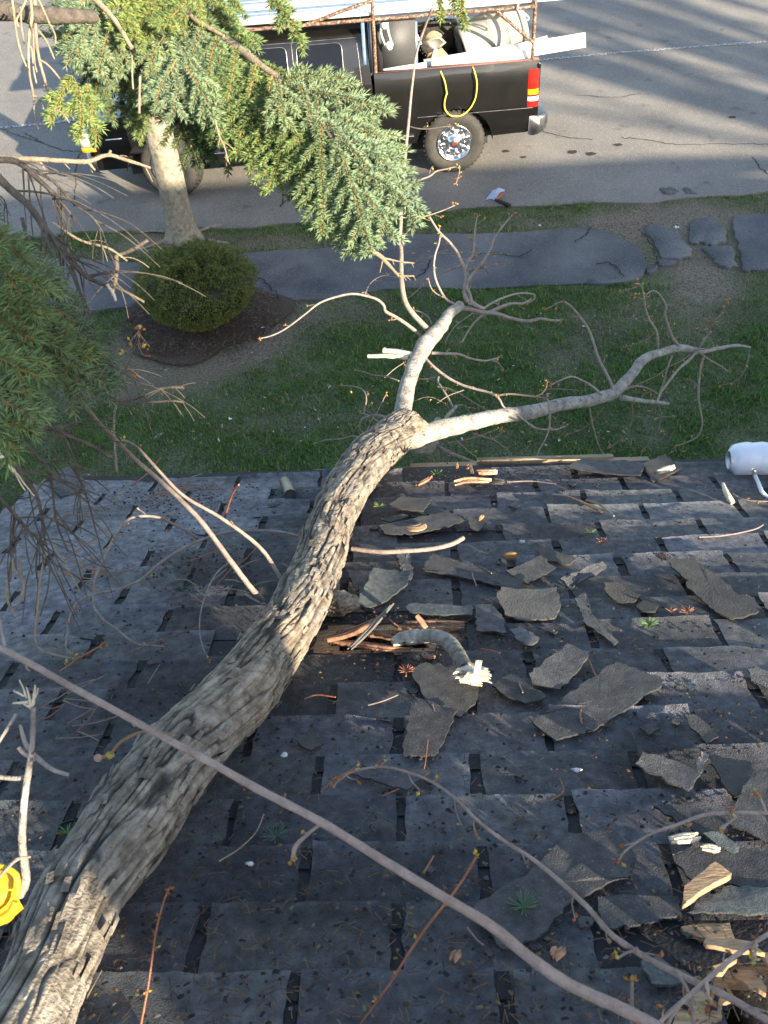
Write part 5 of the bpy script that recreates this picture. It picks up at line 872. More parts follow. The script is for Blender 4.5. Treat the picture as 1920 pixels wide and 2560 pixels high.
def spray(pts, side, base, name='needled_branch', dens=900, ln=.021, step=.034, plane=None, droop=.25, wood=7, nax=True, frac=.62, par=None):
    """flat spruce spray: axis given by (u, v, depth), side shoots alternate left and right"""
    base = mix(base, A(.21, .30, .13), .35) if base[1] > .14 else base
    P, _ = PX([(u, v, d, wood) for u, v, d in pts], 8); L = np.concatenate([[0], np.cumsum(np.linalg.norm(np.diff(P, axis=0), axis=1))]); T_ = L[-1]; mw = MB(); mn_ = MB()
    tube(mw, P, np.linspace(wood*pts[0][2]/FPX/2, .0012, len(P)), 6, True, TWC)
    if nax: needles(mn_, P, dens, ln, base)
    s = step*rnd.uniform(.3, 1); sg = 1
    while s < T_-.02:
        i_ = min(int(np.searchsorted(L, s)), len(P)-2); t = unit(P[i_+1]-P[i_]); vd = unit(CP-P[i_]); nrm = unit(vd*.8+A(0, 0, .5)) if plane is None else unit(plane); o_ = unit(np.cross(nrm, t))*sg
        f_ = s/T_; l_ = side*(math.sin(math.pi*min(1, .22+.78*f_))**.7*(1-.35*f_)+.12)*rnd.uniform(.7, 1.15); l_ = min(l_, (T_-s)*1.1+.045)
        d_ = unit(t*frac+o_*(1-frac*.35)+nrm*rnd.uniform(-.22, .22)); q = [P[i_]]
        for k in range(4): d_ = unit(d_+A(0, 0, -droop*.35)+t*.06); q.append(q[-1]+d_*l_/4)
        q = crs(q, 2); c_ = base*rnd.uniform(.8, 1.2); tube(mw, q, np.linspace(.0018, .0009, len(q)), 4, True, TWC*rnd.uniform(.8, 1.1)); needles(mn_, q, dens, ln, c_)
        if l_ > .11:
            for g_ in (-1, 1):
                e = q[len(q)//2]; dd = unit(unit(q[-1]-q[0])*.75+np.cross(nrm, unit(q[-1]-q[0]))*g_*.6); qq = crs([e, e+dd*l_*.22, e+dd*l_*.4+A(0, 0, -.01)], 3); needles(mn_, qq, dens, ln, c_); tube(mw, qq, .0011, 4, False, TWC)
        s += step*rnd.uniform(.6, 1.25); sg = -sg
    o = mw.build(name, M['litter'], par or sp); mn_.build('needles', M['needle'], o)
    return o
limbs_ = [([(-400, -500, 3.4, 60), (100, -180, 3.0, 45), (470, 45, 2.75, 30), (560, 96, 2.68, 24), (640, 155, 2.6, 19), (720, 215, 2.54, 15), (800, 300, 2.46, 12), (860, 400, 2.4, 9), (900, 490, 2.35, 6)], 'bough'),
          ([(300, -200, 2.9, 20), (460, 20, 2.7, 12), (520, 68, 2.66, 10), (560, 90, 2.64, 8)], 'bough'),
          ([(-200, 20, 2.3, 50), (0, 28, 2.3, 48), (60, 34, 2.3, 45), (130, 38, 2.3, 40), (240, 42, 2.35, 30)], 'bough'),
          ([(-300, 500, 1.7, 30), (-60, 700, 1.6, 22), (30, 840, 1.6, 16), (62, 870, 1.6, 12)], 'bough'),
          ([(-200, -200, 2.5, 28), (100, -100, 2.5, 22), (260, 20, 2.5, 14), (330, 120, 2.5, 10)], 'bough')]
for pts, nm in limbs_:
    P, R_ = PX(pts, 8); mb = MB(); tube(mb, P, R_, 10, True, None, .2); mb.build('bough', M['greybranch'] if pts[0][0] == -200 and pts[0][1] == 20 else M['deadtwig'], sp)
S_ = [ # points (u,v,depth), side, colour
 ([(820, 310, 2.44), (900, 400, 2.38), (980, 490, 2.34), (1050, 560, 2.3)], .10, BLUE),
 ([(850, 380, 2.40), (880, 470, 2.34), (905, 560, 2.3), (925, 635, 2.28)], .09, mix(BLUE, GRN, .3)),
 ([(830, 350, 2.42), (850, 460, 2.38), (870, 560, 2.34), (885, 640, 2.3)], .08, mix(BLUE, GRN, .5)),
 ([(800, 320, 2.44), (800, 420, 2.4), (805, 510, 2.36), (800, 590, 2.34)], .09, mix(GRN, BLUE, .4)),
 ([(790, 300, 2.46), (880, 340, 2.42), (950, 400, 2.38), (1035, 470, 2.36)], .09, BLUE),
 ([(770, 290, 2.48), (860, 300, 2.44), (930, 330, 2.42), (1010, 400, 2.4)], .08, mix(BLUE, YEL, .2)),
 ([(900, 470, 2.34), (950, 540, 2.3), (985, 600, 2.28)], .08, BLUE),
 ([(900, 430, 2.36), (960, 460, 2.33), (1020, 520, 2.3)], .07, BLUE),
 ([(780, 300, 2.5), (765, 380, 2.46), (750, 460, 2.44), (745, 520, 2.42)], .09, mix(GRN, YEL, .2)),
 ([(740, 240, 2.52), (715, 340, 2.5), (690, 420, 2.48), (670, 480, 2.46)], .09, mix(GRN, YEL, .3)),
 ([(710, 215, 2.54), (790, 230, 2.48), (880, 250, 2.44), (975, 285, 2.42)], .08, mix(BLUE, YEL, .15)),
 ([(700, 205, 2.54), (770, 190, 2.5), (830, 195, 2.48), (885, 210, 2.46)], .045, mix(BLUE, YEL, .3)),
 ([(690, 200, 2.5), (700, 260, 2.46), (710, 320, 2.44)], .07, mix(BLUE, YEL, .25)),
 ([(750, 215, 2.5), (775, 290, 2.46), (790, 340, 2.44)], .06, mix(BLUE, YEL, .15)),
 ([(680, 190, 2.56), (660, 280, 2.54), (640, 370, 2.52), (625, 430, 2.5)], .08, mix(GRN, YEL, .35)),
 ([(640, 160, 2.58), (620, 250, 2.56), (600, 340, 2.54), (590, 390, 2.52)], .08, mix(GRN, YEL, .25)),
 ([(590, 120, 2.62), (575, 220, 2.58), (560, 300, 2.56), (548, 360, 2.54)], .09, GRN),
 ([(540, 90, 2.64), (520, 180, 2.6), (525, 260, 2.56), (540, 320, 2.54)], .09, mix(BLUE, GRN, .5)),
 ([(500, 70, 2.66), (470, 160, 2.6), (440, 240, 2.56), (425, 305, 2.54)], .09, BLUE),
 ([(440, 150, 2.58), (400, 220, 2.56), (385, 275, 2.54)], .07, BLUE),
 ([(470, 170, 2.56), (510, 240, 2.54), (535, 300, 2.52)], .06, mix(BLUE, GRN, .2)),
 ([(470, 40, 2.66), (420, 80, 2.62), (385, 130, 2.6), (370, 190, 2.58)], .08, mix(BLUE, YEL, .35)),
 ([(400, 20, 2.62), (340, 60, 2.6), (305, 120, 2.58), (290, 195, 2.56)], .08, mix(BLUE, YEL, .2)),
 ([(330, 60, 2.58), (270, 90, 2.56), (255, 140, 2.54), (243, 188, 2.52)], .07, mix(BLUE, YEL, .2)),
 ([(300, 20, 2.55), (230, 60, 2.54), (190, 110, 2.53), (165, 165, 2.52)], .07, BLUE),
 ([(250, -30, 2.5), (200, 10, 2.5), (150, 25, 2.5), (140, 30, 2.5)], .06, BLUE),
 ([(260, 30, 2.54), (215, 70, 2.54), (195, 110, 2.53), (200, 160, 2.52)], .06, mix(BLUE, GRN, .2)),
 ([(420, -60, 2.6), (390, 0, 2.56), (350, 60, 2.54), (310, 110, 2.5)], .08, YEL),
 ([(360, -60, 2.6), (345, -10, 2.56), (318, 30, 2.54), (312, 70, 2.5)], .09, YEL),
 ([(520, -60, 2.6), (480, -10, 2.56), (440, 30, 2.54), (400, 70, 2.5)], .09, mix(YEL, GRN, .4)),
 ([(560, -60, 2.8), (545, 20, 2.76), (560, 90, 2.72), (600, 140, 2.7)], .09, GRN),
 ([(560, -80, 2.8), (520, -20, 2.76), (500, 50, 2.72), (505, 120, 2.7)], .09, mix(GRN, DKG, .5)),
 ([(655, -40, 2.5), (690, 10, 2.48), (730, 60, 2.46), (752, 110, 2.45), (757, 132, 2.45)], .035, mix(GRN, YEL, .1)),
 ([(690, -40, 2.5), (710, 20, 2.48), (700, 70, 2.46)], .03, GRN),
 ([(1095, -40, 2.3), (1100, 10, 2.28), (1102, 50, 2.27)], .0, mix(YEL, GRN, .3)),
 ([(1148, -40, 2.3), (1152, 20, 2.28), (1162, 68, 2.27)], .0, mix(YEL, GRN, .3)),
 ([(1122, -40, 2.3), (1128, -10, 2.28), (1135, 26, 2.28)], .0, GRN),
 ([(180, 190, 2.2), (150, 240, 2.18), (130, 290, 2.16), (126, 310, 2.16)], .035, YEL),
 ([(190, 210, 2.2), (200, 270, 2.18), (200, 320, 2.17), (195, 350, 2.16)], .04, mix(YEL, GRN, .3)),
 ([(215, 210, 2.2), (230, 280, 2.2), (240, 340, 2.2), (238, 360, 2.2)], .035, mix(YEL, GRN, .5)),
 ([(240, 80, 2.7), (255, 170, 2.7), (270, 250, 2.7), (285, 310, 2.7)], .07, mix(DKG, BLUE, .3)),
 ([(310, 130, 2.75), (325, 230, 2.75), (345, 310, 2.75), (352, 355, 2.75)], .05, mix(GRN, YEL, .15)),
 ([(290, 120, 2.8), (300, 200, 2.8), (310, 290, 2.8)], .09, DKG),
 ([(340, 110, 2.8), (370, 200, 2.8), (360, 280, 2.8)], .08, DKG),
 ([(490, 230, 2.8), (500, 300, 2.8), (510, 350, 2.8), (520, 400, 2.8)], .10, mix(DKG, GRN, .3)),
 ([(470, 40, 2.7), (520, 100, 2.66), (560, 180, 2.6), (580, 260, 2.58)], .10, mix(GRN, BLUE, .4)),
 ([(420, 90, 2.66), (440, 150, 2.62), (470, 210, 2.6)], .10, BLUE),
 ([(360, 100, 2.66), (370, 150, 2.62), (400, 200, 2.6)], .10, BLUE),
 ([(230, -10, 2.8), (220, 60, 2.8), (250, 130, 2.8)], .10, DKG),
 ([(420, -40, 2.9), (430, 60, 2.9), (450, 140, 2.9)], .14, DKG),
 ([(640, 200, 2.7), (660, 300, 2.7), (700, 380, 2.7), (740, 440, 2.6)], .12, mix(DKG, GRN, .5)),
 ([(740, 300, 2.6), (790, 400, 2.55), (840, 500, 2.5), (860, 600, 2.46)], .12, mix(DKG, BLUE, .5)),
 ([(520, 60, 2.7), (480, 110, 2.66), (440, 170, 2.62), (410, 230, 2.6)], .11, mix(BLUE, GRN, .3)),
 ([(380, 10, 2.7), (330, 60, 2.68), (260, 110, 2.66), (220, 150, 2.64)], .11, mix(BLUE, GRN, .4)),
 ([(330, 0, 2.75), (270, 30, 2.72), (200, 60, 2.7), (150, 110, 2.7)], .10, mix(BLUE, GRN, .4)),
 ([(480, 0, 2.75), (450, 60, 2.72), (400, 110, 2.7), (330, 160, 2.68)], .12, mix(GRN, YEL, .3)),
 ([(560, 40, 2.75), (580, 130, 2.7), (610, 220, 2.66), (620, 300, 2.64)], .12, mix(GRN, DKG, .3)),
 ([(650, 150, 2.7), (700, 260, 2.66), (740, 340, 2.62), (770, 420, 2.6)], .12, mix(GRN, DKG, .3)),
 ([(500, 180, 2.68), (540, 260, 2.66), (600, 340, 2.64), (640, 400, 2.62)], .11, mix(GRN, DKG, .2)),
 ([(450, 160, 2.68), (440, 240, 2.66), (470, 300, 2.64)], .09, mix(BLUE, DKG, .3)),
 ([(400, -80, 2.8), (300, -20, 2.78), (240, 40, 2.76), (230, 110, 2.74)], .13, mix(GRN, DKG, .5)),
 ([(600, -80, 2.9), (520, 0, 2.88), (480, 80, 2.86), (430, 140, 2.84)], .14, mix(GRN, DKG, .6)),
 ([(780, 280, 2.56), (860, 360, 2.5), (930, 440, 2.46), (980, 520, 2.42)], .13, mix(BLUE, DKG, .3)),
 ([(500, -60, 2.75), (440, -30, 2.72), (380, 20, 2.7), (350, 90, 2.68)], .11, mix(YEL, GRN, .3)),
 ([(260, 40, 2.6), (200, 70, 2.58), (160, 100, 2.56), (140, 130, 2.55)], .09, mix(BLUE, GRN, .3)),
 ([(300, 90, 2.6), (250, 140, 2.58), (215, 180, 2.56)], .08, mix(BLUE, DKG, .3)),
 ([(400, 140, 2.66), (380, 220, 2.64), (370, 290, 2.62)], .09, mix(GRN, DKG, .3)),
 ([(440, 200, 2.7), (450, 290, 2.68), (480, 370, 2.66), (500, 420, 2.66)], .09, DKG),
 ([(540, 280, 2.7), (560, 340, 2.7), (600, 400, 2.7)], .10, mix(DKG, GRN, .4)),
 ([(250, 130, 2.7), (240, 220, 2.7), (235, 300, 2.7)], .07, mix(DKG, GRN, .5)),
 ([(330, 180, 2.7), (345, 260, 2.7), (355, 340, 2.7)], .06, mix(GRN, YEL, .1)),
 ([(700, 240, 2.5), (740, 330, 2.48), (760, 420, 2.46), (770, 500, 2.44)], .10, mix(GRN, YEL, .15)),
 ([(620, 200, 2.6), (640, 290, 2.58), (665, 370, 2.56), (680, 440, 2.54)], .09, mix(GRN, YEL, .3)),
]
for pts, sd_, c_ in S_: spray(pts, sd_, c_, step=.030 if sd_ else 9, wood=6, dens=2100 if sd_ < .05 else 1900)
# near mass at the left edge
S2 = [([(-120, 520, 1.5), (-40, 560, 1.5), (30, 620, 1.48), (70, 670, 1.46)], .06, mix(GRN, BLUE, .3)), ([(-120, 600, 1.4), (-30, 640, 1.4), (40, 720, 1.38), (90, 800, 1.36)], .08, GRN),
 ([(-140, 700, 1.4), (-40, 760, 1.38), (30, 820, 1.36), (90, 850, 1.35)], .09, GRN), ([(-140, 820, 1.3), (-30, 880, 1.3), (50, 920, 1.3), (105, 945, 1.3)], .09, mix(GRN, YEL, .15)),
 ([(-140, 900, 1.3), (-30, 980, 1.28), (40, 1020, 1.28), (85, 1050, 1.28)], .09, mix(GRN, BLUE, .3)), ([(-140, 980, 1.3), (-30, 1060, 1.28), (20, 1100, 1.28), (45, 1135, 1.28)], .08, mix(GRN, YEL, .1)),
 ([(-100, 760, 1.5), (0, 900, 1.5), (40, 1000, 1.48), (50, 1080, 1.46)], .10, mix(GRN, BLUE, .4)), ([(-60, 640, 1.6), (60, 690, 1.6), (120, 700, 1.58), (160, 740, 1.58)], .06, BLUE),
 ([(-20, 600, 1.7), (70, 650, 1.7), (130, 680, 1.7), (155, 700, 1.7)], .05, BLUE), ([(40, 700, 1.8), (110, 760, 1.8), (170, 790, 1.8), (225, 850, 1.8)], .08, mix(DKG, BLUE, .4)),
 ([(60, 780, 1.7), (130, 840, 1.7), (180, 880, 1.68), (205, 905, 1.66)], .08, mix(GRN, YEL, .4)), ([(100, 860, 1.7), (170, 900, 1.7), (230, 940, 1.7), (285, 975, 1.7)], .08, mix(BLUE, DKG, .4)),
 ([(80, 880, 1.7), (130, 940, 1.7), (180, 985, 1.7), (215, 1010, 1.7)], .09, mix(BLUE, DKG, .3)), ([(120, 840, 1.75), (200, 860, 1.75), (250, 920, 1.75), (280, 960, 1.75)], .08, mix(BLUE, DKG, .5)),
 ([(60, 640, 1.8), (110, 700, 1.8), (160, 760, 1.8)], .09, mix(DKG, BLUE, .5)), ([(-40, 700, 1.6), (60, 800, 1.6), (110, 880, 1.6), (150, 950, 1.6)], .12, mix(DKG, BLUE, .4)), ([(-100, 660, 1.55), (20, 760, 1.55), (80, 860, 1.55), (100, 960, 1.55)], .12, mix(DKG, GRN, .5)), ([(-100, 1000, 1.4), (-20, 960, 1.4), (60, 980, 1.4)], .1, DKG)]
for pts, sd_, c_ in S2: spray(pts, sd_*.85, c_*.92, step=.034, wood=6, dens=1300, ln=.024, droop=.5)
# rest of the crown above and left of the frame (coarse, for what the sides and the shadows show)
mw = MB(); mnn = MB()
for k in range(70):
    z = 2.2+11.2*(k/70)**1.0; a_ = k*2.4; R_ = 2.1*(1-(z-2)/12.5)+.2; ca, sa = math.cos(a_), math.sin(a_)
    if 2.8 < z < 6.5 and ca > .0 and sa < .45: R_ = min(R_, 1.1)
    p0 = A(-4.6, 4.2, z); P = crs([p0, p0+A(ca, sa, .05)*R_*.5, p0+A(ca, sa, -.28)*R_], 6); tube(mw, P, np.linspace(.03, .006, len(P)), 5, True, TWC*.4)
    for j in range(2, len(P)):
        t = unit(P[j]-P[j-1]); 
        for sg in (-1, 1):
            o_ = unit(np.cross(t, A(0, 0, 1)))*sg; l_ = .45*(1.15-j/len(P)); q = crs([P[j], P[j]+(t*.5+o_)*l_*.5, P[j]+(t*.7+o_)*l_+A(0, 0, -.1)], 3); tube(mw, q, .004, 3, False, TWC*.4)
            needles(mnn, q, 90, .05, DKG*1.3, w_=.005)
b_ = mw.build('crown_branches', M['litter'], sp); mnn.build('needles', M['needle'], b_)
# dead, bare spruce twigs, hanging
def dead(pts, nsub, ln, m='deadtwig', sub=8, droop=.5, bias=(0, 0, 0), seed=1):
    P, R_ = PX(pts, sub); mb = MB(); tube(mb, P, R_, 8, True, None, .12); r_ = random.Random(seed); n = len(P)
    for k in range(nsub):
        i_ = r_.randint(n//6, n-2); t = unit(P[i_+1]-P[i_]); o_ = unit(np.cross(t, unit([r_.gauss(0, 1), r_.gauss(0, 1), r_.gauss(0, 1)]))+np.array(bias)); l_ = ln*r_.uniform(.3, 1.2); q = [P[i_]]; d_ = unit(t*.7+o_*.8)
        for j in range(5): d_ = unit(d_+A(r_.uniform(-.12, .12), r_.uniform(-.12, .12), -droop*.35)); q.append(q[-1]+d_*l_/5)
        tube(mb, crs(q, 2), np.linspace(max(.0014, R_[i_]*.35), .0009, 11), 5, True, None, .1)
    mb.build('dead_twig', M[m], sp, smooth=True)
X8 = lambda x, y, d, w_: (x/3.456, y/3.456, d, w_)
DT = [([(105, 0), (120, 120), (150, 330), (190, 480), (228, 575)], 7, 5), ([(225, 0), (180, 100), (145, 170), (160, 235)], 6, 5), ([(180, 60), (185, 220), (210, 375)], 5, 4), ([(265, 0), (275, 140), (255, 280), (245, 440), (255, 640), (285, 800), (300, 980), (330, 1115)], 9, 4), ([(300, 0), (305, 200), (320, 400), (350, 560), (390, 700), (430, 850), (455, 960)], 9, 6),
      ([(290, 240), (290, 400), (300, 540), (318, 625)], 5, 4), ([(325, 260), (370, 310), (410, 370), (470, 510)], 6, 4), ([(335, 0), (390, 120), (430, 210), (475, 300), (480, 380)], 6, 4), ([(345, 520), (400, 550), (460, 610), (525, 690)], 6, 5), ([(250, 400), (275, 430), (290, 600), (315, 720)], 5, 4), ([(290, 820), (330, 850), (360, 900), (390, 980)], 5, 4), ([(380, 740), (460, 830), (540, 900), (640, 1030)], 5, 4), ([(470, 960), (530, 970), (600, 1060)], 4, 3), ([(1210, 660), (1205, 800), (1203, 980)], 6, 6), ([(1140, 480), (1142, 640), (1150, 770)], 4, 5)]
for k, (L_, w0, w1) in enumerate(DT):
    n = len(L_); P, R_ = PX([X8(x, y, 2.1+.05*k % .3, w0+(w1-w0)*i/(n-1)) for i, (x, y) in enumerate(L_)], 6); mb = MB(); tube(mb, P, R_, 7, True, None, .1); mb.build('dead_twig', M['deadtwig'], sp, smooth=True)
dead([X8(-60, 1345, 2.1, 16), X8(100, 1370, 2.1, 14), X8(300, 1375, 2.1, 13), X8(560, 1390, 2.1, 12), X8(760, 1395, 2.1, 12), X8(930, 1340, 2.1, 10), X8(1100, 1385, 2.1, 9), X8(1300, 1450, 2.1, 6)], 5, .05, 'deadtwig')
dead([X8(940, 1345, 2.1, 9), X8(955, 1300, 2.1, 7)], 0, .1); dead([X8(760, 1400, 2.1, 9), X8(820, 1470, 2.1, 5)], 1, .02)
gb = 'greybranch'
dead([X8(-60, 1380, 2.0, 18), X8(150, 1400, 2.0, 16), X8(330, 1550, 2.0, 13), X8(480, 1690, 2.0, 10), X8(650, 1900, 2.0, 6)], 16, .22, gb, seed=3)
dead([X8(200, 1430, 2.0, 10), X8(450, 1560, 2.0, 8), X8(620, 1740, 2.0, 7), X8(800, 1880, 2.0, 5), X8(890, 2010, 2.0, 4)], 12, .2, gb, seed=4)
dead([X8(-60, 1480, 1.9, 22), X8(60, 1610, 1.9, 20), X8(250, 1780, 1.9, 18), X8(400, 1990, 1.9, 17), X8(520, 2150, 1.9, 15), (175, 650, 1.9, 14), (215, 690, 1.9, 12), (270, 716, 1.9, 10)], 22, .28, gb, seed=5)
dead([(175, 645, 1.9, 9), (190, 700, 1.9, 8), (210, 760, 1.9, 7), (235, 860, 1.9, 5)], 6, .15, gb, seed=6)
dead([(130, 555, 2.0, 6), (200, 600, 2.0, 6), (270, 620, 2.0, 6), (318, 652, 2.0, 5)], 3, .1, 'deadtwig', seed=7)
dead([(55, 545, 2.0, 9), (75, 620, 2.0, 8), (115, 670, 2.0, 6), (135, 720, 2.0, 4)], 3, .1, gb, seed=8)
dead([(-40, 470, 2.0, 4), (10, 500, 2.0, 4), (20, 560, 2.0, 3)], 3, .1, gb, seed=9)
dead([(272, 712, 1.9, 9), (315, 730, 1.9, 7), (360, 755, 1.9, 6)], 0, .1, 'deadtwig'); dead([(268, 712, 1.88, 8), (284, 735, 1.88, 8), (290, 753, 1.88, 6)], 0, .1, 'rawwood')
dead([(290, 640, 2.1, 12), (292, 680, 2.1, 11), (280, 740, 2.1, 7)], 2, .1, gb, seed=11); dead([(292, 640, 2.1, 9), (330, 625, 2.1, 10), (370, 600, 2.1, 9)], 0, .1, gb)
dead([(860-5, 500, 2.5, 5), (660, 395, 2.5, 9), (672, 430, 2.5, 9), (700, 440, 2.5, 8), (730, 450, 2.5, 7)][1:], 4, .03, 'greybranch', seed=12)
dead([(538, 300, 2.5, 5), (548, 340, 2.5, 5), (562, 370, 2.5, 4), (570, 405, 2.5, 3)], 5, .04, 'deadtwig', seed=13)
dead([(925, 625, 2.5, 8), (950, 640, 2.5, 12), (965, 655, 2.5, 10), (998, 692, 2.5, 6)], 3, .05, 'deadtwig', seed=14)
dead([(960, 645, 2.5, 5), (1000, 654, 2.5, 4), (1036, 658, 2.5, 4)], 3, .015, 'deadtwig'); dead([(1000, 690, 2.5, 5), (1036, 690, 2.5, 4)], 2, .015, 'deadtwig')
# lower tangle on the left, over lawn and roof corner
dead([(60, 1072, 1.7, 8), (140, 1072, 1.75, 9), (180, 1060, 1.8, 8), (215, 1050, 1.85, 6), (250, 1055, 1.9, 5)], 8, .12, gb, seed=21)
dead([(90, 1040, 1.7, 9), (150, 1080, 1.75, 11), (220, 1110, 1.8, 9), (280, 1145, 1.85, 8)], 8, .14, gb, seed=22)
dead([(215, 880, 2.0, 7), (270, 910, 2.0, 7), (330, 945, 2.0, 5), (365, 990, 2.0, 3)], 8, .14, gb, seed=23)
dead([(270, 1000, 2.0, 6), (330, 1000, 2.0, 6), (400, 972, 2.0, 5), (440, 968, 2.0, 7), (460, 970, 2.0, 8)], 4, .08, gb, seed=24)
dead([(280, 1010, 2.0, 5), (380, 1005, 2.0, 6), (430, 1002, 2.0, 6), (460, 1006, 2.0, 5)], 3, .06, gb, seed=25)
dead([(20, 1140, 1.6, 12), (60, 1190, 1.62, 13), (95, 1250, 1.65, 10), (112, 1340, 1.7, 6)], 14, .2, gb, seed=26)
dead([(55, 1100, 1.6, 9), (110, 1160, 1.65, 9), (130, 1210, 1.7, 7), (140, 1300, 1.75, 5), (170, 1380, 1.8, 4)], 14, .2, gb, seed=27)
dead([(0, 1245, 1.5, 9), (40, 1290, 1.52, 10), (70, 1325, 1.55, 8), (110, 1360, 1.6, 6)], 16, .18, gb, seed=28)
dead([(160, 1140, 1.8, 6), (200, 1200, 1.85, 6), (225, 1270, 1.9, 5), (240, 1330, 1.95, 4)], 8, .15, gb, seed=29)
dead([(-20, 1110, 1.4, 9), (10, 1150, 1.4, 11), (36, 1178, 1.4, 10)], 2, .05, 'rawwood', seed=30)
for L_, m_, w_ in (([(38, 1395), (28, 1430), (15, 1475), (24, 1515), (40, 1540)], 'deadtwig', 7), ([(50, 1395), (52, 1440), (60, 1470), (44, 1512)], 'deadtwig', 7), ([(115, 1380), (100, 1450), (92, 1540), (88, 1600), (102, 1625), (140, 1638), (175, 1645)], 'deadtwig', 6), ([(95, 1350), (90, 1420), (96, 1470), (88, 1540)], gb, 5), ([(125, 1420), (118, 1480), (100, 1540)], gb, 4), ([(36, 1420), (52, 1445)], 'deadtwig', 4), ([(60, 1340), (120, 1400), (190, 1440), (230, 1480)], gb, 4), ([(205, 1390), (240, 1410), (280, 1422)], gb, 3), ([(130, 1360), (180, 1440), (200, 1480)], 'deadtwig', 4), ([(255, 1318), (275, 1340)], 'deadtwig', 5)):
    P, R_ = PX([(u, v, 2.2, w_) for u, v in L_], 6); mb = MB(); tube(mb, P, R_, 7, True, None, .1); mb.build('dead_twig', M[m_], sp, smooth=True)
# brown cone-like galls in the tangle
# ================================================= BUSH
bc = gz(512, 818); bs = thing('clipped_bush', bc, 'dark green clipped evergreen bush, wide on top, growing in the mulch bed', 'bush')
mb = MB(); 
for k in range(9): a_ = k*.7; tube(mb, crs([bc+A(.04*math.cos(a_), .04*math.sin(a_), -.02), bc+A(.1*math.cos(a_), .1*math.sin(a_), .25), bc+A(.35*math.cos(a_), .35*math.sin(a_), .7)], 4), .012, 5, True, None, .2)
mb.build('stems', M['greybranch'], bs)
HB = .79; n = 52000; 
def brad(z): t = np.clip(z/HB, 0, 1); return .585*np.where(t < .62, .20+.80*np.sin(t/.62*math.pi/2)**1.35, np.sqrt(np.clip(1-((t-.62)/.385)**2.3, 0, 1)))
zz = HB*rg.uniform(.02, 1, n)**.75; a = rg.uniform(0, 6.283, n); rr = brad(zz); top = rg.uniform(0, 1, n) < .35; rr = np.where(top, rr*np.sqrt(rg.uniform(0, 1, n)), rr); 
rt = np.maximum(rr, 1e-3); zt = np.where(top, HB*(.62+.385*np.clip(1-(rr/.585)**2, 0, 1)**(1/2.3)), zz)
D_ = np.stack([np.cos(a)*rr, np.sin(a)*rr, zt], 1); lum_ = fbm(D_*9+2, 3); D_ = D_*(1+.17*lum_[:, None]+.05*fbm(D_*2.2)[:, None]+.05*vn(D_*22)[:, None]); nrmv = D_-A(0, 0, .55); nrmv /= np.linalg.norm(nrmv, axis=1)[:, None]; D_ = D_-nrmv*(rg.uniform(0, 1, n)**2*.07)[:, None]
keep = lum_ > -.34; D_, nrmv, lum_ = D_[keep], nrmv[keep], lum_[keep]; n = len(D_); d_ = nrmv+.7*rg.normal(0, 1, (n, 3)); d_ /= np.linalg.norm(d_, axis=1)[:, None]; s_ = np.cross(d_, rg.normal(0, 1, (n, 3))); s_ /= np.linalg.norm(s_, axis=1)[:, None]; l_ = rg.uniform(.014, .034, n)[:, None]; w_ = .0045
C_ = D_+bc; V = np.stack([C_, C_+d_*l_*.5-s_*w_, C_+d_*l_, C_+d_*l_*.5+s_*w_], 1).reshape(-1, 3); i = (np.arange(n)*4)[:, None]
c = A(.13, .16, .038)*(rg.uniform(.55, 1.35, n)[:, None]); c = np.where(rg.uniform(0, 1, n)[:, None] < .18, A(.20, .19, .05), c); mb = MB(); mb.add(V, i+np.arange(4)[None], np.repeat(c, 4, 0))
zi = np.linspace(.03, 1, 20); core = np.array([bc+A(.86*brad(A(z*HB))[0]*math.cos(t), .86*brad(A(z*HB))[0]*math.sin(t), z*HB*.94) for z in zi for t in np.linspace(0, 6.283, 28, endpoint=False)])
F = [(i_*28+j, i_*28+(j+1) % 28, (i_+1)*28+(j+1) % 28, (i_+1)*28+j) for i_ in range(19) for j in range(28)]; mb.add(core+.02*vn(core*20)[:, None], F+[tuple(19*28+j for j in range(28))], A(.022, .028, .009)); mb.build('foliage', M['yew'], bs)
# ================================================= STREET TREE
tb = gz(457, 592); st = thing('street_tree', tb, 'pale barked tree standing in the verge beside the front wheel of the pickup truck', 'tree')
zs = np.concatenate([[-.05, .0, .06, .15, .3, .5], np.linspace(.8, 4.2, 16)]); P = np.array([tb+A(-.02*z, .0, z)+A(.012*math.sin(z*3), 0, 0) for z in zs]); R_ = np.interp(zs, [-.05, 0, .06, .15, .3, .6, 2, 4.2], [.24, .225, .20, .18, .168, .160, .155, .145]); Pq = crs(np.c_[P, R_], 5); mb = MB(); sgm = 44; n0 = mb.n
tube(mb, Pq[:, :3], Pq[:, 3], sgm, True); V = mb.V[0]; cen = np.repeat(Pq[:, :3], sgm, 0); dv = V-cen; fl = np.exp(-np.maximum(V[:, 2]-tb[2], 0)/.14); ang = np.arctan2(dv[:, 1], dv[:, 0]); mb.V[0] = cen+dv*(1+.07*vn(V*A(9, 9, 2.2))+.03*vn(V*A(40, 40, 9))+fl*.16*np.cos(ang*5+.6))[:, None]
mb.build('trunk', M['trunkpale'], st, smooth=True)
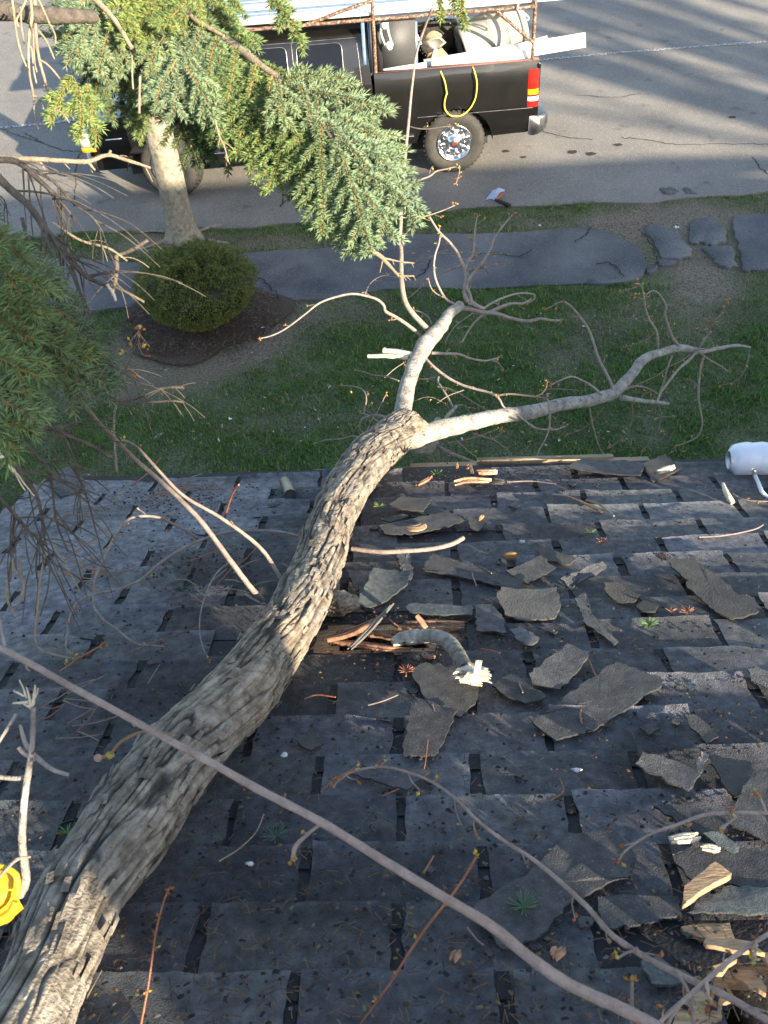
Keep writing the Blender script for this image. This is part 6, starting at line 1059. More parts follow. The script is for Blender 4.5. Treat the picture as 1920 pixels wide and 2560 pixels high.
for k in range(7):
    a_ = k*.9+.3; h_ = 2.9+k*.22; l_ = 2.0; p0 = tb+A(-.02*h_, 0, h_); d_ = A(math.cos(a_), math.sin(a_), 1.1); mb = MB(); Q = crs([p0, p0+d_*.6, p0+d_*1.2+A(0, 0, .3), p0+d_*2+A(0, 0, .9)], 5); tube(mb, Q, np.linspace(.06, .012, len(Q)), 8, True, None, .15)
    for j in range(7):
        q0 = Q[4+j] if 4+j < len(Q) else Q[-1]; dd = unit([rnd.gauss(0, 1), rnd.gauss(0, 1), rnd.uniform(.2, 1.2)]); tube(mb, crs([q0, q0+dd*.4, q0+dd*.8+A(0, 0, .2)], 4), np.linspace(.012, .003, 9), 4, False)
    mb.build('limb', M['trunkpale'], st)
mb = MB()
for k in range(6):
    a_ = k*1.05+.4; q = [tb+A(.18*math.cos(a_), .18*math.sin(a_), .02), tb+A(.45*math.cos(a_+.15), .4*math.sin(a_+.15), .012), tb+A(.8*math.cos(a_+.1), .45*math.sin(a_+.1), -.03)]; tube(mb, crs(q, 5), np.linspace(.035, .015, 11), 8, True, None, .3, sc_=(1, .5))
mb.build('root', M['trunkpale'], st)
# bare trees behind the house whose shadows streak the road
def baretree(x, y, h, label, seed, r0=.22, sp_=1.):
    t = thing('bare_tree', (x, y, 0), label, 'tree', 'bare trees behind the house'); r_ = random.Random(seed); mb = MB()
    def grow(p, d, l, r, lev):
        q = [p]; dd = d
        for k in range(4): dd = unit(dd+A(r_.gauss(0, .12), r_.gauss(0, .12), .04)); q.append(q[-1]+dd*l/4)
        q = crs(q, 3); tube(mb, q, np.linspace(r, r*.6, len(q)), 8 if lev < 2 else 4, False)
        if lev < 4:
            for k in range((3 if lev < 3 else 2) if lev else 4):
                i_ = r_.randint(len(q)//2, len(q)-1); o_ = unit([r_.gauss(0, 1), r_.gauss(0, 1), r_.gauss(0, .6)+.3]); grow(q[i_], unit(dd*.9+o_*.6*sp_), l*r_.uniform(.45, .65)*(1 if lev else .7), r*.5, lev+1)
    grow(A(x, y, -.1), A(0, 0, 1), h*.68, r0, 0); mb.build('trunk', M['trunkpale'], t)
for k, (x, y, h, s9) in enumerate([(13.7, -14.6, 17, .5), (25.6, -14.4, 21, .8), (27.9, -15.2, 23, .8), (31.5, -13.5, 22, .8)]): baretree(x, y, h, ['first', 'second', 'third', 'farthest'][k]+' leafless tree of the row behind the house, counted from the left', 50+k, .42 if k else .26, s9)
# ================================================= PICKUP TRUCK
TRX, TRY, TRA = 1.193, 11.815, .0596
tk = thing('pickup_truck', (TRX, TRY, .012), 'black extended cab pickup truck with a rusty pipe rack, parked on the road', 'pickup truck', rz=TRA)
ca, sa = math.cos(TRA), math.sin(TRA)
def TW(X, Y, Z): return A(TRX+ca*X-sa*Y, TRY+sa*X+ca*Y, Z+.012)
def tl(u, v, Y):
    """sight line meets the truck's lengthwise plane at depth Y: local X, Z"""
    d = ray(u, v); o = A(ca*(CP[0]-TRX)+sa*(CP[1]-TRY), -sa*(CP[0]-TRX)+ca*(CP[1]-TRY), CP[2]-.012); dl = A(ca*d[0]+sa*d[1], -sa*d[0]+ca*d[1], d[2]); k = (Y-o[1])/dl[1]; q = o+k*dl; return q
def th_(u, v, Z):
    d = ray(u, v); k = (Z+.012-CP[2])/d[2]; q = CP+d*k; return A(ca*(q[0]-TRX)+sa*(q[1]-TRY), -sa*(q[0]-TRX)+ca*(q[1]-TRY), Z)
WB = 3.645; W_ = 1.98
def yb(z): return np.interp(z, [.40, .50, .62, .80, .98, 1.10, 1.26, 1.36, 1.39], [.055, .03, .012, .0, .004, .012, .028, .050, .075])
def zlow(X):
    z = .46+.04*max(0, X-.3) if X < 1 else .5
    for c in (0, -WB):
        q = abs(X-c)
        if q < .485: z = max(z, .40+math.sqrt(max(0, .485**2-q*q)))
    return z
def side(mb, x0, x1, zt, n, inv=False, lip=None):
    xs = sorted(set(list(np.linspace(x0, x1, n))+[x for c in (0, -WB) for x in list(c+.485*np.cos(np.linspace(0, math.pi, 22))) if x0 < x < x1])); m_ = 12; V = []
    for X in xs:
        zl = zlow(X); zu = zt(X)
        for k in range(m_): z = zl+(zu-zl)*(k/(m_-1)); V.append((X, float(yb(z)) if not inv else W_-float(yb(z)), z))
    nn = len(xs); F = [(i*m_+j, (i+1)*m_+j, (i+1)*m_+j+1, i*m_+j+1) for i in range(nn-1) for j in range(m_-1)]
    if inv: F = [f_[::-1] for f_ in F]
    mb.add(np.array(V), F)
    # inward flange at the lower edge
    lo_ = [(X, .03+(0 if True else 0), zlow(X)) for X in xs]; V2 = []
    for X in xs: z = zlow(X); y = float(yb(z)); V2 += [(X, y if not inv else W_-y, z), (X, y+.10 if not inv else W_-y-.10, z)]
    F2 = [(2*i, 2*i+1, 2*i+3, 2*i+2) for i in range(nn-1)]; mb.add(np.array(V2), F2 if not inv else [f_[::-1] for f_ in F2])
RZ_ = 1.385; XB0, XB1 = -.98, 1.04
zbed = lambda X: RZ_-.004*(X > 1.0); zcab = lambda X: 1.275; zhood = lambda X: np.interp(X, [-4.5, -4.2, -3.2], [1.02, 1.12, 1.24])
mb = MB()
for inv in (False, True): side(mb, XB0, XB1, zbed, 30, inv); side(mb, -3.16, XB0-.03, zcab, 26, inv); side(mb, -4.48, -3.166, zhood, 26, inv)
# bed walls, floor, tailgate
for y0, y1 in ((.075, .14), (W_-.14, W_-.075)): box(mb, XB0, XB1, y0, y1, RZ_-.05, RZ_)
box(mb, XB0, XB1, .132, .14, .72, RZ_-.05); box(mb, XB0, XB1, W_-.14, W_-.132, .72, RZ_-.05); box(mb, XB0, XB0+.04, .075, W_-.075, .6, RZ_); box(mb, XB0, XB1, .1, W_-.1, .66, .72); box(mb, XB1-.03, XB1+.03, .12, W_-.12, .56, RZ_-.02)
for y0, y1 in ((.03, .12), (W_-.12, W_-.03)): box(mb, XB1-.02, XB1+.012, y0, y1, .56, RZ_-.03)
# hood, cowl, nose
xs = np.linspace(-4.48, -3.16, 8); ys = np.linspace(.06, W_-.06, 9); V = [(x, y, zhood(x)+.05*math.sin(math.pi*(y-.06)/(W_-.12))-.0) for x in xs for y in ys]; mb.add(np.array(V), [(i*9+j, (i+1)*9+j, (i+1)*9+j+1, i*9+j+1)[::-1] for i in range(7) for j in range(8)])
nose = [(-4.48, 1.02), (-4.56, .95), (-4.60, .78), (-4.60, .6)]; V = [(x+.05*((y-W_/2)/(W_/2))**2*1.6, y, z) for x, z in nose for y in np.linspace(.05, W_-.05, 9)]; mb.add(np.array(V), [(i*9+j, i*9+j+1, (i+1)*9+j+1, (i+1)*9+j) for i in range(3) for j in range(8)])
# cab: roof, pillars, back wall
def cabp(X, z, inv=False):
    y = np.interp(z, [1.27, 1.5, 1.76, 1.83, 1.87], [.035, .10, .19, .235, .32]); return (X, y if not inv else W_-y, z)
XR0, XR1 = -2.62, -1.06
for inv in (False, True):
    zz_ = [1.27, 1.5, 1.7, 1.76, 1.80, 1.83, 1.855, 1.87]; fr = [np.interp(z, [1.27, 1.87], [-3.2, XR0]) for z in zz_]; bk = [np.interp(z, [1.27, 1.6, 1.87], [XB0-.035, XB0-.05, XR1]) for z in zz_]
    m_ = 14; V = [cabp(a_+(b_-a_)*k/(m_-1), z, inv) for z, a_, b_ in zip(zz_, fr, bk) for k in range(m_)]; F = [(i*m_+j, i*m_+j+1, (i+1)*m_+j+1, (i+1)*m_+j) for i in range(len(zz_)-1) for j in range(m_-1)]; mb.add(np.array(V), F if not inv else [f_[::-1] for f_ in F])
ys = np.linspace(.32, W_-.32, 7); xs = np.linspace(XR0, XR1, 7); V = [(x, y, 1.87+.025*math.sin(math.pi*(y-.32)/(W_-.64))*math.sin(math.pi*min(1, (x-XR0)/(XR1-XR0)*.9+.05))) for x in xs for y in ys]; mb.add(np.array(V), [(i*7+j, (i+1)*7+j, (i+1)*7+j+1, i*7+j+1) for i in range(6) for j in range(6)])
mb.add(np.array([(XB0-.036, .04, 1.27), (XB0-.036, W_-.04, 1.27), (XR1, W_-.32, 1.87), (XR1, .32, 1.87), (XB0-.03, .04, .6), (XB0-.03, W_-.04, .6)]), [(0, 3, 2, 1), (4, 0, 1, 5)])
mb.V = [v_*A(1, 1, .93) for v_ in mb.V]; body = mb.build('body', M['black'], tk, smooth=True, local=True)
try:
    for p_ in body.data.polygons: p_.use_smooth = True
    body.data.set_sharp_from_angle(angle=math.radians(35))
except Exception: pass
ZS = .93
def prt(name, mb, m, parent=tk, smooth=False, raw=False):
    if not raw: mb.V = [v_*A(1, 1, ZS) for v_ in mb.V]
    return mb.build(name, M[m], parent, smooth=smooth, local=True)
# windows with pale seals
def window(X0, X1, z0, z1, slant=0.):
    pts = []; 
    for (x, z) in [(X0, z0), (X1, z0), (X1, z1), (X0+slant, z1)]: pts.append((x, z))
    c = np.mean(pts, 0); P = []
    n = len(pts)
    for i in range(n):
        a_, b_, d_ = A(*pts[i-1]), A(*pts[i]), A(*pts[(i+1) % n]); r_ = .07
        s0 = b_+unit(a_-b_)*r_; s1 = b_+unit(d_-b_)*r_
        for t in np.linspace(0, 1, 5): P.append((1-t)**2*s0+2*t*(1-t)*b_+t*t*s1)
    V = [cabp(x, z) for x, z in P]; V = np.array(V)-A(0, .006, 0); mb = MB(); mb.add(V, [tuple(range(len(V)))]); g = prt('window', mb, 'glass'); mb = MB(); tube(mb, np.vstack([V, V[:1]])-A(0, .004, 0), .0065, 5, False); prt('window_seal', mb, 'bumper', g)
window(-1.88, -1.34, 1.33, 1.765); window(-2.98, -2.00, 1.33, 1.765, .36)
mb = MB()
for X in (-1.16, -1.93): tube(mb, np.array([np.array(cabp(X+(.05 if X > -1.5 else 0)*(1.83-z), z))-A(0, .003, 0) for z in np.linspace(1.27, 1.83, 12)]), .004, 4, False)
for X in (-1.14, -1.93, -3.1): tube(mb, np.array([(X, float(yb(z))-.001, z) for z in np.linspace(.52, 1.27, 14)]), .004, 4, False)
tube(mb, np.array([cabp(x, 1.80) for x in np.linspace(-2.6, -1.12, 8)])-A(0, .004, 0), .006, 4, False); prt('door_seam', mb, 'bumper')
mb = MB(); V = np.array([cabp(-3.18, 1.29), cabp(XR0-.03, 1.85), cabp(XR0-.03, 1.85, True), cabp(-3.18, 1.29, True)])-A(.012, 0, -.004); mb.add(V, [(0, 1, 2, 3)]); prt('windshield', mb, 'glass')
mb = MB(); mb.add(np.array([(XB0-.03, .35, 1.40), (XB0-.03, W_-.35, 1.40), (XR1+.028, W_-.42, 1.78), (XR1+.028, .42, 1.78)]), [(0, 1, 2, 3)]); prt('rear_window', mb, 'glass')
mb = MB(); box(mb, -2.35, -2.16, .0, .012, 1.08, 1.12); box(mb, -3.04, -2.98, -.16, .05, 1.26, 1.29); box(mb, -3.06, -2.98, -.30, -.12, 1.2, 1.42); prt('door_mirror', mb, 'black')
mb = MB(); tube(mb, np.array([(x, float(yb(.56))-.012, .575) for x in np.linspace(-3.12, -.52, 10)]), .019, 8, True, sc_=(1.5, .6)); prt('side_moulding', mb, 'chrome')
mb = MB(); tube(mb, np.array([(x, float(yb(.80))-.004, .815+.0*x) for x in np.linspace(-.47, .97, 10)]), .004, 5, True); prt('body_crease', mb, 'bumper')
# chassis, step, inner wheel wells
mb = MB(); box(mb, -3.0, -.55, .10, .3, .34, .47); box(mb, -4.3, 1.0, .35, .5, .34, .5); box(mb, -4.3, 1.0, W_-.5, W_-.35, .34, .5); box(mb, -4.2, .9, .12, W_-.12, .60, .64)
for c in (0, -WB):
    V = []; a_ = np.linspace(0, math.pi, 14)
    for yy in (.06, .42): V += [(c+.50*math.cos(t), yy, .40+.50*math.sin(t)) for t in a_]
    mb.add(np.array(V), [(i, i+1, 15+i, 14+i) for i in range(13)]); mb.add(np.array([(c-.5, .42, .2), (c+.5, .42, .2), (c+.5, .42, .9), (c-.5, .42, .9)]), [(0, 1, 2, 3)])
prt('chassis', mb, 'blackplastic')
# wheels
def lathe(mb, prof, seg=48, y0=0., cx=0., cz=0.):
    a_ = np.arange(seg)*2*math.pi/seg; V = np.array([(cx+r_*math.cos(t), y0+y, cz+r_*math.sin(t)) for y, r_ in prof for t in a_]); n = len(prof); mb.add(V, [(i*seg+j, i*seg+(j+1) % seg, (i+1)*seg+(j+1) % seg, (i+1)*seg+j) for i in range(n-1) for j in range(seg)])
def wheel(X, Y, steer=0., flip=False, label=None):
    """tyre face looks towards -y"""
    c_, s_ = math.cos(steer), math.sin(steer); sg = -1 if flip else 1
    def fin(mb):
        V = np.concatenate(mb.V); V = V*A(1, sg, 1); mb.V = [np.stack([V[:, 0]*c_-V[:, 1]*s_+X, V[:, 0]*s_+V[:, 1]*c_+Y, V[:, 2]+.385], 1)]; return mb
    R_, RR_ = .388, .225; mb = MB()
    lathe(mb, [(.055, RR_-.012), (.03, RR_), (.018, RR_+.012), (.006, RR_+.05), (-.004, .31), (.004, .345), (.018, .366), (.03, .378)], 64); mb.M = [np.zeros(len(mb.S[0]))]
    w_ = prt('wheel', fin(mb), 'tyre', smooth=True, raw=True)
    if label: w_['label'] = label
    mb = MB(); lathe(mb, [(.03, .378), (.045, R_), (.245, R_), (.26, .375), (.28, .30), (.28, .2)], 64)
    for k in range(40):
        t = k*2*math.pi/40
        for j in range(4): y0 = .04+j*.052; tt = t+(j % 2)*.08; q = [(R_*math.cos(tt+a_)*1.0, y_, R_*math.sin(tt+a_)) for a_, y_ in ((0, y0), (.07, y0), (.09, y0+.04), (.02, y0+.04))]; Vq = np.array(q); mb.add(np.vstack([Vq, Vq*A(1.022, 1, 1.022)]), BF)
    prt('tread', fin(mb), 'tread', w_, raw=True)
    mb = MB(); lathe(mb, [(.06, RR_-.02), (.012, RR_+.002), (.004, RR_), (.012, RR_-.014), (.045, RR_-.03), (.062, .175), (.05, .155), (.038, .11), (.028, .075), (.006, .066), (.0, .05), (.0, .0)], 56)
    rim = prt('rim', fin(mb), 'chrome', w_, True, raw=True)
    mb = MB()
    for k in range(8):
        t = k*math.pi/4+.2; cx, cz = .148*math.cos(t), .148*math.sin(t); lathe(mb, [(.026, .0245), (.026, .0)], 16, 0, cx, cz)
    prt('rim_hole', fin(mb), 'blackplastic', rim, raw=True)
    mb = MB()
    for k in range(8):
        t = k*math.pi/4+.2; cx, cz = .148*math.cos(t), .148*math.sin(t); lathe(mb, [(.050, .0335), (.024, .031), (.020, .0275), (.027, .0235)], 18, 0, cx, cz)
    prt('hole_ring', fin(mb), 'chrome', rim, True, raw=True)
    mb = MB(); lathe(mb, [(-.001, .052), (-.006, .046), (-.007, 0)], 28); prt('hub_cap', fin(mb), 'bumper', rim, True, raw=True)
    mb = MB(); a_ = np.arange(24)*2*math.pi/24; mb.add(np.array([(.034*math.cos(t)*.94+.013*math.sin(t)*.35, -.0085, .013*math.sin(t)*.94+.034*math.cos(t)*.35) for t in a_]), [tuple(range(24))]); prt('emblem', fin(mb), 'redlens', rim, raw=True)
wheel(0, .015); wheel(-WB, .0, math.radians(-24), label='front wheel steered so that its tread shows'); wheel(0, W_-.015, 0, True); wheel(-WB, W_-.015, 0, True)
# tail light
def lightblk(z0, z1, m, nm, o=.0, par=tk):
    mb = MB(); V = []; zs_ = np.linspace(z0, z1, 5); prof = [(.905, .0), (.93, -.018), (.985, -.02), (1.035, -.002), (1.06, .05), (1.062, .12)]
    for z in zs_:
        for x, y in prof: V.append((x-.045*np.interp(z, [.8, 1.05, 1.34], [0, .15, .0])+.012*(z-.85), y+float(yb(z))-.003-o, z))
    n = len(prof); mb.add(np.array(V), [(i*n+j, i*n+j+1, (i+1)*n+j+1, (i+1)*n+j) for i in range(4) for j in range(n-1)]); return prt(nm, mb, m, par, True)
tlr = lightblk(.83, 1.30, 'redlens', 'tail_light'); lightblk(.99, 1.06, 'amber', 'amber_lens', .003, tlr); lightblk(.91, .965, 'clear', 'reversing_lens', .003, tlr)
mb = MB(); box(mb, .91, 1.06, W_-.03, W_-.0, .83, 1.30); prt('tail_light', mb, 'redlens')
# rear bumper
mb = MB(); prof = [(1.06, .46), (1.13, .44), (1.19, .48), (1.21, .56), (1.21, .66), (1.19, .70), (1.07, .70)]
yy = [(.0, -.13), (.03, -.06), (.10, -.01), (.3, .0), (W_-.3, .0), (W_-.10, -.01), (W_-.03, -.06), (W_, -.13)]; V = [(x+dx, y, z) for y, dx in yy for x, z in prof]; n = len(prof); mb.add(np.array(V), [(i*n+j, (i+1)*n+j, (i+1)*n+j+1, i*n+j+1) for i in range(7) for j in range(n-1)]+[tuple(range(n)), tuple(7*n+j for j in range(n))[::-1]]); prt('rear_bumper', mb, 'bumper', smooth=False)
mb = MB(); box(mb, 1.045, 1.07, .35, W_-.35, .74, 1.28); prt('tailgate_panel', mb, 'black')
# front bumper, headlight, grille
mb = MB(); V = [(-4.62+dx+px, y, z) for y, dx in [(0.0, .16), (.05, .06), (.25, 0), (W_-.25, 0), (W_-.05, .06), (W_, .16)] for px, z in [(.08, .42), (.0, .46), (-.02, .56), (.0, .64), (.08, .66)]]; mb.add(np.array(V), [(i*5+j, i*5+j+1, (i+1)*5+j+1, (i+1)*5+j) for i in range(5) for j in range(4)]); prt('front_bumper', mb, 'bumper')
mb = MB()
for y0, y1, s in ((.015, .34, 1), (W_-.34, W_-.015, -1)):
    box(mb, -4.615, -4.50, y0, y1, .80, .95)
hl = prt('headlight', mb, 'clear'); mb = MB(); box(mb, -4.60, -4.44, .002, .02, .73, .79); box(mb, -4.61, -4.52, .0, .25, .73, .79); prt('turn_signal', mb, 'amber', hl)
mb = MB(); box(mb, -4.625, -4.55, .36, W_-.36, .68, .97); prt('grille', mb, 'mesh')
mb = MB(); q = tl(548, 335, 0.04); box(mb, -4.3, -4.1, -.002, .01, .86, .88); prt('fender_badge', mb, 'chrome')
# pipe rack (part of the truck)
def pipe(mb, a_, b_, r_=.022, s=8): mb_ = np.array([a_, b_], float); t = np.linspace(0, 1, 8)[:, None]; tube(mb, mb_[0]*(1-t)+mb_[1]*t, r_, s, True, None, .06)
XP0, XP1 = -.955, .955; ZR = 2.03; ZT = 2.25
rack = MB(); 
for Y in (.09, W_-.09):
    pipe(rack, (XP0, Y, RZ_), (XP0, Y, ZT)); pipe(rack, (XP1, Y, RZ_), (XP1, Y, 2.55)); pipe(rack, (-3.0, Y, ZR), (XP1, Y, ZR)); pipe(rack, (XP0, Y, ZT), (-1.75, Y, ZR)); pipe(rack, (XP1, Y, 1.60), (.50, Y, ZR-.02), .02); pipe(rack, (-1.35, Y, ZR), (XP0+.5, Y, ZR), .02)
for X in (XP0, 0, XP1, -2.9): pipe(rack, (X, .09, ZR-.03), (X, W_-.09, ZR-.03))
rk = prt('pipe_rack', rack, 'rust', smooth=True)
mb = MB(); box(mb, -1.10, -1.06, .10, .135, 1.36, 2.0); box(mb, -1.02, -.985, .10, .16, 1.36, 2.0); prt('cab_guard_post', mb, 'blueglass', rk)
mb = MB(); box(mb, XP0-.055, XP0-.03, .08, .12, 1.40, 2.0); box(mb, -.93, -.86, .12, .155, 1.39, 2.0);  prt('rack_bracket', mb, 'blackplastic', rk)
mb = MB(); box(mb, -.93, -.45, .20, .215, 1.30, 2.0); box(mb, XP0, XP0+.015, .2, W_-.2, 1.40, 2.0); prt('mesh_guard', mb, 'mesh', rk)
mb = MB(); box(mb, XB0, XB1, .07, .145, RZ_+.001, RZ_+.013); prt('bed_rail_cap', mb, 'maroon')
# ---------------------------------------------- cargo (each its own thing), given in truck coordinates
def cargo(name, mb, m, label, cat, group=None, smooth=False):
    V = np.concatenate(mb.V); mb.V = [np.array([TW(*q) for q in V])] if len(V) < 4000 else [np.stack([TRX+ca*V[:, 0]-sa*V[:, 1], TRY+sa*V[:, 0]+ca*V[:, 1], V[:, 2]+.012], 1)]
    return tag(mb.build(name, M[m], smooth=smooth), label, cat, group)
pm = mat('white_panel_dark', [(.02, .02, .02), (.05, .05, .05)], 20); M['dark'] = pm
PW = [(-3.5, 1.72, .12, .60, 1.925, 'nearest'), (-3.45, 1.70, .605, 1.1, 1.93, 'second'), (-3.5, 1.75, 1.105, 1.6, 1.925, 'third'), (-3.4, 1.7, 1.605, 2.2, 1.93, 'farthest')]
for k, (a_, b_, c_, d_, z_, wd) in enumerate(PW):
    mb = MB()
    def pf(x, y, z): return (x, y, z+.0)
    xs = np.linspace(a_, b_, 20); mb2 = MB()
    box(mb, a_, b_, c_, d_, z_, z_+.025)
    for r_ in range(2): box(mb, a_+.01, b_-.01, c_+.10+r_*.22, c_+.104+r_*.22, z_+.02, z_+.031)
    n0 = len(mb.M); 
    o = cargo('siding_sheet', mb, 'white', '%s long white panel lying flat on top of the truck rack' % ['front edge', 'second', 'third', 'back edge'][k] if False else ['long white panel at the near edge of the stack on the truck rack', 'long white panel next behind the near one on the truck rack', 'long white panel in the second row from the back on the truck rack', 'long white panel at the far edge of the truck rack'][k], 'sheet')
    mb = MB()
    for X in np.arange(a_+.2, b_-.1, .34):
        for Y in (c_+.06, c_+.26, c_+.42):
            xx = X+rnd.uniform(-.05, .05); t = .6; e = A(math.cos(t), math.sin(t), 0)*.016; f_ = A(-math.sin(t), math.cos(t), 0)*.006; c0 = A(xx, Y, z_+.0327); Vv = [c0-e-f_, c0+e-f_, c0+e+f_, c0-e+f_]; mb.add([TW(*q) for q in Vv], [(0, 1, 2, 3)])
    mk = mb.build('slot_marks', M['dark'], o); mk['kind'] = 'stuff'
# white trim boards
def board(P, w_, th, name, label, up=(0, 0, 1), m='white', cat='board', extra=None):
    P = np.array(P, float); t = unit(P[1]-P[0]); s_ = unit(np.cross(up, t)); u_ = np.cross(t, s_); V = [P[0]-s_*w_/2, P[1]-s_*w_/2, P[1]+s_*w_/2, P[0]+s_*w_/2]; V = np.array(V+[q+u_*th for q in V]); mb = MB(); mb.add(V, BF)
    if extra: extra(mb)
    return cargo(name, mb, m, label, cat)
b0 = tl(1045, 180, .18); b1 = tl(1470, 102, .18)
def vplank(p, q, hgt, Y, th, name, label, cat='board', m='white', extra=None):
    """board standing on edge between two photo points (its lower edge), height hgt"""
    a_ = tl(*p, Y); b_ = tl(*q, Y); u_ = A(0, .55, .83)*hgt; mb = MB(); V = np.array([a_, b_, b_+A(0, th, -th*.3), a_+A(0, th, -th*.3), a_+u_, b_+u_, b_+u_+A(0, th, -th*.3), a_+u_+A(0, th, -th*.3)]); mb.add(V, BF); return cargo(name, mb, m, label, cat)
vplank((1080, 180), (1330, 150), .13, .15, .02, 'white_board', 'white board lying along the near rail of the truck bed')
vplank((1062, 185), (1465, 118), .17, .22, .02, 'white_board', 'longest white board, sticking out far behind the truck bed')
vplank((1190, 176), (1370, 126), .17, .30, .02, 'white_board', 'shorter white board behind the longest one, ending just past the tailgate')
vplank((946, 205), (1068, 186), .14, .07, .03, 'trim_board', 'short white board on the front part of the bed rail with faint dark print along it')
pb = [o for o in bpy.data.objects if o.name.startswith('trim_board')][0]; mb = MB()
for k in range(12):
    a_ = tl(982+k*3.0+rnd.uniform(-.3, .3), 195-k*.5, .066); u_ = A(0, .55, .83); hh = rnd.choice([.03, .04, .045]); sx = .007; V = [a_+u_*.02, a_+A(sx, 0, 0)+u_*.02, a_+A(sx, 0, 0)+u_*(.02+hh), a_+u_*(.02+hh)]; mb.add([TW(*q) for q in V], [(0, 1, 2, 3)])
    if k % 3 == 0: V = [a_+u_*.055, a_+A(.02, 0, 0)+u_*.055, a_+A(.02, 0, 0)+u_*.062, a_+u_*.062]; mb.add([TW(*q) for q in V], [(0, 1, 2, 3)])
mb.build('print', M['mesh'], pb)
# white bent pipe frame at the front of the bed, white post
mb = MB(); a_, b_, c_ = tl(950, 182, .25), tl(1014, 108, .25), tl(1012, 60, .25)
for p_, q_ in ((a_, b_), (b_, c_)): t = np.linspace(0, 1, 6)[:, None]; tube(mb, p_*(1-t)+q_*t, .03, 4, True, None, 0, sc_=(1, 1))
cargo('bent_gutter', mb, 'white', 'bent white gutter pipe leaning in the front corner of the truck bed', 'gutter')
mb = MB(); a_, b_ = tl(1040, 165, .3), tl(1040, 55, .3); box(mb, a_[0]-.02, a_[0]+.025, .3, .34, a_[2]-.1, b_[2]); cargo('thin_post', mb, 'blueglass', 'thin pale blue post standing upright in the truck bed', 'post')
mb = MB(); a_, b_ = tl(1030, 62, .34), tl(1052, 110, .34); t = np.linspace(0, 1, 5)[:, None]; tube(mb, a_*(1-t)+b_*t, .016, 6, True); cargo('white_stick', mb, 'white', 'short white stick leaning on the thin blue post', 'stick')
# barrel
pa, pb_ = tl(1150, 118, .75), tl(1296, 62, .75); ax = unit(pb_-pa+A(0, .12, 0)); u1 = unit(np.cross(ax, A(0, 0, 1))); u2 = np.cross(ax, u1)
def bl(mb, prof, seg=40): a_ = np.arange(seg)*2*math.pi/seg; V = np.array([pa+ax*x+(u1*math.cos(t)+u2*math.sin(t))*r_ for x, r_ in prof for t in a_]); n = len(prof); mb.add(V, [(i*seg+j, (i+1)*seg+j, (i+1)*seg+(j+1) % seg, i*seg+(j+1) % seg) for i in range(n-1) for j in range(seg)])
bt = thing('trash_barrel', TW(*pa), 'large grey plastic trash barrel lying on its side in the truck bed', 'barrel')
def bpart(name, prof, m, par): mb = MB(); bl(mb, prof); V = mb.V[0]; mb.V = [np.array([TW(*q) for q in V])]; return mb.build(name, M[m], par, smooth=True)
LB_ = np.linalg.norm(pb_-pa)+.05
bb = bpart('body', [(.05, 0), (.05, .10), (.02, .155), (.0, .20), (.01, .225), (.04, .235), (.06, .232), (LB_*.45, .262), (LB_*.455, .268), (LB_*.47, .268), (LB_*.475, .264), (LB_*.70, .28), (LB_*.705, .286), (LB_*.72, .286), (LB_*.725, .282), (LB_-.07, .295)], 'barrel', bt)
bpart('rim', [(LB_-.075, .296), (LB_-.07, .315), (LB_-.02, .32), (LB_, .305), (LB_-.01, .285), (.3, .25)], 'barrel', bt); bpart('base_recess', [(.048, .0), (.048, .12)], 'blackplastic', bt)
mb = MB(); hp = [pa+ax*(.12+.05*i)+(u1*math.cos(t)+u2*math.sin(t))*(.245+.02*(i in (1, 2))) for i, t in enumerate([2.2, 2.25, 2.3, 2.35])]; tube(mb, np.array([TW(*q) for q in crs(hp, 4)]), .018, 6, True); mb.build('handle', M['barrel'], bt)
# spare knobbly tyre, shovel, bag, cloth, wheelbarrow
q = tl(1092, 96, .95); mb = MB(); seg = 40; a_ = np.arange(seg)*2*math.pi/seg
for r_, y_ in (): pass
prof = [(-.05, .12), (-.055, .19), (-.03, .225), (.03, .225), (.055, .19), (.05, .12)]; V = np.array([q+A(.6*y_, y_, 0)+A(rr_*math.cos(t), 0, rr_*math.sin(t)*.95) for y_, rr_ in prof for t in a_]); mb.add(V, [(i*seg+j, i*seg+(j+1) % seg, (i+1)*seg+(j+1) % seg, (i+1)*seg+j) for i in range(5) for j in range(seg)])
for k in range(30):
    t = k*2*math.pi/30
    for y_ in (-.03, .0, .03): c0 = q+A(.6*y_, y_, 0)+A(.235*math.cos(t+y_*3), 0, .225*math.sin(t+y_*3)); lump(mb, c0, A(.012, .01, .012), None, 1, k, 4, 5, .1)
cargo('knobbly_tyre', mb, 'tread', 'small knobbly black tyre standing behind the shovel blade in the truck bed', 'tyre')
sh = thing('shovel', TW(*tl(1085, 118, .5)), 'shovel with a brownish blade and white handle lying in the truck bed', 'shovel'); mb = MB(); pts = [tl(*C_, .5) for C_ in [(1061, 103), (1080, 96), (1102, 93), (1116, 106), (1100, 120), (1087, 127), (1074, 118)]]; c0 = np.mean(pts, 0)+A(0, .05, 0); mb.add(np.array([TW(*q_) for q_ in [c0]+pts+[p_+A(0, .012, -.004) for p_ in pts]]), [(0, 1+k, 1+(k+1) % 7) for k in range(7)]+[(1+k, 8+k, 8+(k+1) % 7, 1+(k+1) % 7) for k in range(7)]+[tuple(range(8, 15))[::-1]]); mb.build('blade', M['shovel'], sh)
mb = MB(); a_, b_ = tl(1089, 124, .47), tl(1080, 152, .32); tube(mb, np.array([TW(*q_) for q_ in (a_, (a_+b_)/2, b_)]), .024, 8, True); mb.build('handle', M['white'], sh)
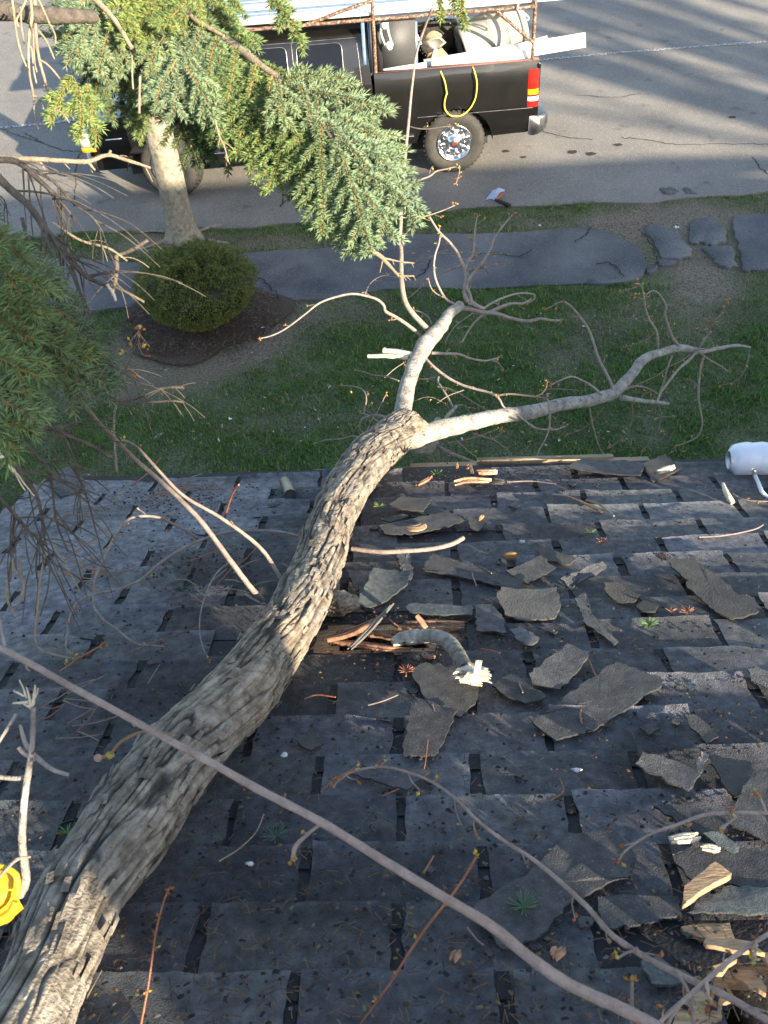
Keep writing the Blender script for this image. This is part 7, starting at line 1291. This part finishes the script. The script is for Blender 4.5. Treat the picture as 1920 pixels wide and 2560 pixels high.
mb = MB(); pts = [tl(*C_, .42) for C_ in [(1065, 150), (1072, 134), (1090, 128), (1105, 121), (1120, 138), (1118, 146)]]; mb.add(np.array(pts+[p_+A(0, .05, 0) for p_ in pts]), [tuple(range(6)), tuple(range(6, 12))[::-1]]+[(k, 6+k, 6+(k+1) % 6, (k+1) % 6) for k in range(6)]); cargo('tan_board', mb, 'plywood', 'tan board corner showing below the shovel blade', 'board')
mb = MB()
for (u, v, rx, rz) in [(1032, 96, .05, .09), (1022, 110, .06, .07), (1028, 120, .07, .05), (1012, 128, .05, .04), (1036, 106, .05, .08)]: lump(mb, tl(u, v, .5), A(rx, .06, rz), None, 1, u, 9, 12, .5)
cargo('green_cloth', mb, 'green', 'crumpled dark green cloth stuffed in the truck bed', 'cloth', smooth=True)
mb = MB(); lump(mb, tl(1018, 138, .42), A(.09, .06, .06), None, 1, 3, 9, 12, .4); lump(mb, tl(992, 152, .42), A(.10, .06, .08), None, 1, 9, 9, 12, .4); cargo('green_tarp', mb, 'green', 'faded grey green tarp fold under the bent white gutter pipe', 'tarp', smooth=True)
mb = MB(); lump(mb, tl(1020, 138, .38), A(.085, .05, .055), None, 1, 14, 12, 16, .35); cargo('black_glove', mb, 'blackplastic', 'black work glove lying on the green tarp in the truck bed', 'glove', smooth=True)
mb = MB()
for (u, v) in [(985, 166), (1000, 166), (1012, 164), (975, 172), (1024, 168)]: lump(mb, tl(u, v, .35), A(.07, .06, .04), None, 1, u, 6, 8, .6)
cargo('red_rags', mb, 'redcloth', 'red and orange rags heaped along the near side of the truck bed', 'rags')
mb = MB(); q = tl(1080, 76, 1.1); lump(mb, q, A(.3, .2, .12), None, 1, 4, 9, 12, .3); cargo('burlap_sack', mb, 'deadtwig', 'brown lumpy sack behind the knobbly tyre in the truck bed', 'sack', smooth=True)
mb = MB(); q = tl(1130, 62, 1.3); box(mb, q[0]-.28, q[0]+.1, 1.15, 1.6, q[2]-.4, q[2]+.02); box(mb, q[0]-.20, q[0]+.05, 1.2, 1.5, q[2]+.02, q[2]+.07); cargo('engine_block', mb, 'bumper', 'grey metal machine housing at the back of the truck bed, left of the barrel', 'machine')
# ropes and cord
mb = MB(); tube(mb, crs([tl(952, 60, .05), tl(953, 85, .04), tl(962, 110, .04), tl(970, 125, .04), tl(978, 108, .04), tl(972, 85, .04), tl(968, 62, .05)], 5), .012, 6, True, None, .2); lump(mb, tl(974, 112, .03), A(.045, .03, .05), None, 1, 5, 8, 10, .5); lump(mb, tl(962, 64, .04), A(.05, .04, .035), None, 1, 8, 8, 10, .5); cargo('white_rope', mb, 'rope', 'white rope loop knotted to the rack rail near the cab', 'rope', smooth=True)
mb = MB(); tube(mb, crs([tl(1296, 10, .05), tl(1294, 22, .04), tl(1302, 36, .03), tl(1316, 50, .03), tl(1322, 46, .03), tl(1314, 36, .03), tl(1300, 26, .04)], 5), .009, 6, True, None, .2); cargo('white_rope', mb, 'rope', 'white rope end hanging from the rack rail beside the rear post', 'rope', smooth=True)
C5_ = lambda x, y: (960+x/3.456, 220+y/3.456)
mb = MB(); pts = [tl(1101, 178, .05), tl(1112, 205, -.01), tl(1117, 235, -.02)]+[tl(*C5_(*q_), -.03) for q_ in [(540, 50), (522, 130), (530, 190), (570, 235), (620, 245), (680, 232), (740, 180), (785, 100), (800, 20)]]+[tl(1192, 205, -.02), tl(1188, 185, -.01), tl(1182, 168, .06)]; tube(mb, crs(pts, 5), .0095, 6, True, None, .1); cargo('yellow_cord', mb, 'yellow', 'yellow cord hanging in a loop on the truck side above the rear wheel', 'cord', smooth=True)
mb = MB(); tube(mb, crs([tl(*C5_(*q_), .0) for q_ in [(640, 160), (662, 175), (665, 205), (655, 235)]], 4), .004, 5, True); tube(mb, crs([tl(*C5_(*q_), .0) for q_ in [(460, 210), (520, 235), (600, 240)]], 4), .003, 5, True); prt('fuel_strap', mb, 'blackplastic', raw=True)
# ================================================= things on the ground
rc = gz(1238, 490); rg_ = thing('windshield_scraper', rc, 'blue, white and red striped rag round a black handle, lying on the road', 'rag')
mb = MB(); pts = [gz(*q_) for q_ in [(1213, 504), (1224, 488), (1232, 478), (1252, 474), (1262, 478), (1258, 490), (1248, 500), (1236, 503), (1226, 500)]]; c0 = np.mean(pts, 0); n = len(pts)
V = [c0+A(0, 0, .07)]+[c0+(p_-c0)*.55+A(0, 0, .045+.02*(k % 2)) for k, p_ in enumerate(pts)]+[p_+A(0, 0, .018) for p_ in pts]; mb.add(np.array(V), [(0, 1+k, 1+(k+1) % n) for k in range(n)]+[(1+k, 1+n+k, 1+n+(k+1) % n, 1+(k+1) % n) for k in range(n)]); mb.build('cloth', M['cloth'], rg_)
mb = MB()
for k in range(4): a_ = gz(1240+k*4, 500-k*1.0, .05+.005*k); b_ = gz(1254+k*3, 480-k*.5, .05+.005*k); tube(mb, crs([a_, (a_+b_)/2+A(0, 0, .02), b_], 4), .006, 5, True)
mb.build('red_stripe', M['redcloth'], rg_)
mb = MB(); tube(mb, crs([gz(1238, 499, .04), gz(1256, 506, .03), gz(1274, 514, .03)], 5), np.linspace(.018, .026, 11), 9, True); mb.build('handle', M['blackplastic'], rg_)
for k, (u, v, z) in enumerate([(1690, 569, .04), (1349, 564, .03), (575, 1047, .05), (223, 1186, .05)]):
    mb = MB(); c0 = gz(u, v, z); r_ = .03 if k == 0 else .02
    for j in range(4): a_ = j*1.4+k; e = A(math.cos(a_), math.sin(a_), .2)*r_*rnd.uniform(.6, 1.3); f_ = A(-math.sin(a_), math.cos(a_), .3)*r_*.35; mb.add([c0-f_*.5, c0+e-f_, c0+e*1.1+f_, c0+f_*.6], [(0, 1, 2, 3), (3, 2, 1, 0)])
    tag(mb.build('paper_scrap', M['white']), ['star-shaped white paper scrap among the broken path slabs', 'tiny white scrap at the far edge of the asphalt path', 'tiny white scrap in the grass left of the fallen tree', 'tiny white scrap in the grass beside the roof corner'][k], 'paper scrap')
mb = MB()
for k in range(260):
    u, v = rnd.uniform(350, 1800), rnd.uniform(760, 1130); c0 = gz(u, v, .045); a_ = rnd.uniform(0, 6.28); L_ = rnd.uniform(.008, .028); e = A(math.cos(a_), math.sin(a_), rnd.uniform(-.2, .4))*L_; f_ = A(-math.sin(a_), math.cos(a_), rnd.uniform(-.3, .3))*L_*rnd.uniform(.2, .5); col_ = rnd.choice([A(.5, .5, .47), A(.35, .25, .16), A(.22, .14, .08), A(.28, .2, .12), A(.3, .22, .13)]); mb.add([c0-e-f_*.4, c0-f_, c0+e, c0+f_], [(0, 1, 2, 3)], col_)
tag(mb.build('leaf_litter', M['litter']), 'sparse dead leaf bits and pale petals scattered over the lawn', 'leaf litter', kind='stuff')
# ================================================= things on the roof
F6_ = lambda x, y: (1740+x/9.217, 1080+y/9.217)
wr = thing('plastic_wrapped_roll', rf(1900, 1160), 'white plastic wrapped roll lying on the eave at the right edge', 'roll'); p0 = rf(*F6_(800, 640), .062); p1 = p0+EX*.42+DN*(-.0)+NR*.0; r0 = .060
mb = MB(); axv = unit(p1-p0); s_ = np.linspace(-.02, 1, 26); seg = 30; a_ = np.arange(seg)*2*math.pi/seg; v1 = DN; v2 = NR; V = []
for i_, q_ in enumerate(s_):
    rr_ = r0*(.55 if i_ == 0 else (.9 if i_ == 1 else 1))*(1+.03*math.sin(i_*2.1))
    for t in a_: V.append(p0+(p1-p0)*q_+(v1*math.cos(t)+v2*math.sin(t))*rr_*(1+.05*mn.noise(Vector((i_*.35, math.cos(t)*2, math.sin(t)*2)))))
mb.add(np.array(V), [(i*seg+j, i*seg+(j+1) % seg, (i+1)*seg+(j+1) % seg, (i+1)*seg+j) for i in range(25) for j in range(seg)]+[tuple(range(seg))]); mb.build('wrap', M['plasticwrap'], wr, smooth=True)
mb = MB(); P = np.array([rf(*F6_(*q_), h_) for q_, h_ in [((1330, 880), .09), ((1360, 1000), .04), ((1440, 1180), .03), ((1520, 1380), .03), ((1640, 1500), .02), ((1800, 1560), .02)]]); P = crs(P, 5); sd_ = unit(EX)*.008; V = np.vstack([P-sd_, P+sd_, P+sd_*.6+NR*.006, P-sd_*.6+NR*.006]); n = len(P); mb.add(V, [(k+a0*n, k+1+a0*n, k+1+((a0+1) % 4)*n, k+((a0+1) % 4)*n) for k in range(n-1) for a0 in range(4)]); mb.build('loose_strip', M['tapewhite'], wr)
P, R_ = PRF([(*F6_(625, 1190), .05, 7), (*F6_(680, 1360), .045, 13), (*F6_(760, 1500), .035, 14), (*F6_(850, 1640), .02, 13)], 5); mb = MB(); tube(mb, P, R_, 12, True, None, .08); tag(mb.build('pale_stub', M['rawwood'], smooth=True), 'pale rounded wooden stub lying left of the white roll', 'stick')
btwig('bare_twig', ID, [(1832, 1234), (1850, 1246), (1880, 1252), (1930, 1254)], .02, .02, 5, 4, .03, .01, parent=None); tag([o for o in bpy.data.objects if o.name == 'bare_twig'][-1], 'thin pale knobbly twig running to the right edge below the white roll', 'twig')
G_ = 'thin twigs lying on the shingles'
for L_, m_, w_, lb in [([(1748, 1343), (1800, 1340), (1850, 1332), (1890, 1322), (1908, 1312)], 'twig', 5, 'curved tan twig with an orange root end lying near the right edge of the roof'), ([(1268, 1205), (1330, 1203), (1390, 1210), (1355, 1212), (1290, 1212)][:3], 'twig', 4, 'pale forked twig lying across the shingles at the eave'),
      ([C2(380, 225), C2(382, 270), C2(400, 320)], 'twig', 5, 'short brown twig hanging down over the long triangular shingle piece'), ([C2(370, 230), C2(420, 240), C2(465, 265)], 'redtwig', 4, 'short reddish twig above the long triangular shingle piece'), ([C2(225, 885), C2(210, 830), C2(240, 890)][:2], 'twig', 4, 'tiny tan twig on the piece under the curved branch'), ([C2(885, 640), C2(905, 690), C2(940, 738)], 'redtwig', 7, 'short reddish cone stalk above the largest torn slab'), ([C2(862, 820), C2(848, 870), C2(855, 915)], 'redtwig', 7, 'reddish brown stalk lying on the largest torn slab'), ([C2(580, 735), C2(600, 780)], 'twig', 5, 'short tan stalk left of the jagged speckled piece'), ([C2(420, 592), C2(460, 598), C2(500, 610)], 'redtwig', 5, 'orange stalk right of the curved branch bend'),
      ([C1(1315, 808), C1(1370, 790), C1(1450, 800)], 'redtwig', 5, 'orange brown needle stalk lying in the lit patch right of the trunk'), ([C1(1590, 835), C1(1659, 815), C1(1720, 790)], 'twig', 4, 'tan stalk near the piece under the curved branch'), ([(955, 1990), (1000, 1970), (1055, 1935), (1070, 1850), (1058, 1840), (1040, 1900)][:4], 'redtwig', 4, 'bent orange twig among litter in the middle of the roof'), ([C4(170, 455), C4(215, 380)], 'redtwig', 7, 'small red bud stalk left of the orange shoot'), ([(548, 2153), (600, 2120), (640, 2080), (660, 2035)], 'deadtwig', 5, 'curved brown twig on the shingles right of the trunk, by the green sprig'), ([(490, 2190), (530, 2183), (565, 2180)], 'greybranch', 5, 'short dark twig lying near the thin red shoot'), ([C4(360, 690), C4(400, 740), C4(430, 765)], 'twig', 6, 'brown stick at the left corner of the huge torn slab'), ([C4(1480-760, 140), C4(775, 100), C4(760, 45)], 'redtwig', 4, 'dark red curled stalk right of a slot near the upper long twig'),
      ([(1465, 1120+130), (1500, 1262), (1535, 1290)], 'deadtwig', 6, 'brown striplike twig lying at an angle near the eave'), ([C1(640, 740), C1(670, 690), C1(690, 660)], 'twig', 4, 'small tan twig on the left part of the roof'), ([(310, 1640), (400, 1600), (520, 1560), (270, 1680)][:3], 'redtwig', 3, 'faint reddish twig left of the trunk')]:
    o = btwig('bare_twig', ID, L_, .022, .03, w_, w_*.8, 0, m=m_, parent=None, g=1.1); tag(o, lb, 'twig', G_)
o = btwig('red_twig', C1, [(260, 690), (330, 640), (380, 610), (460, 565)], .03, .05, 7, 6, .02, .008, m='redtwig', parent=None); tag(o, 'orange red twig tip lying on the left part of the roof', 'twig')
# needle sprigs
def sprig(name, c, dirv, n, ln, col_, label, r_=.001, star=True):
    mb = MB(); b = rf(*c, .03)
    for k in range(n):
        a_ = 6.283*k/n+rnd.uniform(-.2, .2); d_ = unit(EX*math.cos(a_)+DN*math.sin(a_)+NR*rnd.uniform(.1, .8)) if star else unit(np.array(dirv)+.6*(EX*math.cos(a_)+DN*math.sin(a_))+NR*rnd.uniform(0, .5)); o_ = b if star else b+np.array(dirv)*rnd.uniform(0, 1)*ln*2; tube(mb, np.array([o_, o_+d_*ln*rnd.uniform(.6, 1), o_+d_*ln*rnd.uniform(1.0, 1.15)]), [r_, r_*.9, r_*.3], 4, False, col_*rnd.uniform(.7, 1.3))
    tube(mb, np.array([b, b-(np.array(dirv) if np.any(dirv) else EX)*.02]), .002, 5, True, A(.3, .14, .05)); tag(mb.build(name, M['litter']), label, 'sprig', 'needle sprigs fallen on the roof')
gg_ = A(.10, .19, .05); rr2 = A(.36, .15, .09)
sprig('needle_sprig', C2(1145, 490), -DN, 26, .024, gg_*1.3, 'bright green needle star in the middle right of the roof'); sprig('needle_sprig', C2(890, 92), EX, 16, .02, gg_, 'small green sprig near the top right of the roof'); sprig('needle_sprig', (689, 2091), EX, 24, .026, A(.07, .13, .10), 'blue green needle sprig right of the lower trunk'); sprig('needle_sprig', C4(600, 600), -EX, 24, .026, A(.10, .17, .09), 'green needle sprig on the huge torn slab'); sprig('needle_sprig', C3(520, 385), EX, 18, .022, gg_, 'light green sprig right of the trunk near the eave'); sprig('needle_sprig', C3(960, 145), EX, 18, .026, gg_*1.3, 'green sprig at the eave beside the splinters'); sprig('needle_sprig', (640, 1355), EX, 22, .026, A(.05, .10, .05), 'dark green sprig left of the trunk under the arched twig'); sprig('needle_sprig', (686, 1268), EX, 22, .026, A(.07, .12, .09), 'blue green sprig left of the trunk close to the eave'); sprig('needle_sprig', (455, 1475), EX, 22, .03, A(.05, .09, .05), 'dark green tuft in the twig tangle left of the trunk'); sprig('needle_sprig', (168, 2083), EX, 16, .018, gg_*1.5, 'yellow green tuft caught at the left side of the trunk')
sprig('brown_sprig', C2(940, 130), DN, 18, .018, rr2, 'rust red dried sprig standing above the slot row, top right', .0012); sprig('brown_sprig', C2(1195, 200), DN, 20, .020, rr2, 'rust red needle star right of the dried sprig', .0012); sprig('brown_sprig', C2(95, 690), DN, 20, .020, rr2*.7, 'dark red needle tuft left of the curved branch end', .0014); sprig('brown_sprig', C2(1310, 430), EX, 16, .018, rr2, 'orange sprig touching the long brown diagonal tab', .0012); sprig('brown_sprig', C2(1240, 430), -DN, 10, .016, rr2, 'small orange sprig right of the green needle star', .0012)
for L_, w_ in (([C2(940, 150), C2(920, 180), C2(950, 220)], 4), ([C2(1310, 430), C2(1370, 432)], 4)): pass
# dry grass coloured tangle of needle twigs, left of the trunk
for k in range(46):
    u0, v0 = [(rnd.uniform(430, 640), rnd.uniform(1400, 1520)), (rnd.uniform(100, 210), rnd.uniform(1720, 1850)), (rnd.uniform(150, 460), rnd.uniform(1210, 1290)), (rnd.uniform(100, 250), rnd.uniform(1390, 1450))][k % 4]; a_ = rnd.uniform(-.9, .5); l_ = rnd.uniform(40, 120); o = btwig('needle_stalk', ID, [(u0, v0), (u0+l_*.5*math.cos(a_), v0+l_*.5*math.sin(a_)+rnd.uniform(-8, 8)), (u0+l_*math.cos(a_), v0+l_*math.sin(a_))], rnd.uniform(.015, .03), rnd.uniform(.02, .05), 4, 3, 0, m=rnd.choice(['deadtwig', 'deadtwig', 'redtwig']), parent=None); tag(o, 'dry brown needle stalk lying in the litter on the roof left of the trunk', 'twig', 'dry needle stalks left of the trunk')
# granular litter
mb = MB()
for k in range(8000):
    if k % 3: u, v = rnd.uniform(0, 1920), rnd.uniform(1190, 2560)
    else: u, v = [(rnd.gauss(500, 90), rnd.gauss(1420, 60)), (rnd.gauss(420, 120), rnd.gauss(1240, 25)), (rnd.gauss(1180, 200), rnd.gauss(1200, 20)), (rnd.gauss(1050, 160), rnd.gauss(1600, 60))][k % 4]
    b = rf(u, v, .0165+.003*rnd.random()); s_, t_, _ = rloc(b)
    if s_ < S0+.02 or t_ > .02: continue
    a_ = rnd.uniform(0, 6.28); e = (EX*math.cos(a_)+DN*math.sin(a_)); f_ = np.cross(NR, e); ty = rnd.random()
    if ty < .62: L_, w_ = rnd.uniform(.006, .013), .0007; c_ = rnd.choice([A(.14, .07, .04), A(.07, .04, .03), A(.2, .12, .06)])
    elif ty < .9: L_, w_ = rnd.uniform(.002, .006), rnd.uniform(.0012, .004); c_ = rnd.choice([A(.02, .02, .022), A(.016, .016, .02), A(.07, .045, .03), A(.03, .03, .03)])
    else: L_, w_ = rnd.uniform(.002, .005), rnd.uniform(.0015, .003); c_ = rnd.choice([A(.17, .14, .05), A(.18, .10, .05), A(.13, .12, .11)])
    mb.add([b-e*L_-f_*w_, b-e*L_+f_*w_, b+e*L_+f_*w_, b+e*L_-f_*w_, b+NR*w_*1.5], [(0, 1, 4), (1, 2, 4), (2, 3, 4), (3, 0, 4)], c_)
tag(mb.build('roof_litter', M['litter']), 'fine brown needles, bud scales and grit scattered over the shingles', 'litter', kind='stuff')
# yellow leather glove at the left edge
yg = thing('work_glove', at(-20, 2230, 1.1), 'bright yellow work glove folded at the left edge beside the trunk', 'glove'); mb = MB()
lump(mb, at(-32, 2240, 1.12), A(.036, .03, .045), None, 1, 5., 16, 22, .35)
mb.build('palm', M['rubyellow'], yg, smooth=True)
for L_, w_ in (([(-45, 2168), (0, 2168), (36, 2182), (46, 2215), (40, 2248)], 15), ([(-45, 2315), (-5, 2300), (24, 2278), (38, 2252)], 22)):
    P, R_ = PX([(u, v, 1.09, w_) for u, v in L_], 6); mb = MB(); tube(mb, P, R_*1.0, 14, True, None, .2, sc_=(1, .6)); mb.build('finger', M['rubyellow'], yg, smooth=True)
P, R_ = PX([(-40, 2225, 1.08, 8), (0, 2190, 1.08, 8), (40, 2150, 1.1, 9), (75, 2142, 1.12, 6)], 6); mb = MB(); tube(mb, P, R_, 8, True, A(1, 1, .9)); tag(mb.build('bare_twig', M['twig'], smooth=True), 'tan twig curving over the yellow glove at the left edge', 'twig')
# drain stub at the eave left of the trunk
P, R_ = PRF([(712, 1204, .03, 27), (720, 1220, .03, 32), (726, 1238, .03, 32)], 4); mb = MB(); tube(mb, P, R_, 16, True); tag(mb.build('metal_tube', M['bumper'], smooth=True), 'short shiny metal tube lying at the eave left of the trunk', 'tube')
